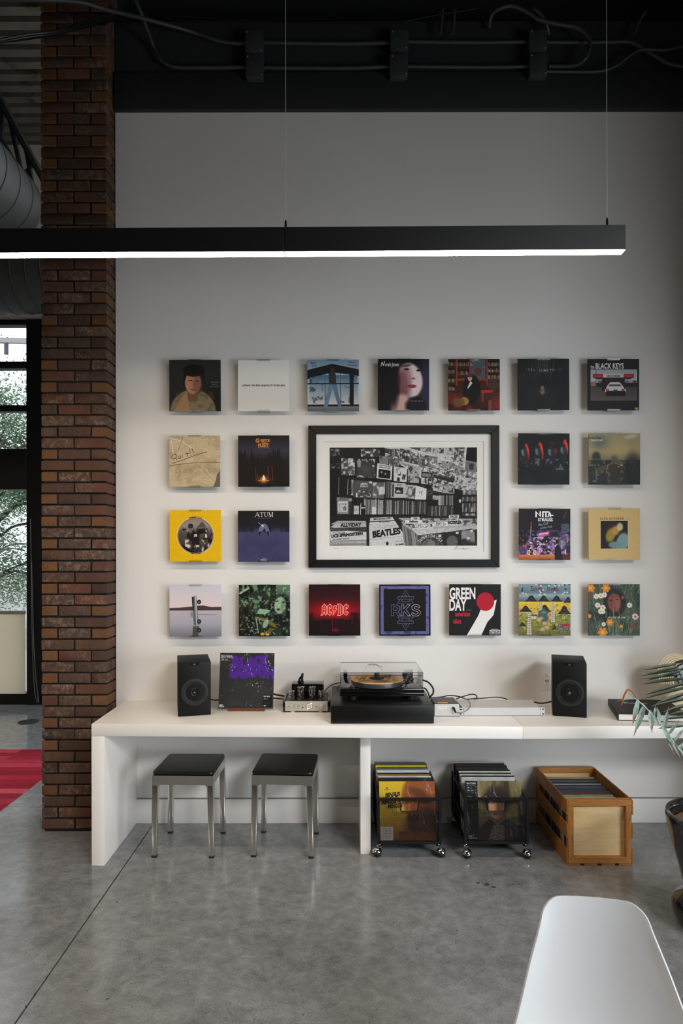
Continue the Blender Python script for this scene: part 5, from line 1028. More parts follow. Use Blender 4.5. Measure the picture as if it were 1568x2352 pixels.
vk = knob(737.8, 1621.8, .0125, 'volume_knob', m_brush, .016)
x, z = px2x(694.3, Ya), pz(1624.3, Ya); B().cyl((x, -.003, z), (x, -.0015, z), .0064, 20).obj('jack_ring', m_chrome, amp); B().cyl((x, -.0036, z), (x, -.0028, z), .004, 16).obj('jack_hole', m_dark, amp)
x, z = px2x(725.4, Ya), pz(1622.5, Ya); B().cyl((x, -.004, z), (x, -.001, z), .0032, 12).obj('indicator_lamp', m_dark, amp)
x, z = px2x(709.8, Ya), pz(1621.8, Ya)
B().tube([(x + .0185 * math.cos(a), -.004, z + .0185 * math.sin(a)) for a in [q * 6.2832 / 32 for q in range(32)]], .0024, 8, True).obj('meter_bezel', m_chrome, amp)
cv = Cv(col=(228, 220, 202), n=160); cv.line([(50 + 30 * math.cos(t), 64 - 30 * math.sin(t)) for t in [.5 + q * .107 for q in range(21)]], 3, (60, 54, 50)); cv.line([(50, 78), (30, 36)], 2, (30, 26, 26)); cv.rect(20, 66, 80, 70, (80, 74, 70)); cv.text('VU', 50, 60, 9, (60, 54, 50))
mb = B().cyl((0, 0, 0), (0, .002, 0), .0172, 28).mesh('meter_face'); uv_xz(mb, -.0172, .0172, -.0172, .0172); o = put('meter_face', mb, cv.mat('meter_print', .4), amp); o.location = (x, -.0042, z)
lt = flat_text('POWER', .0042); o = put('lettering', lt, m_dark, amp); o.location = (px2x(662.8, Ya), -.0024, pz(1613.4, Ya)); o.rotation_euler = (math.pi / 2, 0, 0)
for px, t_ in ((675, 'TREBLE'), (685.2, 'BASS'), (694.3, 'PHONES'), (738, 'VOLUME')):
    o = put('lettering', flat_text(t_, .0034), m_dark, amp); o.location = (px2x(px, Ya), -.0024, pz(1617 if px < 730 else 1613.4, Ya)); o.rotation_euler = (math.pi / 2, 0, 0)
m_tube = clear('valve_glass', (.72, .70, .68), .35, .03)
for px, top, r, hh in ((690.3, 1577.7, .0175, 1), (716.3, 1577.7, .0175, 1), (668.4, 1587, .0165, 0), (737.8, 1587, .0165, 0)):
    Yt = Ya + .062 if hh else Ya + .05
    x = px2x(px, Yt); zt_ = pz(top, Yt); zb_ = z1; y = Yt - Ya
    H_ = zt_ - zb_
    q = B()
    for a in range(6): an = a * 1.0472 + .3; q.cyl((x + r * math.cos(an), y + r * math.sin(an), zb_), (x + r * math.cos(an), y + r * math.sin(an), zt_), .0008, 6); q.ball((x + r * 1.06 * math.cos(an), y + r * 1.06 * math.sin(an), zt_), .0022, 8)
    for f_ in (.02, .36, .68, .97): q.tube([(x + r * math.cos(a), y + r * math.sin(a), zb_ + H_ * f_) for a in [n_ * 6.2832 / 24 for n_ in range(24)]], .0009, 6, True)
    q.cyl((x, y, zt_ - .003), (x, y, zt_ + .006), .0016, 8); q.cyl((x - r, y, zt_), (x + r, y, zt_), .0008, 6); q.cyl((x, y - r, zt_), (x, y + r, zt_), .0008, 6)
    cage = q.obj('valve_cage', m_chrome, amp)
    B().lathe([(.006, zb_), (.0105, zb_ + .002), (.0118, zb_ + .012), (.0118, zb_ + H_ * .72), (.009, zb_ + H_ * .84), (.002, zb_ + H_ * .93), (0, zb_ + H_ * .94)], (x, y, 0), 20).obj('valve', m_tube, cage)
    B().lathe([(.0, zb_ + .004), (.0075, zb_ + .006), (.0075, zb_ + H_ * .55), (.004, zb_ + H_ * .58), (.004, zb_ + H_ * .66), (0, zb_ + H_ * .68)], (x, y, 0), 14).obj('valve_plates', m_conduit, cage)

# black cat figurine sitting on the transformer cover
Yc = Ya + .165; ccx = W(691, 0, Yc).x
def cat():
    me = bpy.data.meshes.new('skeleton')
    pts = {'hip': ((-.009, 0, .013), .0150), 'mid': ((-.005, 0, .024), .0145), 'chest': ((.004, 0, .033), .0115), 'neck': ((.0068, 0, .0415), .0080), 'head': ((.0085, -.001, .0485), .0092), 'muzzle': ((.0125, -.005, .0470), .0050),
           'el': ((.0055, -.003, .0555), .0034), 'er': ((.0125, .001, .0555), .0034), 'elt': ((.0048, -.003, .0605), .001), 'ert': ((.0135, .001, .0605), .001), 'sl': ((.0065, .006, .026), .0062), 'sr': ((.0065, -.006, .026), .0062), 'pl': ((.0105, .006, .004), .0042), 'pr': ((.0105, -.006, .004), .0042), 'fl': ((.0150, .006, .003), .0036), 'fr': ((.0150, -.006, .003), .0036),
           'kl': ((-.002, .010, .011), .0088), 'kr': ((-.002, -.010, .011), .0088), 'hl': ((.005, .011, .003), .004), 'hr': ((.005, -.011, .003), .004), 't1': ((-.020, .002, .005), .0044), 't2': ((-.017, .014, .004), .0036), 't3': ((-.005, .019, .0035), .0028)}
    ed = [('hip', 'mid'), ('mid', 'chest'), ('chest', 'neck'), ('neck', 'head'), ('head', 'muzzle'), ('head', 'el'), ('head', 'er'), ('el', 'elt'), ('er', 'ert'), ('chest', 'sl'), ('chest', 'sr'), ('sl', 'pl'), ('sr', 'pr'), ('pl', 'fl'), ('pr', 'fr'), ('hip', 'kl'), ('hip', 'kr'), ('kl', 'hl'), ('kr', 'hr'), ('hip', 't1'), ('t1', 't2'), ('t2', 't3')]
    ks = list(pts); me.from_pydata([pts[k_][0] for k_ in ks], [(ks.index(a), ks.index(c)) for a, c in ed], [])
    o = bpy.data.objects.new('cat_figurine', me); S.collection.objects.link(o); sk = o.modifiers.new('skin', 'SKIN'); ss = o.modifiers.new('sub', 'SUBSURF'); ss.levels = ss.render_levels = 2
    for i, k_ in enumerate(ks): me.skin_vertices[0].data[i].radius = (pts[k_][1],) * 2
    me.skin_vertices[0].data[0].use_root = True
    dg = bpy.context.evaluated_depsgraph_get(); m2 = bpy.data.meshes.new_from_object(o.evaluated_get(dg)); bpy.data.objects.remove(o); m2.name = 'cat_figurine'; m2.materials.clear(); m2.materials.append(m_gloss)
    m2.polygons.foreach_set('use_smooth', [True] * len(m2.polygons)); return m2
cm = cat()
zmin = min(v.co.z for v in cm.vertices)
o = put('cat_figurine', cm); o.location = (ccx, Yc, BT + z1 + .072 - zmin + .0003); o.rotation_euler = (0, 0, -.1); tag(o, 'little black cat figurine sitting on top of the valve amplifier', 'figurine')

# black plinth and turntable
Yq = -.570; dq = Yq + DW
qx0, qx1 = W(759, 0, Yq).x, W(995.8, 0, Yq).x
B_ = thing('equipment_plinth', 'low wide black box plinth under the turntable', 'plinth', ((qx0 + qx1) / 2, Yq, BT)); PZ = .097; hw = (qx1 - qx0) / 2
B().span((-hw, 0, .003), (hw, .52, PZ)).bevel(.0025).obj('plinth_body', m_satin, B_)
B().span((-hw + .012, .012, 0), (hw - .012, .50, .003)).obj('plinth_base', m_dark, B_)
Yt = -.45; dt = Yt + DW
tx0, tx1 = W(780, 0, Yt).x, W(974, 0, Yt).x; tcx = (tx0 + tx1) / 2; hw = (tx1 - tx0) / 2
zt0 = W(0, 1600, Yt).z; zt1 = W(0, 1583.2, Yt).z; zp = BT + PZ
tt = thing('turntable', 'black turntable with printed cork mat under a clear dust cover', 'turntable', (tcx, Yt, zp)); r0, r1 = zt0 - zp, zt1 - zp
B().span((-hw, 0, r0 + .019), (hw, .36, r1)).bevel(.003).obj('upper_plinth', m_gloss, tt)
B().span((-hw, .002, r0), (hw - .0, .36, r0 + .017)).bevel(.003).obj('lower_plinth', m_gloss, tt)
for sx in (-1, 1):
    for y in (.05, .31): B().cyl((sx * (hw - .07), y, 0), (sx * (hw - .07), y, r0), .022, 20, .026).obj('foot', m_rubber, tt)
Ypl = -.315; pcx = W(864.6, 0, Ypl).x - tcx; pcy = Ypl - Yt; zm = W(0, 1558.6, Ypl).z - zp
B().lathe([(.02, r1), (.135, r1 + .001), (.146, r1 + .004), (.148, zm - .012), (.146, zm - .005), (0, zm - .005)], (pcx, pcy, 0), 64).obj('platter', M('dark_grey_platter', (66, 66, 70), .4, .3, var=.05), tt)
cv = Cv(col=(214, 172, 118), n=512); cv.blotch(60, 60, 3, .4, .85, (196, 152, 98), .6); rr_ = random.Random(4); ink = (74, 52, 38)
for i in range(26): a = rr_.uniform(0, 6.283); p = [(50 + q * math.cos(a + .02 * q * rr_.uniform(-1, 1)), 50 + q * math.sin(a + .02 * q * rr_.uniform(-1, 1))) for q in np.linspace(20, 43, 9)]; cv.line(p, .9, ink)
for i in range(420): a = rr_.uniform(0, 6.283); q = rr_.uniform(23, 42); cv.ell(50 + q * math.cos(a), 50 + q * math.sin(a), rr_.uniform(.3, 1.0), .5, ink, .8, .4, a) if abs(math.sin(a)) < .8 or q < 34 else None
cv.line([(50 + 16.5 * math.cos(a), 50 + 16.5 * math.sin(a)) for a in np.linspace(0, 6.283, 40)], .6, ink); cv.line([(50 + 19 * math.cos(a), 50 + 19 * math.sin(a)) for a in np.linspace(0, 6.283, 40)], .4, ink)
cv.scribble(34, 92, 66, 3, ink, .8, 9, 1.3)
mm = B().lathe([(.0, zm - .005), (.1478, zm - .005), (.150, zm - .003), (.1495, zm), (0, zm)], (0, 0, 0), 72).mesh('platter_mat'); uv = mm.uv_layers.new(name='print')
for q in mm.loops: cc = mm.vertices[q.vertex_index].co; uv.data[q.index].uv = (cc.x / .3 + .5, cc.y / .3 + .5)
o = put('platter_mat', mm, cv.mat('mat_print', .8), tt); o.location = (pcx, pcy, 0)
B().lathe([(0, zm), (.043, zm), (.0435, zm + .003), (.040, zm + .006), (.016, zm + .009), (.015, zm + .010), (.0150, zm + .034), (.0135, zm + .036), (0, zm + .036)], (pcx, pcy, 0), 32).obj('record_clamp', m_rubber, tt)
bx, by = W(806.5, 0, -.40).x - tcx, -.395 - Yt
B().lathe([(0, r1), (.021, r1), (.022, r1 + .004), (.018, r1 + .009), (.010, r1 + .012), (.009, r1 + .016), (0, r1 + .0165)], (bx, by, 0), 28).obj('start_button', m_chrome, tt)
# tonearm
ay = -.19 - Yt; tax = W(936, 0, -.19).x - tcx; za = W(0, 1556, -.19).z - zp
B().lathe([(0, r1), (.034, r1), (.035, r1 + .006), (.028, r1 + .009), (.016, r1 + .010), (.015, za - .004), (.017, za), (.017, za + .014), (0, za + .016)], (tax, ay, 0), 28).obj('tonearm_base', m_gloss, tt)
B().ball((tax + .0, ay + .055, za + .008), .029, 24, (1, .8, 1)).cyl((tax, ay, za + .008), (tax, ay + .05, za + .008), .009, 16).obj('counterweight', m_satin, tt)
B().tube([(tax, ay, za + .01), (tax - .02, ay - .12, za + .008), (tax - .05, ay - .205, za + .004)], .0042, 10).box((tax - .055, ay - .216, za), (.014, .028, .006), (0, 0, -.22)).obj('tonearm_wand', m_satin, tt)
B().cyl((tax - .042, ay - .10, r1), (tax - .042, ay - .10, za + .004), .005, 12).box((tax - .042, ay - .10, za + .004), (.02, .008, .006)).obj('arm_rest', m_chrome, tt)
B().cyl((tax + .03, ay - .02, r1 + .006), (tax + .03, ay - .02, r1 + .016), .008, 16).obj('bias_knob', M('brass', (206, 150, 60), .2, 1.), tt)
B().tube(smooth_path([Vector((pcx - .07, pcy + .12, zm + .01)), Vector((pcx - .05, pcy + .13, zm + .05)), Vector((pcx - .02, pcy + .12, zm + .062)), Vector((pcx + .02, pcy + .10, zm + .055)), Vector((pcx + .035, pcy + .06, zm + .03))]), .002, 8).obj('lead_wire', m_greycable, tt)
B().prism([(tax - .048, .022, r1 + .0006), (tax - .036, .022, r1 + .0006), (tax - .042, .034, r1 + .0006)], (0, 0, .0005)).obj('triangle_mark', M('pale_mark', (200, 198, 194), .5), tt)
# dust cover
cw0, cw1 = W(780.8, 0, Yt + .008).x - tcx, W(970.4, 0, Yt + .008).x - tcx; zc0, zc1 = r1, W(0, 1545, Yt + .006).z - zp; cy0, cy1 = .008, .345; th = .004; tp = .012
dc = B().span((cw0, cy0, zc1 - th), (cw1, cy1, zc1)).span((cw0, cy0, zc0), (cw1, cy0 + th, zc1 - th)).span((cw0, cy0 + th, zc0), (cw0 + th, cy1, zc1 - th)).span((cw1 - th, cy0 + th, zc0), (cw1, cy1, zc1 - th)).span((cw0 + th, cy1 - th, zc0), (cw1 - th, cy1, zc1 - th)).obj('dust_cover', m_smoke, tt, smooth=False)
ed = B()
for p, q in (((cw0, cy0, zc1), (cw1, cy0, zc1)), ((cw0, cy0, zc1 - .017), (cw1, cy0, zc1 - .017)), ((cw0, cy0, zc0), (cw0, cy0, zc1)), ((cw1, cy0, zc0), (cw1, cy0, zc1)), ((cw0, cy0, zc1), (cw0, cy1, zc1)), ((cw1, cy0, zc1), (cw1, cy1, zc1)), ((cw0, cy1, zc1), (cw1, cy1, zc1))): ed.cyl(p, q, .0011, 6)
ed.obj('cover_edge', m_edge, dc)
B().span((-.014, .2, zc1), (.014, .208, zc1 + .0006)).obj('cover_badge', M('grey_badge', (120, 118, 116), .4), dc)
for s in (cw0 + .03, cw1 - .03): B().span((s - .012, cy1, r1), (s + .012, cy1 + .02, r1 + .045)).bevel(.003).obj('hinge', m_satin, tt)

# little grey supply box, silver rack unit, book, outlet
Yb = -.41; bx0, bx1 = W(997.6, 0, Yb).x, W(1053.2, 0, Yb).x; zb1 = W(0, 1617.8, Yb).z - BT; hw = (bx1 - bx0) / 2
pb = thing('power_supply', 'small grey and black supply box with an orange sticker beside the black plinth', 'supply box', ((bx0 + bx1) / 2, Yb, BT))
B().span((-hw, .003, .004), (hw, .175, zb1)).bevel(.0015, 1).obj('case', m_satin, pb); B().span((-hw - .001, -.001, .004), (hw + .001, .003, zb1)).obj('front_panel', m_steelbox, pb)
B().span((-hw, 0, 0), (hw, .17, .004)).obj('base', m_rubber, pb)
sx = lambda x: W(x, 0, Yb).x - pb.location.x; sz = lambda y: W(0, y, Yb).z - BT
cv = Cv(100, 34, 200, (236, 233, 224)); cv.text('The VPI', 50, 24, 14, (70, 66, 64), 1., 0, .25); me = B().box((0, 0, 0), (.044, .0008, .0125)).mesh('paper_label'); uv_xz(me, -.022, .022, -.00625, .00625); o = put('paper_label', me, cv.mat('label_print', .7), pb); o.location = (sx(1016), -.0016, sz(1625.2)); o.rotation_euler = (0, -.09, 0)
st_ = B().span((sx(1007), .022, zb1), (sx(1029.5), .05, zb1 + .0006)).obj('orange_sticker', M('orange_sticker', (240, 158, 70), .5), pb); B().span((sx(1000), .018, zb1), (sx(1042), .052, zb1 + .0003)).obj('grey_sticker', M('dark_grey_sticker', (62, 60, 58), .5), pb)
x, z = sx(1040), sz(1628.5); B().cyl((x, -.001, z + .006), (x, -.006, z + .006), .0075, 16).obj('socket', m_chrome, pb); B().cyl((x + .001, -.006, z + .005), (x + .008, -.034, z - .012), .0075, 14, .0045).obj('plug', m_rubber, pb)
Yr = -.402; rx0, rx1 = W(1053.5, 0, Yr).x, W(1250.2, 0, Yr).x; zr0, zr1 = .0025, W(0, 1626, Yr).z - BT; rc_ = (rx0 + rx1) / 2; hw = (rx1 - rx0) / 2
rk = thing('rack_unit', 'thin silver rack unit lying flat on the bench beside the supply box', 'rack unit', (rc_, Yr, BT))
B().span((-hw, 0, zr0), (hw, .003, zr1)).bevel(.0006, 1).obj('face_plate', m_steelbox, rk); B().prism([(-hw + .02, .003, zr0), (hw - .022, .003, zr0), (hw - .022, .20, zr0), (-hw + .02, .20, zr0)], (0, 0, zr1 - zr0 - .0005)).bevel(.001, 1).obj('case', m_steelbox, rk)
for s in (-1, 1):
    for z in (.2, .8):
        zz_ = zr0 + (zr1 - zr0) * z; B().cyl((s * (hw - .010) - .003, -.0006, zz_), (s * (hw - .010) - .003, .0008, zz_), .0034, 10).cyl((s * (hw - .010) + .003, -.0006, zz_), (s * (hw - .010) + .003, .0008, zz_), .0034, 10).obj('mount_slot', m_dark, rk); B().cyl((s * (hw - .025), -.0012, zz_), (s * (hw - .025), .0008, zz_), .0028, 10).obj('screw', m_conduit, rk)
B().cyl((0, -.0006, (zr0 + zr1) / 2), (0, .0006, (zr0 + zr1) / 2), .002, 8).obj('indicator_lamp', M('green_indicator', (150, 190, 170), .4), rk)
pts = [(1.497, -.510), (1.865, -.552), (1.925, -.185), (1.590, -.147)]
bc = Vector((sum(p[0] for p in pts) / 4, sum(p[1] for p in pts) / 4, BT)); L = [(p[0] - bc.x, p[1] - bc.y) for p in pts]
bk = thing('hardback_book', 'thick black hardback book lying on the bench under the palm frond', 'book', bc)
hb = .0385
B().prism([(x, y, .0003) for x, y in L], (0, 0, .003)).prism([(x, y, hb - .003) for x, y in L], (0, 0, .003)).prism([(L[0][0], L[0][1], .003), (L[0][0] + .004, L[0][1] - .0005, .003), (L[3][0] + .004, L[3][1], .003), (L[3][0], L[3][1], .003)], (0, 0, hb - .006)).bevel(.0008, 1).obj('book_cover', M('black_cloth_cover', (20, 19, 20), .6, bump=.1, bs=500), bk)
ins = lambda p: (p[0] * .985, p[1] * .985)
I = [(L[0][0] + .004, L[0][1] + .0045), (L[1][0] - .006, L[1][1] + .005), (L[2][0] - .006, L[2][1] - .004), (L[3][0] + .004, L[3][1] - .004)]
B().prism([(x, y, .0034) for x, y in I], (0, 0, hb - .0068)).obj('page_block', m_paper, bk)
o = put('lettering', flat_text('Rock', .05, .0008, 1.25), M('white_foil', (214, 212, 206), .5), bk); o.location = (-.020, .085, hb + .0004); o.rotation_euler = (0, 0, -.10)
o = put('lettering', flat_text('ROCK', .014, .0002), M('white_foil_dull', (140, 138, 134), .5), bk); o.location = ((L[3][0] * .8 + L[0][0] * .2) - .0006, L[3][1] * .8 + L[0][1] * .2, hb / 2); o.rotation_euler = (math.pi / 2, 0, math.atan2(L[0][1] - L[3][1], L[0][0] - L[3][0])); 
Yo = -.0035; oc = W(1254.2, 1563.5, 0)
ol = thing('wall_outlet', 'cream double wall outlet with two USB ports behind the right speaker', 'outlet', (oc.x, 0, oc.z))
pw_, ph_ = .076, .122
B().span((-pw_ / 2, -.006, -ph_ / 2), (pw_ / 2, 0, ph_ / 2)).bevel(.003).obj('face_plate', m_outlet, ol); B().span((-.0175, -.0085, -.036), (.0175, -.006, .036)).bevel(.0012, 1).obj('socket_insert', m_outlet, ol)
hl = B()
for z in (.0235, -.0235):
    for x, w_ in ((-.006, .0022), (.006, .0022)): hl.box((x, -.0086, z), (w_, .0006, .008))
    hl.cyl((0, -.0083, z + .0095), (0, -.0089, z + .0095), .0026, 10)
for x in (-.0065, .0065): hl.box((x, -.0086, .0), (.0062, .0006, .0128))
hl.obj('socket_slots', m_dark, ol); B().cyl((0, -.007, .049), (0, -.0055, .049), .003, 10).obj('plate_screw', m_brush, ol); B().cyl((0, -.007, -.049), (0, -.0055, -.049), .003, 10).obj('plate_screw', m_brush, ol)

# cables
def cable(pts, r, label, mat=None, name='cable'):
    return tag(B().tube(smooth_path([Vector(p) for p in pts], 8), r, 8).obj(name, mat or m_cable), label, 'cable')
zc_ = BT + .004
cable([W(484, 1606, -.2), W(495, 1607.5, -.16), W(520, 1604, -.14), W(560, 1603, -.13), W(600, 1600, -.12), W(628, 1603, -.13), W(645, 1605, -.16), W(662, 1606, -.2)], .0042, 'black speaker cable running from the left speaker behind the leaning record')
cable([W(618, 1588, -.1), W(632, 1595, -.1), W(648, 1598, -.11), W(664, 1602, -.13)], .0055, 'thick black cable between the leaning record and the amplifier')
cable([W(745, 1590, -.16), W(752, 1580, -.15), W(764, 1572, -.14), W(780, 1568.4, -.13), W(800, 1572, -.12)], .003, 'thin black cable arching from the amplifier to the turntable')
cable([W(778, 1574, -.10), W(774, 1580, -.15), W(776, 1590, -.2), W(782, 1592, -.22)], .003, 'short black lead curling down at the left corner of the turntable')
cable([W(968, 1562, -.08), W(982, 1567, -.10), (W(993, 1580, -.12)), W(994, 1592, -.13), W(988, 1600, -.14), W(984, 1606, -.10)], .0055, 'thick black cable looping down behind the right end of the turntable')
cable([W(972, 1580, -.09), W(978, 1584, -.1), W(984, 1596, -.11), W(986, 1606, -.11)], .0045, 'black cable dropping straight behind the right end of the turntable')
cable([W(990, 1603, -.16), W(1015, 1601, -.16), W(1030, 1598, -.16), W(1052, 1600, -.17), W(1070, 1606, -.18), W(1086, 1605, -.18), W(1094, 1604, -.17), W(1092, 1597, -.16), W(1080, 1595.5, -.16), W(1060, 1601, -.17), W(1046, 1606, -.18)], .0035, 'black cable looped in a bow above the supply box')
cable([W(1086, 1606, -.12), W(1110, 1604, -.1), W(1135, 1602, -.08), W(1152, 1603, -.07), W(1164, 1607, -.05)], .0035, 'grey-black cable trailing behind the silver rack unit', m_conduit)
cable([W(1044, 1635.5, -.43), W(1056, 1637, -.44), W(1068, 1634, -.43), W(1077, 1626, -.40), W(1079, 1617, -.36), W(1073, 1608, -.3), W(1064, 1604, -.24)], .0032, 'grey cable curving from the plug of the supply box over the rack unit', m_greycable)
cable([W(1226, 1613, -.2), W(1238, 1615.6, -.19), W(1252, 1615, -.19), W(1270, 1611, -.2)], .0042, 'black speaker cable joining the rack unit and the right speaker')
# ------------------------------------------------------------------ stools under the bench
def stool(xc, yf, rz, label):
    t = thing('metal_stool', label, 'stool', (xc, yf, 0), rz, 'metal stools under the bench')
    wt, wb, D, H = .338, .346, .338, .452; lw = .030
    for sx in (-1, 1):
        for y0, sy in ((0, 1), (D, -1)):
            a = [(sx * wb / 2, y0, .012), (sx * (wb / 2 - lw), y0, .012), (sx * (wb / 2 - lw), y0 + sy * lw, .012), (sx * wb / 2, y0 + sy * lw, .012)]
            q = B(); bt = [q.bm.verts.new(p) for p in a]; tp = [q.bm.verts.new((sx * wt / 2, y0, H - .05)), q.bm.verts.new((sx * (wt / 2 - lw - .004), y0, H - .05)), q.bm.verts.new((sx * (wt / 2 - lw - .004), y0 + sy * (lw + .004), H - .05)), q.bm.verts.new((sx * wt / 2, y0 + sy * (lw + .004), H - .05))]
            for f_ in (bt, tp): q.bm.faces.new(f_)
            for i in range(4): q.bm.faces.new((bt[i], bt[(i + 1) % 4], tp[(i + 1) % 4], tp[i]))
            q.bevel(.005); lg = q.obj('leg', m_alu, t)
            B().box((sx * (wb / 2 - lw / 2), y0 + sy * lw / 2, .006), (lw - .002, lw - .002, .012)).bevel(.002, 1).obj('foot_cap', m_rubber, lg)
    ap = B(); r_ = .018
    for (p0, p1, out) in (((-wt / 2, 0), (wt / 2, 0), (0, .006)), ((-wt / 2, D - .006), (wt / 2, D - .006), (0, .006))):
        zs = [(p0[0] + .002, H)] + [(p1[0] - .002, H)] + [(p1[0] - .002, H - .0505)] + [(p1[0] - lw - .004 + 0, H - .0505 - r_)] + [(p1[0] - lw - .004 - r_ * (1 - math.cos(a)), H - .0505 - r_ * (1 - math.sin(a))) for a in (.4, .8, 1.2, 1.57)] + [(p0[0] + lw + .004 + r_ * (1 - math.cos(a)), H - .0505 - r_ * (1 - math.sin(a))) for a in (1.57, 1.2, .8, .4)] + [(p0[0] + lw + .004, H - .0505 - r_), (p0[0] + .002, H - .0505)]
        ap.prism([(x, p0[1], z) for x, z in zs], (0, .006, 0))
    for sx in (-1, 1): ap.span((sx * wt / 2, .006, H - .0505), (sx * (wt / 2 - .006), D - .006, H))
    ap.span((-wt / 2 + .006, .006, H - .008), (wt / 2 - .006, D - .006, H)); ap.obj('seat_apron', m_alu, t)
    cu = B().box((0, D / 2, H + .010), (wt - .002, D - .002, .0195))
    vs = [e for e in cu.bm.edges if abs((e.verts[0].co - e.verts[1].co).z) > .01]; bmesh.ops.bevel(cu.bm, geom=vs, offset=.022, segments=5, affect='EDGES', profile=.5)
    cu.bevel(.0075, 3); cu.obj('seat_cushion', m_leather, t)
    return t
stool(-.8725, -.477, -.025, 'polished aluminium stool with black cushion, nearer the bench end panel')
stool(-.3275, -.477, -.055, 'polished aluminium stool with black cushion, nearer the bench divider')

# ------------------------------------------------------------------ record crates
def mesh_mat():
    k = N('perforated_mesh'); t = k.t; v = k.coord('Object', (1, 1, 1))
    sep = k.n('ShaderNodeSeparateXYZ'); k.l(v, sep.inputs[0]); pitch_ = .0030
    def frac(o, off=None):
        m = k.n('ShaderNodeMath', operation='MULTIPLY_ADD'); m.inputs[1].default_value = 1 / pitch_; m.inputs[2].default_value = 100; k.l(o, m.inputs[0])
        f = k.n('ShaderNodeMath', operation='FRACT'); k.l(m.outputs[0], f.inputs[0]); s = k.n('ShaderNodeMath', operation='SUBTRACT'); k.l(f.outputs[0], s.inputs[0]); s.inputs[1].default_value = .5
        p = k.n('ShaderNodeMath', operation='MULTIPLY'); k.l(s.outputs[0], p.inputs[0]); k.l(s.outputs[0], p.inputs[1]); return p.outputs[0]
    ad = k.n('ShaderNodeMath', operation='ADD'); k.l(frac(sep.outputs[0]), ad.inputs[0]); k.l(frac(sep.outputs[2]), ad.inputs[1])
    lt_ = k.n('ShaderNodeMath', operation='LESS_THAN'); k.l(ad.outputs[0], lt_.inputs[0]); lt_.inputs[1].default_value = .215
    tr = k.n('ShaderNodeBsdfTransparent'); mx = k.n('ShaderNodeMixShader'); k.l(lt_.outputs[0], mx.inputs[0]); k.l(k.p.outputs[0], mx.inputs[1]); k.l(tr.outputs[0], mx.inputs[2]); k.l(mx.outputs[0], k.out.inputs[0])
    k.p.inputs['Base Color'].default_value = rgb((14, 14, 14)); k.p.inputs['Roughness'].default_value = .5; k.p.inputs['Specular IOR Level'].default_value = .25; return k.m
m_mesh = mesh_mat()
def mesh_crate(xc, yf, rz, label, swivel):
    Wd, D, z0, z1 = .352, .45, .080, .332; s = .015
    t = thing('record_crate', label, 'crate', (xc, yf, 0), rz, 'black metal crates on castors'); h = Wd / 2
    for x in (-h, h - s):
        for y in (0, D - s): B().span((x, y, z0), (x + s, y + s, z1)).bevel(.0015, 1).obj('post', m_blackmetal, t)
    def rail(a, b_): B().span(a, b_).bevel(.0015, 1).obj('rail', m_blackmetal, t)
    for y in (0, D - s): rail((-h + s, y, z1 - s), (h - s, y + s, z1)); rail((-h + s, y, z0), (h - s, y + s, z0 + s))
    for x in (-h, h - s): rail((x, s, z1 - s), (x + s, D - s, z1)); rail((x, s, z0), (x + s, D - s, z0 + s)); rail((x, s, z0 + .115), (x + s, D - s, z0 + .130))
    B().span((-h + s, s, z0 + .002), (h - s, D - s, z0 + .005)).obj('base_tray', m_blackmetal, t)
    # perforated end panels with a handle opening; the notch is trapezoid with rounded lower corners
    hx0, hx1, hb_, ht = .052, .043, z1 - .075, z1 - s + .001
    def notch(n=4):
        P = [(-hx0, ht), (-hx1 - .004, hb_ + .016)]
        P += [(-hx1 + .008 - .012 * math.cos(a), hb_ + .012 - .012 * math.sin(a)) for a in np.linspace(.3, 1.57, n)]
        return P + [(-x, z) for x, z in reversed(P)]
    for y, nm in ((.006, 1), (D - .009, 0)):
        q = B(); P = notch(); zb_ = z0 + s - .001; xl = h - s + .001
        q.prism([(-xl, y, ht), (-xl, y, zb_), (0, y, zb_), (0, y, hb_)] + [(x, y, z) for x, z in reversed(P[:len(P) // 2])], (0, .0015, 0))
        q.prism([(xl, y, ht), (xl, y, zb_), (0, y, zb_), (0, y, hb_)] + [(x, y, z) for x, z in P[len(P) // 2:]], (0, .0015, 0))
        q.obj('mesh_panel', m_mesh, t, smooth=False); B().tube([(x, y, z) for x, z in P], .0042, 8).obj('handle_trim', m_blackmetal, t)
    for i, (x, y) in enumerate(((-h + .014, .02), (h - .014, .02), (-h + .014, D - .02), (h - .014, D - .02))):
        ang = swivel[i % 2] if i < 2 else .8; ox, oy = .014 * math.cos(ang), .014 * math.sin(ang)
        c_ = B().cyl((x, y, z0), (x, y, z0 - .012), .007, 14).lathe([(0, .057), (.009, .057), (.0145, .061), (.0155, .066), (.012, .071), (0, .072)], (x, y, 0), 20).obj('castor', m_chrome, t)
        hood = B().ball((x + ox, y + oy, .0265), .0262, 20, (1, 1, 1), (.0, 0, 0)); bmesh.ops.bisect_plane(hood.bm, geom=hood.bm.verts[:] + hood.bm.edges[:] + hood.bm.faces[:], plane_co=(x + ox, y + oy, .030), plane_no=Vector((ox * -6, oy * -6, -.5)).normalized(), clear_outer=True); hood.obj('castor_hood', m_chrome, c_)
        B().ball((x + ox, y + oy, .0245), .0245, 20).obj('castor_ball', m_rubber, c_)
    return t
dfr = -.49
c1 = W(939, 0, dfr).x; c2 = W(1139, 0, dfr).x
mesh_crate(c1, dfr, .0, 'black metal mesh crate on castors beside the bench divider, holding records', (2.6, .2))
mesh_crate(c2, dfr, -.012, 'black metal mesh crate on castors in the middle, next to the wooden crate', (-1.4, -1.2))

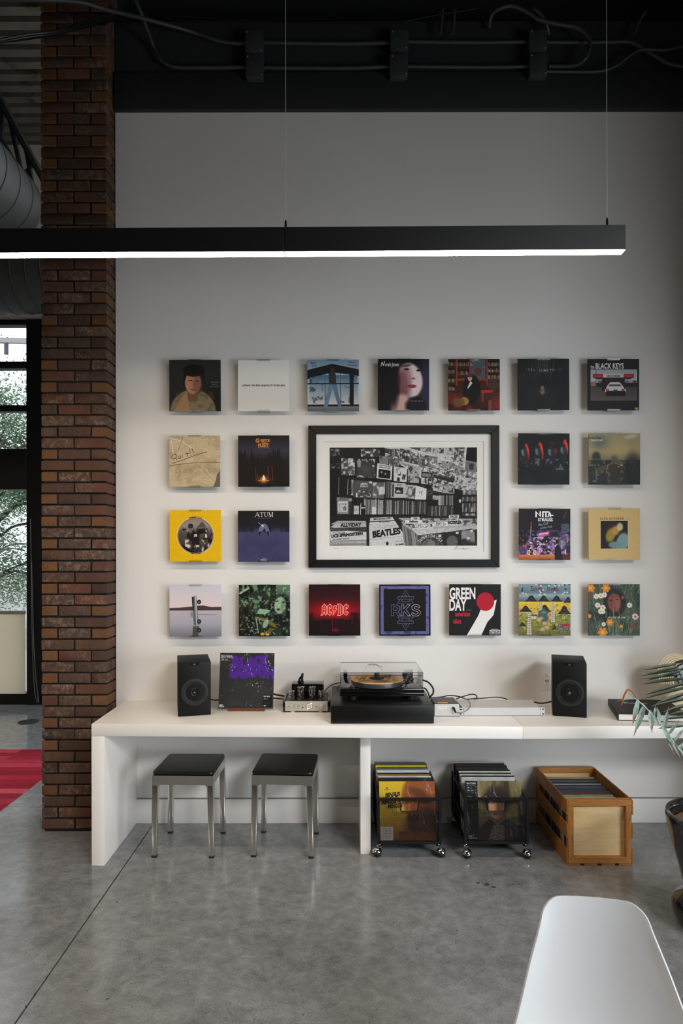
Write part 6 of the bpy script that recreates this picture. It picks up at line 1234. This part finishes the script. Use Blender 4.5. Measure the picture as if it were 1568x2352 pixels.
def plain_sleeve(col, w=.312, h=.312, t=.0055, rough=.45, txt=None):
    cv = Cv(n=128, col=col); cv.blotch(6, 6, sum(col) % 97, .45, .8, tuple(v * .8 for v in col), .5)
    if txt: txt(cv)
    me = sleeve_mesh(w, h, t); me.materials.append(cv.mat('sleeve_print', rough, wrap=rough < .4)); return me
def pack(me, xc, yb, z0, tilt, label, group, rz=0.):
    """sleeve standing on z0 with its foot at yb, leaning back by tilt"""
    h = max(v.co.z for v in me.vertices); o = put('record_sleeve', me)
    o.location = (xc, yb + h * math.sin(tilt), z0 + h * math.cos(tilt) + .0032 * math.sin(tilt)); o.rotation_euler = (-tilt, 0, rz); return tag(o, label, 'record', group)
ORD = ['second', 'third', 'fourth', 'fifth', 'sixth', 'seventh', 'eighth', 'ninth', 'tenth', 'eleventh', 'twelfth', 'thirteenth', 'fourteenth']
def c_ochre():
    c = Cv(n=300); c.vgrad([(0, (216, 178, 42)), (.5, (206, 168, 50)), (1, (112, 66, 34))]); c.ell(86, 26, 46, 46, (150, 84, 44), 1, .12); c.ell(66, 44, 16, 26, (164, 92, 50), 1, .2); c.ell(70, 20, 18, 8, (92, 52, 32), .8, .8, .4); c.ell(80, 74, 34, 26, (72, 42, 34), .95, .5); c.ell(58, 62, 9, 6, (60, 34, 28), .8, .6); c.vgrad([(0, (96, 52, 30)), (1, (122, 68, 36))], 34, 84, 100, 100)
    k_ = (32, 26, 20)
    for i, (x, y) in enumerate(((24, 25), (20, 31.5), (17, 38), (28, 44.5))): c.text('MINGUS', x, y, 6.2, k_, .78, .05, .12, rot=.06)
    c.rect(13, 10, 15, 12.5, k_); c.text('impulse!', 14, 15, 2, k_, .9); c.rect(2, 76, 24, 99, (196, 190, 186))
    for i in range(7): c.scribble(5, 80 + i * 2.6, 21, 1, (110, 106, 104), .5, i, .9)
    return c
def c_coat():
    c = Cv(n=300, col=(32, 31, 34)); c.vgrad([(0, (128, 112, 70)), (.6, (112, 96, 60)), (1, (80, 70, 50))], 22, 0, 100, 100); c.blotch(7, 3, 3, .45, .65, (84, 66, 40), .8, 3, (22, 0, 100, 70)); c.blotch(9, 2, 6, .5, .66, (164, 148, 92), .6, 2, (22, 0, 100, 60)); c.rect(70, 0, 78, 30, (58, 52, 42), .8)
    c.ell(58, 100, 42, 38, (52, 46, 42), 1, .06); c.ell(56, 32, 23, 24, (52, 40, 32), .95, .4); c.ell(54, 46, 13.5, 19, (198, 142, 106), 1, .2); c.ell(62, 46, 8, 17, (110, 72, 52), .8, .9); c.ell(52, 56, 4, 1.4, (128, 72, 60), .9, .6); c.ell(54, 27, 19, 9, (48, 36, 30), .9, .5)
    for i in range(11): y = 63 + i * .9; c.line([(40 + i * .9, y - 2), (56, y + 4), (72 - i, y - 3)], .7, (150, 140, 120) if i % 2 else (48, 44, 42))
    for i in range(12): y = 74 + i * 2.2; c.line([(48 - i * .9, y), (58 - i * .4, y + 2)], 1, (150, 140, 120)); c.line([(58 - i * .2, y), (66, y + 1)], .8, (140, 130, 112))
    w = (206, 204, 200); c.rect(0, 0, 21, 100, (31, 30, 33)); c.text('Bob Dylan', 3, 5.4, 2.9, w, .95, .04, 0, 'l'); c.text('Blonde on', 3, 9.2, 2.7, (150, 150, 150), .95, 0, 0, 'l'); c.text('Blonde', 3, 12.6, 2.7, (150, 150, 150), .95, 0, 0, 'l'); c.text('VMP  Folk', 3, 17, 2, w, 1, .02, 0, 'l'); c.line([(3, 19), (19, 19)], .4, (110, 110, 110))
    c.text('VMP', 3, 94, 2.4, w, 1, .04, 0, 'l'); c.text('ESSENTIALS', 3, 97, 2.4, w, .9, .03, 0, 'l'); c.rect(82, 74, 97, 98, (24, 24, 25))
    for i in range(8): c.scribble(84, 78 + i * 2.3, 95, .8, (110, 110, 108), .4, i, .8)
    return c
zt_ = .0855
me = sleeve_mesh(.312, .312, .006); me.materials.append(c_ochre().mat('front_print', .4, wrap=True)); pack(me, c1 - .004, dfr + .030, zt_, .21, 'yellow and brown record with stacked black lettering fronting the left metal crate', 'records in the left metal crate')
me = sleeve_mesh(.312, .312, .006); me.materials.append(c_coat().mat('front_print', .4, wrap=True)); pack(me, c2 + .002, dfr + .032, zt_, .22, 'dark record of a coated figure in a scarf fronting the middle metal crate', 'records in the middle metal crate', -.02)
def spine(s, y, h, col): return lambda c: c.text(s, 72, y, h, col, .9, .0, .2)
L1 = [((44, 42, 44), 'dark grey', None), ((206, 204, 198), 'white-topped', None), ((168, 128, 44), 'mustard', None), ((60, 30, 34), 'maroon black', None), ((196, 198, 200), 'pale silver with dark lettering', spine('HERBIE HANCOCK', 7.5, 4.4, (70, 70, 74))), ((214, 212, 208), 'white', None), ((98, 100, 96), 'grey plastic-sleeved', None), ((70, 72, 72), 'smoky grey', None), ((196, 184, 30), 'black with acid-yellow edge', None), ((26, 26, 28), 'black', None), ((92, 92, 88), 'clouded grey', None), ((104, 102, 96), 'greyish clear-sleeved', None)]
ys = np.linspace(dfr + .100, dfr + .412, len(L1))
for i, ((col, nm, tx), y) in enumerate(zip(L1, ys)):
    f = i / (len(L1) - 1); pack(plain_sleeve(col, .302 if i < 9 else .308, .31 + (.004 if i in (4, 8) else 0), .006 if i != 2 else .010, .35 if i % 3 == 0 else .5, tx), c1 - .012 + .004 * math.sin(i * 2.1), y, zt_, .20 - .17 * f, f'{nm} record, {ORD[i]} from the front of the left metal crate', 'records in the left metal crate')
L2 = [((196, 196, 196), 'white-edged', None), ((30, 30, 32), 'black', None), ((206, 204, 190), 'cream', None), ((40, 40, 40), 'charcoal', None), ((214, 212, 196), 'pale ivory', None), ((22, 22, 24), 'black', None), ((40, 54, 52), 'dark teal', None), ((52, 38, 42), 'dark plum', None), ((38, 32, 34), 'blackish brown', None), ((46, 48, 54), 'slate', None), ((36, 38, 46), 'blue-black', None), ((196, 186, 172), 'beige boxed', None)]
ys = np.linspace(dfr + .105, dfr + .405, len(L2))
for i, ((col, nm, tx), y) in enumerate(zip(L2, ys)):
    f = i / (len(L2) - 1); pack(plain_sleeve(col, .304, .31, .016 if i == 11 else .006, .35 if i in (2, 4, 0) else .5, tx), c2 - .010 + .003 * math.sin(i * 1.7), y, zt_, .20 - .16 * f, f'{nm} record, {ORD[i]} from the front of the middle metal crate', 'records in the middle metal crate', -.012)

# wooden slatted crate
wx0, wx1 = W(1300, 0, -.571).x, W(1453, 0, -.571).x; wc = (wx0 + wx1) / 2; D = .552; H = .352; h = (wx1 - wx0) / 2
wt_ = thing('record_crate', 'wooden slatted crate of records with a pale plywood end, right of the metal crates', 'crate', (wc, -.571, 0))
zb_ = .012
for y, s in ((0, 1), (D, -1)):
    q = lambda a, b_, n, m: B().span((a[0], min(y, y + s * .034), a[1]), (b_[0], max(y, y + s * .034), b_[1])).bevel(.002, 1).obj(n, m, wt_)
    q((-h + .008, H - .034), (h - .008, H), 'end_rail', m_crate); q((-h + .008, zb_), (h - .008, zb_ + .034), 'end_rail', m_crate)
    q((-h + .008, zb_ + .034), (-h + .038, H - .034), 'end_stile', m_crate_z); q((h - .038, zb_ + .034), (h - .008, H - .034), 'end_stile', m_crate_z)
    B().span((-h + .036, y + s * .026, zb_ + .03), (h - .036, y + s * .032, H - .03)).obj('end_panel', m_ply, wt_)
nl = B()
for s in (-1, 1):
    for z in (zb_, zb_ + .135, H - .080):
        B().span((s * (h - .008), .0, z), (s * h, D, z + .078)).bevel(.0015, 1).obj('side_slat', m_crate_y, wt_)
        for dz in (.018, .060):
            for yy in (.017, D - .017): nl.cyl((s * h, yy, z + dz), (s * (h + .0006), yy, z + dz), .003, 8)
nl.obj('nail_heads', m_dark, wt_)
for i in range(4): B().span((-h + .002 + i * .092, .002, 0), (-h + .002 + i * .092 + .072, D - .002, zb_ - .0004)).bevel(.001, 1).obj('floor_slat', m_crate_y, wt_)
L3 = [((62, 60, 64), 'dark grey', .030), ((176, 172, 176), 'pale grey', .052), ((150, 146, 110), 'olive-edged', .085), ((70, 72, 70), 'shiny dark grey', .108), ((96, 60, 60), 'dim red plastic-wrapped', .130), ((60, 66, 66), 'plastic-wrapped grey', .152), ((58, 60, 84), 'navy', .185), ((84, 86, 92), 'steel blue', .215), ((52, 54, 58), 'slate', .24), ((150, 150, 148), 'light grey', .265), ((44, 44, 48), 'black', .29), ((96, 92, 90), 'dusty grey', .32), ((60, 56, 54), 'brown-black', .345), ((168, 148, 110), 'tan', .375)]
for i, (col, nm, y) in enumerate(L3):
    f = i / (len(L3) - 1); pack(plain_sleeve(col, .306, .309, .008 if i == 6 else .006, .34 if i in (3, 4, 5, 7) else .5), wc - .012, -.571 + .030 + y, zb_ + .0006, .19 - .05 * f, f'{nm} record, {"frontmost" if i == 0 else ORD[i - 1] + " from the front"} in the wooden crate', 'records in the wooden crate')

# ------------------------------------------------------------------ white shell chair in the foreground
def shell_chair():
    t = thing('shell_chair', 'white moulded plastic shell chair in the near right foreground, back turned to the bench', 'chair', (.622, -2.45, -.007), math.pi - .16)
    nu, nv = 28, 54
    prof = [(0, -.052, .806), (.05, -.043, .757), (.15, -.026, .66), (.25, -.006, .563), (.32, .020, .50), (.38, .07, .448), (.47, .16, .425), (.60, .29, .437), (.655, .345, .425)]
    wid = [(0, .118), (.05, .130), (.075, .138), (.14, .160), (.22, .184), (.31, .206), (.38, .215), (.47, .222), (.60, .210), (.655, .180)]
    def cub(tab, v, k_):
        xs = [q[0] for q in tab]; i = max(0, min(len(xs) - 2, int(np.searchsorted(xs, v)) - 1)); h_ = xs[i + 1] - xs[i]; t_ = (v - xs[i]) / h_
        def sl(j): lo, hi = max(0, j - 1), min(len(tab) - 1, j + 1); return (tab[hi][k_] - tab[lo][k_]) / (tab[hi][0] - tab[lo][0])
        return (2 * t_ ** 3 - 3 * t_ * t_ + 1) * tab[i][k_] + (t_ ** 3 - 2 * t_ * t_ + t_) * h_ * sl(i) + (-2 * t_ ** 3 + 3 * t_ * t_) * tab[i + 1][k_] + (t_ ** 3 - t_ * t_) * h_ * sl(i + 1)
    q = B(); G_ = []; rc_ = .042
    for j in range(nv + 1):
        s_ = .655 * (j / nv) ** 1.7; row = []
        y0, z0, w = cub(prof, s_, 1), cub(prof, s_, 2), cub(wid, s_, 1)
        if s_ < rc_: w -= rc_ * .95 * (1 - math.sqrt(max(0, 1 - (1 - s_ / rc_) ** 2)))
        if s_ > .655 - .06: w -= .06 * (1 - math.sqrt(max(0, 1 - ((s_ - .595) / .06) ** 2)))
        for i in range(nu + 1):
            u = -1 + 2 * i / nu; x = u * w; a_ = abs(x) / .2
            ty, tz = cub(prof, s_ + .01, 1) - cub(prof, max(0, s_ - .01), 1), cub(prof, s_ + .01, 2) - cub(prof, max(0, s_ - .01), 2); ln = math.hypot(ty, tz)
            m_ = max(0, min(1, (s_ - .18) / .42)); curl = (.078 - .045 * m_ * m_ * (3 - 2 * m_)) * a_ ** 2.2 + .010 * abs(u) ** 8 * min(1, s_ / .08)
            row.append(q.bm.verts.new((x, y0 - tz / ln * curl, z0 + ty / ln * curl)))
        G_.append(row)
    for j in range(nv):
        for i in range(nu): q.bm.faces.new((G_[j][i], G_[j][i + 1], G_[j + 1][i + 1], G_[j + 1][i]))
    o = q.obj('shell', m_plastic, t); so = o.modifiers.new('thickness', 'SOLIDIFY'); so.thickness = .0058; so.offset = 0; bv = o.modifiers.new('rim', 'BEVEL'); bv.width = .0024; bv.segments = 3; bv.limit_method = 'ANGLE'; bv.angle_limit = 1.0
    m_leg = wood('beech_leg', (170, 124, 78), (206, 164, 112), (8, 8, 1), .4)
    for sx in (-1, 1):
        for y, sy in ((.06, -1), (.27, 1)): B().cyl((sx * .13, y + .05, .408), (sx * .235, y + .05 + sy * .12, 0), .016, 16, .011).obj('leg', m_leg, t)
    wr = B()
    for sy in (.10, .33): wr.cyl((-.14, sy, .40), (.14, sy, .40), .006, 8)
    for sx in (-.1, .1): wr.cyl((sx, .09, .405), (sx, .34, .405), .006, 8)
    wr.cyl((-.17, .06, .27), (.17, .37, .27), .004, 8); wr.cyl((.17, .06, .27), (-.17, .37, .27), .004, 8); wr.obj('wire_base', m_blackmetal, t)
shell_chair()

# ------------------------------------------------------------------ potted palm and the cream ornament at the right edge
pl = thing('potted_palm', 'palm with drying fronds in a glazed black pot at the right edge', 'plant', (1.685, -1.14, 0))
k = N('black_glaze'); v = k.coord('Object'); k.base(k.ramp(k.noise(v, 7, 5, .6), [(.35, (16, 16, 17)), (.62, (30, 31, 32)), (.8, (70, 74, 76))])); k.p.inputs['Roughness'].default_value = .16; k.p.inputs['Coat Weight'].default_value = .5; m_glaze = k.m
B().lathe([(0, 0), (.150, 0), (.178, .012), (.194, .05), (.195, .085), (.178, .122), (.150, .140), (.141, .150), (.148, .175), (.172, .27), (.196, .36), (.214, .43), (.221, .468), (.223, .487), (.218, .499), (.207, .501), (.199, .492), (.196, .47), (.19, .44), (0, .44)], (0, 0, 0), 56).obj('pot', m_glaze, pl)
B().lathe([(0, .4405), (.188, .4405), (.187, .447), (.10, .452), (0, .453)], (0, 0, 0), 32).obj('soil', M('tan_soil', (128, 96, 68), .95, var=.3, vs=60, bump=.6, bs=120), pl)
def leaf_mat(name, a, b_, tip, e0):
    k = N(name); tc = k.n('ShaderNodeTexCoord'); sp = k.n('ShaderNodeSeparateXYZ'); k.l(tc.outputs['UV'], sp.inputs[0]); v = k.coord('Object', off=4)
    c = k.ramp(k.noise(v, 30, 4), [(.35, a), (.68, b_)]); oi = k.n('ShaderNodeObjectInfo')
    ad = k.n('ShaderNodeMath', operation='MULTIPLY_ADD'); k.l(oi.outputs['Random'], ad.inputs[0]); ad.inputs[1].default_value = .35; k.l(sp.outputs[0], ad.inputs[2])
    c = k.mix(k.grey(ad.outputs[0], e0, e0 + .1), c, k.ramp(k.noise(v, 40, 3), [(.35, tip), (.7, tuple(min(255, q * 1.3) for q in tip))])); k.base(c); k.p.inputs['Roughness'].default_value = .45; return k.m
m_leaf_pale = leaf_mat('drying_palm_leaf', (112, 132, 118), (158, 174, 164), (118, 80, 46), .86)
m_leaf_dark = leaf_mat('dark_palm_leaf', (38, 52, 34), (62, 78, 50), (96, 90, 40), 1.3)
m_stem = M('pale_frond_stem', (176, 186, 172), .45, var=.1, vs=30); m_stem_dark = M('dark_frond_stem', (48, 60, 38), .45, var=.1)
def leaflet(base, dirv, nrm, L, wd, droop, mat, parent, twist=0.):
    """one folded blade: base point, direction, face normal"""
    d = Vector(dirv).normalized(); n = Vector(nrm).normalized(); s = d.cross(n).normalized(); n = s.cross(d)
    q = B(); N_ = 7; uvs = {}; rows = []
    for i in range(N_ + 1):
        f = i / N_; w = wd * (math.sin(math.pi * min(1, (f * .9 + .06) ** .75)) ** .8) * (1 - .55 * max(0, min(1, (f - .6) / .2)) * (mat is m_leaf_pale)) if f < 1 else .0004
        w = max(w, .0004); c = Vector(base) + d * (L * f) + Vector((0, 0, -droop * L * f * f)); a = twist * f
        ss = s * math.cos(a) + n * math.sin(a); nn = n * math.cos(a) - s * math.sin(a)
        r_ = [q.bm.verts.new(c - ss * w / 2 + nn * w * .12), q.bm.verts.new(c - nn * w * .08), q.bm.verts.new(c + ss * w / 2 + nn * w * .12)]
        for x in r_: uvs[x] = f
        rows.append(r_)
    for i in range(N_):
        for j in range(2): q.bm.faces.new((rows[i][j], rows[i][j + 1], rows[i + 1][j + 1], rows[i + 1][j]))
    ul = q.bm.loops.layers.uv.new('along')
    for f_ in q.bm.faces:
        for lp_ in f_.loops: lp_[ul].uv = (uvs[lp_.vert], .5)
    return q.obj('leaflet', mat, parent)
def loc(p): return Vector(p) - pl.location
rp = random.Random(8)
# frond 1: pale and drying, arching in front of the book, tip at the left
Yf = -.98
P1 = smooth_path([loc(p) for p in (Vector((1.69, -1.13, .45)), Vector((1.80, -1.08, .62)), W(1640, 1850, -.93), W(1590, 1762, Yf), W(1550, 1712, Yf), W(1515, 1664, Yf), W(1490, 1635, Yf), W(1466, 1612, Yf), W(1443, 1593, Yf))], 8)
f1 = B().tube(P1, [.006 - .0045 * i / len(P1) for i in range(len(P1))], 8).obj('frond', m_stem, pl)
def at(P, f): x = f * (len(P) - 1); i = min(int(x), len(P) - 2); return P[i].lerp(P[i + 1], x - i), (P[i + 1] - P[i]).normalized()
spec = [(1464, 1608, (-.35, -1.0), 52, .024), (1458, 1603, (-.75, -.1), 42, .008), (1479, 1621, (-.32, -1.0), 66, .026), (1492, 1632, (.02, -1), 44, .024), (1497, 1642, (.5, -.9), 24, .02), (1505, 1650, (-.15, .95), 34, .018), (1514, 1660, (-.22, .95), 38, .019), (1520, 1668, (.38, -.92), 46, .020), (1527, 1676, (.22, -.97), 52, .018), (1524, 1672, (.18, .98), 48, .017), (1534, 1688, (.5, .85), 40, .014), (1540, 1696, (.42, -.9), 48, .016), (1546, 1704, (.62, .75), 40, .014), (1554, 1714, (.6, -.8), 44, .014), (1556, 1718, (.8, .5), 40, .014), (1484, 1626, (-.55, .5), 18, .006), (1562, 1726, (.5, -.9), 40, .014), (1568, 1734, (.85, .4), 44, .014)]
for (x, y, dv, Lp, w) in spec:
    b0 = loc(W(x, y, Yf)); u = (Yf + DW) / F
    leaflet(b0, (dv[0], rp.uniform(-.35, .1), dv[1]), (rp.uniform(-.3, .3), -1, .25), Lp * u * 1.12, w * 1.05, .06, m_leaf_pale, f1, rp.uniform(-.5, .5))
tipc = [(1462, 1606), (1452, 1592), (1444, 1585), (1438, 1588), (1432, 1600), (1428, 1614), (1425, 1622)]
tp_ = smooth_path([loc(W(x, y, Yf - .01)) for x, y in tipc], 4); B().tube(tp_, [.0016 + .0026 * math.sin(math.pi * i / len(tp_)) for i in range(len(tp_))], 6).obj('leaflet', M('browned_leaf_tip', (150, 84, 34), .6, var=.3, vs=60), f1)
# frond 2: dark, further back, leaflets sweeping to the left
Y2 = -.62
P2 = smooth_path([loc(p) for p in (Vector((1.70, -1.12, .45)), Vector((1.86, -.95, .70)), W(1606, 1700, -.70), W(1584, 1640, Y2), W(1574, 1590, Y2), W(1562, 1552, Y2), W(1545, 1524, Y2))], 8)
f2 = B().tube(P2, [.006 - .004 * i / len(P2) for i in range(len(P2))], 8).obj('frond', m_stem_dark, pl)
for (x0, y0, x1, y1, w) in ((1552, 1527, 1476, 1536, 7), (1556, 1533, 1490, 1545, 6), (1560, 1538, 1468, 1549, 8), (1562, 1543, 1478, 1562, 6), (1566, 1550, 1467, 1556, 7), (1568, 1560, 1473, 1567, 8), (1574, 1570, 1480, 1592, 8), (1578, 1580, 1477, 1599, 7), (1580, 1592, 1505, 1613, 8), (1584, 1604, 1492, 1619, 8), (1586, 1618, 1522, 1633, 8), (1590, 1632, 1532, 1641, 8), (1594, 1646, 1520, 1650, 7), (1548, 1524, 1600, 1512, 7), (1560, 1540, 1640, 1520, 7), (1575, 1575, 1660, 1560, 7)):
    a, b_ = loc(W(x0, y0, Y2)), loc(W(x1, y1, Y2 - rp.uniform(.0, .10))); leaflet(a, b_ - a, (rp.uniform(-.2, .2), -.8, .6), (b_ - a).length, w * .0026, .05, m_leaf_dark, f2, rp.uniform(-.3, .3))
for (x0, y0, x1, y1) in ((1600, 1712, 1544, 1724), (1606, 1742, 1566, 1752), (1570, 1668, 1510, 1671)):
    a, b_ = loc(W(x0, y0, -.9)), loc(W(x1, y1, -.93)); leaflet(a, b_ - a, (0, -.8, .6), (b_ - a).length, .016, .05, m_leaf_dark, f2)
for dx, dy, h_ in ((.08, .12, 1.1), (.13, .02, 1.0), (.10, -.20, .8)):   # more fronds outside the frame
    P = smooth_path([Vector((.02, .02, .45)), Vector((dx * .6, dy * .6, h_ * .9)), Vector((dx * 1.6, dy * 1.6, h_ * 1.1)), Vector((dx * 2.6, dy * 2.6, h_ * 1.0))], 8); fr = B().tube(P, .004, 6).obj('frond', m_stem_dark, pl)
    for i in range(10):
        c_, t_ = at(P, .45 + .055 * i); sd = t_.cross(Vector((0, 0, 1))).normalized()
        for s in (-1, 1):
            if (c_ + pl.location).x + .22 * s * sd.x > 1.72: leaflet(c_, sd * s * .8 + t_ * .5 + Vector((0, 0, -.3)), (0, 0, 1), .22, .02, .2, m_leaf_dark, fr)

# cream ribbed ornament behind the palm
Yv = -.20; vc = W(1562, 0, Yv).x; u = (Yv + DW) / F
orn = thing('ribbed_ornament', 'cream ribbed ornament with a dark front, half hidden behind the palm', 'ornament', (vc, Yv, BT))
m_cream = M('cream_plaster', (222, 204, 172), .6, var=.05, vs=12)
def zo(py): return W(0, py, Yv).z - BT
B().lathe([(0, 0), (.085, 0), (.094, .02), (.110, .06), (.112, .085), (.100, .12), (.088, .15), (.092, .19), (.098, .24), (.090, .27), (0, .28)], (0, 0, 0), 40, (1, .75)).obj('body', m_cream, orn)
rib = B()
for s in (-1, 1):
    for i in range(7):
        r = .030 + i * .0095; cx_, cz_ = s * .046, zo(1540) + .005
        rib.tube(smooth_path([Vector((cx_ + s * r * .95, -.058 + .007 * i, cz_ - .05 - .03)), Vector((cx_ + s * r * 1.05, -.058 + .007 * i, cz_))] + [Vector((cx_ + s * r * math.cos(a), -.058 + .007 * i, cz_ + r * 1.05 * math.sin(a))) for a in np.linspace(.5, 2.4, 6)] + [Vector((s * .004, -.056 + .007 * i, cz_ + r * .45))], 4), .0058, 8)
rib.obj('ribs', m_cream, orn)
B().prism([(x * u, -.078, zo(y)) for x, y in ((-26, 1534), (-20, 1524), (-8, 1519), (8, 1521), (22, 1527), (26, 1540), (24, 1562), (10, 1572), (-10, 1572), (-24, 1558))], (0, .02, 0)).bevel(.004, 1).obj('dark_front', M('dark_inset', (26, 24, 30), .2, var=.1, coat=.3), orn)

# ------------------------------------------------------------------ outside the left window
struct(B().span((-40, 3.6, -.35), (6, 60, -.25)).obj('ground', M('street_ground', (150, 148, 140), .9, var=.2, vs=.6)))
m_foli = N('tree_leaves'); oi = m_foli.n('ShaderNodeTexCoord'); v = m_foli.coord('Object'); m_foli.base(m_foli.ramp(m_foli.noise(v, 3, 3), [(.3, (70, 92, 70)), (.55, (108, 130, 100)), (.75, (150, 166, 132))])); m_foli.p.inputs['Roughness'].default_value = .5; m_foli = m_foli.m
m_bark = M('tree_bark', (58, 50, 44), .9, var=.3, vs=12, bump=.5, bs=20)
def tree(x, y, h, rad, n, seed, label, low):
    r = np.random.RandomState(seed); t = thing('street_tree', label, 'tree', (x, y, -.25))
    B().tube(smooth_path([Vector((0, 0, 0)), Vector((.1, 0, h * .3)), Vector((0, .1, h * .6)), Vector((.1, 0, h * .9))], 6), .16, 10).obj('trunk', m_bark, t)
    bb = B()
    for i in range(26):
        a = r.uniform(0, 6.283); z = r.uniform(low * .8, h * .85); L_ = rad * r.uniform(.5, 1.); bb.tube(smooth_path([Vector((0, 0, z * .8)), Vector((math.cos(a) * L_ * .5, math.sin(a) * L_ * .5, z)), Vector((math.cos(a) * L_, math.sin(a) * L_, z + r.uniform(-.3, .6)))], 4), .03, 5)
    bb.obj('branches', m_bark, t)
    k_ = 70; cen = np.stack([r.normal(0, rad * .5, k_), r.normal(0, rad * .5, k_), r.uniform(low, h, k_)], 1); c = cen[r.randint(0, k_, n)] + r.normal(0, rad * .17, (n, 3))
    a = r.uniform(0, 6.283, n); b_ = r.uniform(-1, 1, n); s = r.uniform(.026, .055, n)
    d1 = np.stack([np.cos(a), np.sin(a), b_ * .8], 1); d2 = np.stack([-np.sin(a) * .6, np.cos(a) * .6, np.cos(b_ * 2) * .6], 1)
    V = np.stack([c - d1 * s[:, None], c + d2 * s[:, None] * .6, c + d1 * s[:, None], c - d2 * s[:, None] * .6], 1).reshape(-1, 3)
    me = bpy.data.meshes.new('foliage'); me.from_pydata(V.tolist(), [], np.arange(n * 4).reshape(n, 4).tolist()); o = put('foliage', me, m_foli, t); o['kind'] = 'stuff'
tree(-7.9, 10.5, 5.6, 1.9, 42000, 3, 'leafy tree filling the lower window panes at the far left', .9)
tree(-13.2, 20.5, 8.6, 2.2, 16000, 5, 'taller paler tree standing further out behind the first tree', 2.0)
pp_ = thing('utility_pole', 'grey utility pole crossarm with insulators high outside the left window', 'pole', (-12.2, 14.8, -.25))
B().cyl((0, 0, 0), (0, 0, 9.4), .13, 14).obj('pole_shaft', m_bark, pp_)
m_grw = M('weathered_grey_wood', (150, 144, 140), .8, var=.1); za_ = W(0, 783, 14.8).z + .25
B().box((1.6, -.16, za_), (5.6, .12, .14), (0, .03, 0)).obj('crossarm', m_grw, pp_)
B().cyl((3.4, -.12, za_ - .1), (4.6, -.1, za_ - 1.1), .025, 8).obj('brace', m_grw, pp_)
B().cyl((2.62, -.16, za_ - .08), (2.62, -.16, za_ - .42), .06, 12).obj('insulator', M('dark_insulator', (60, 62, 70), .4), pp_)
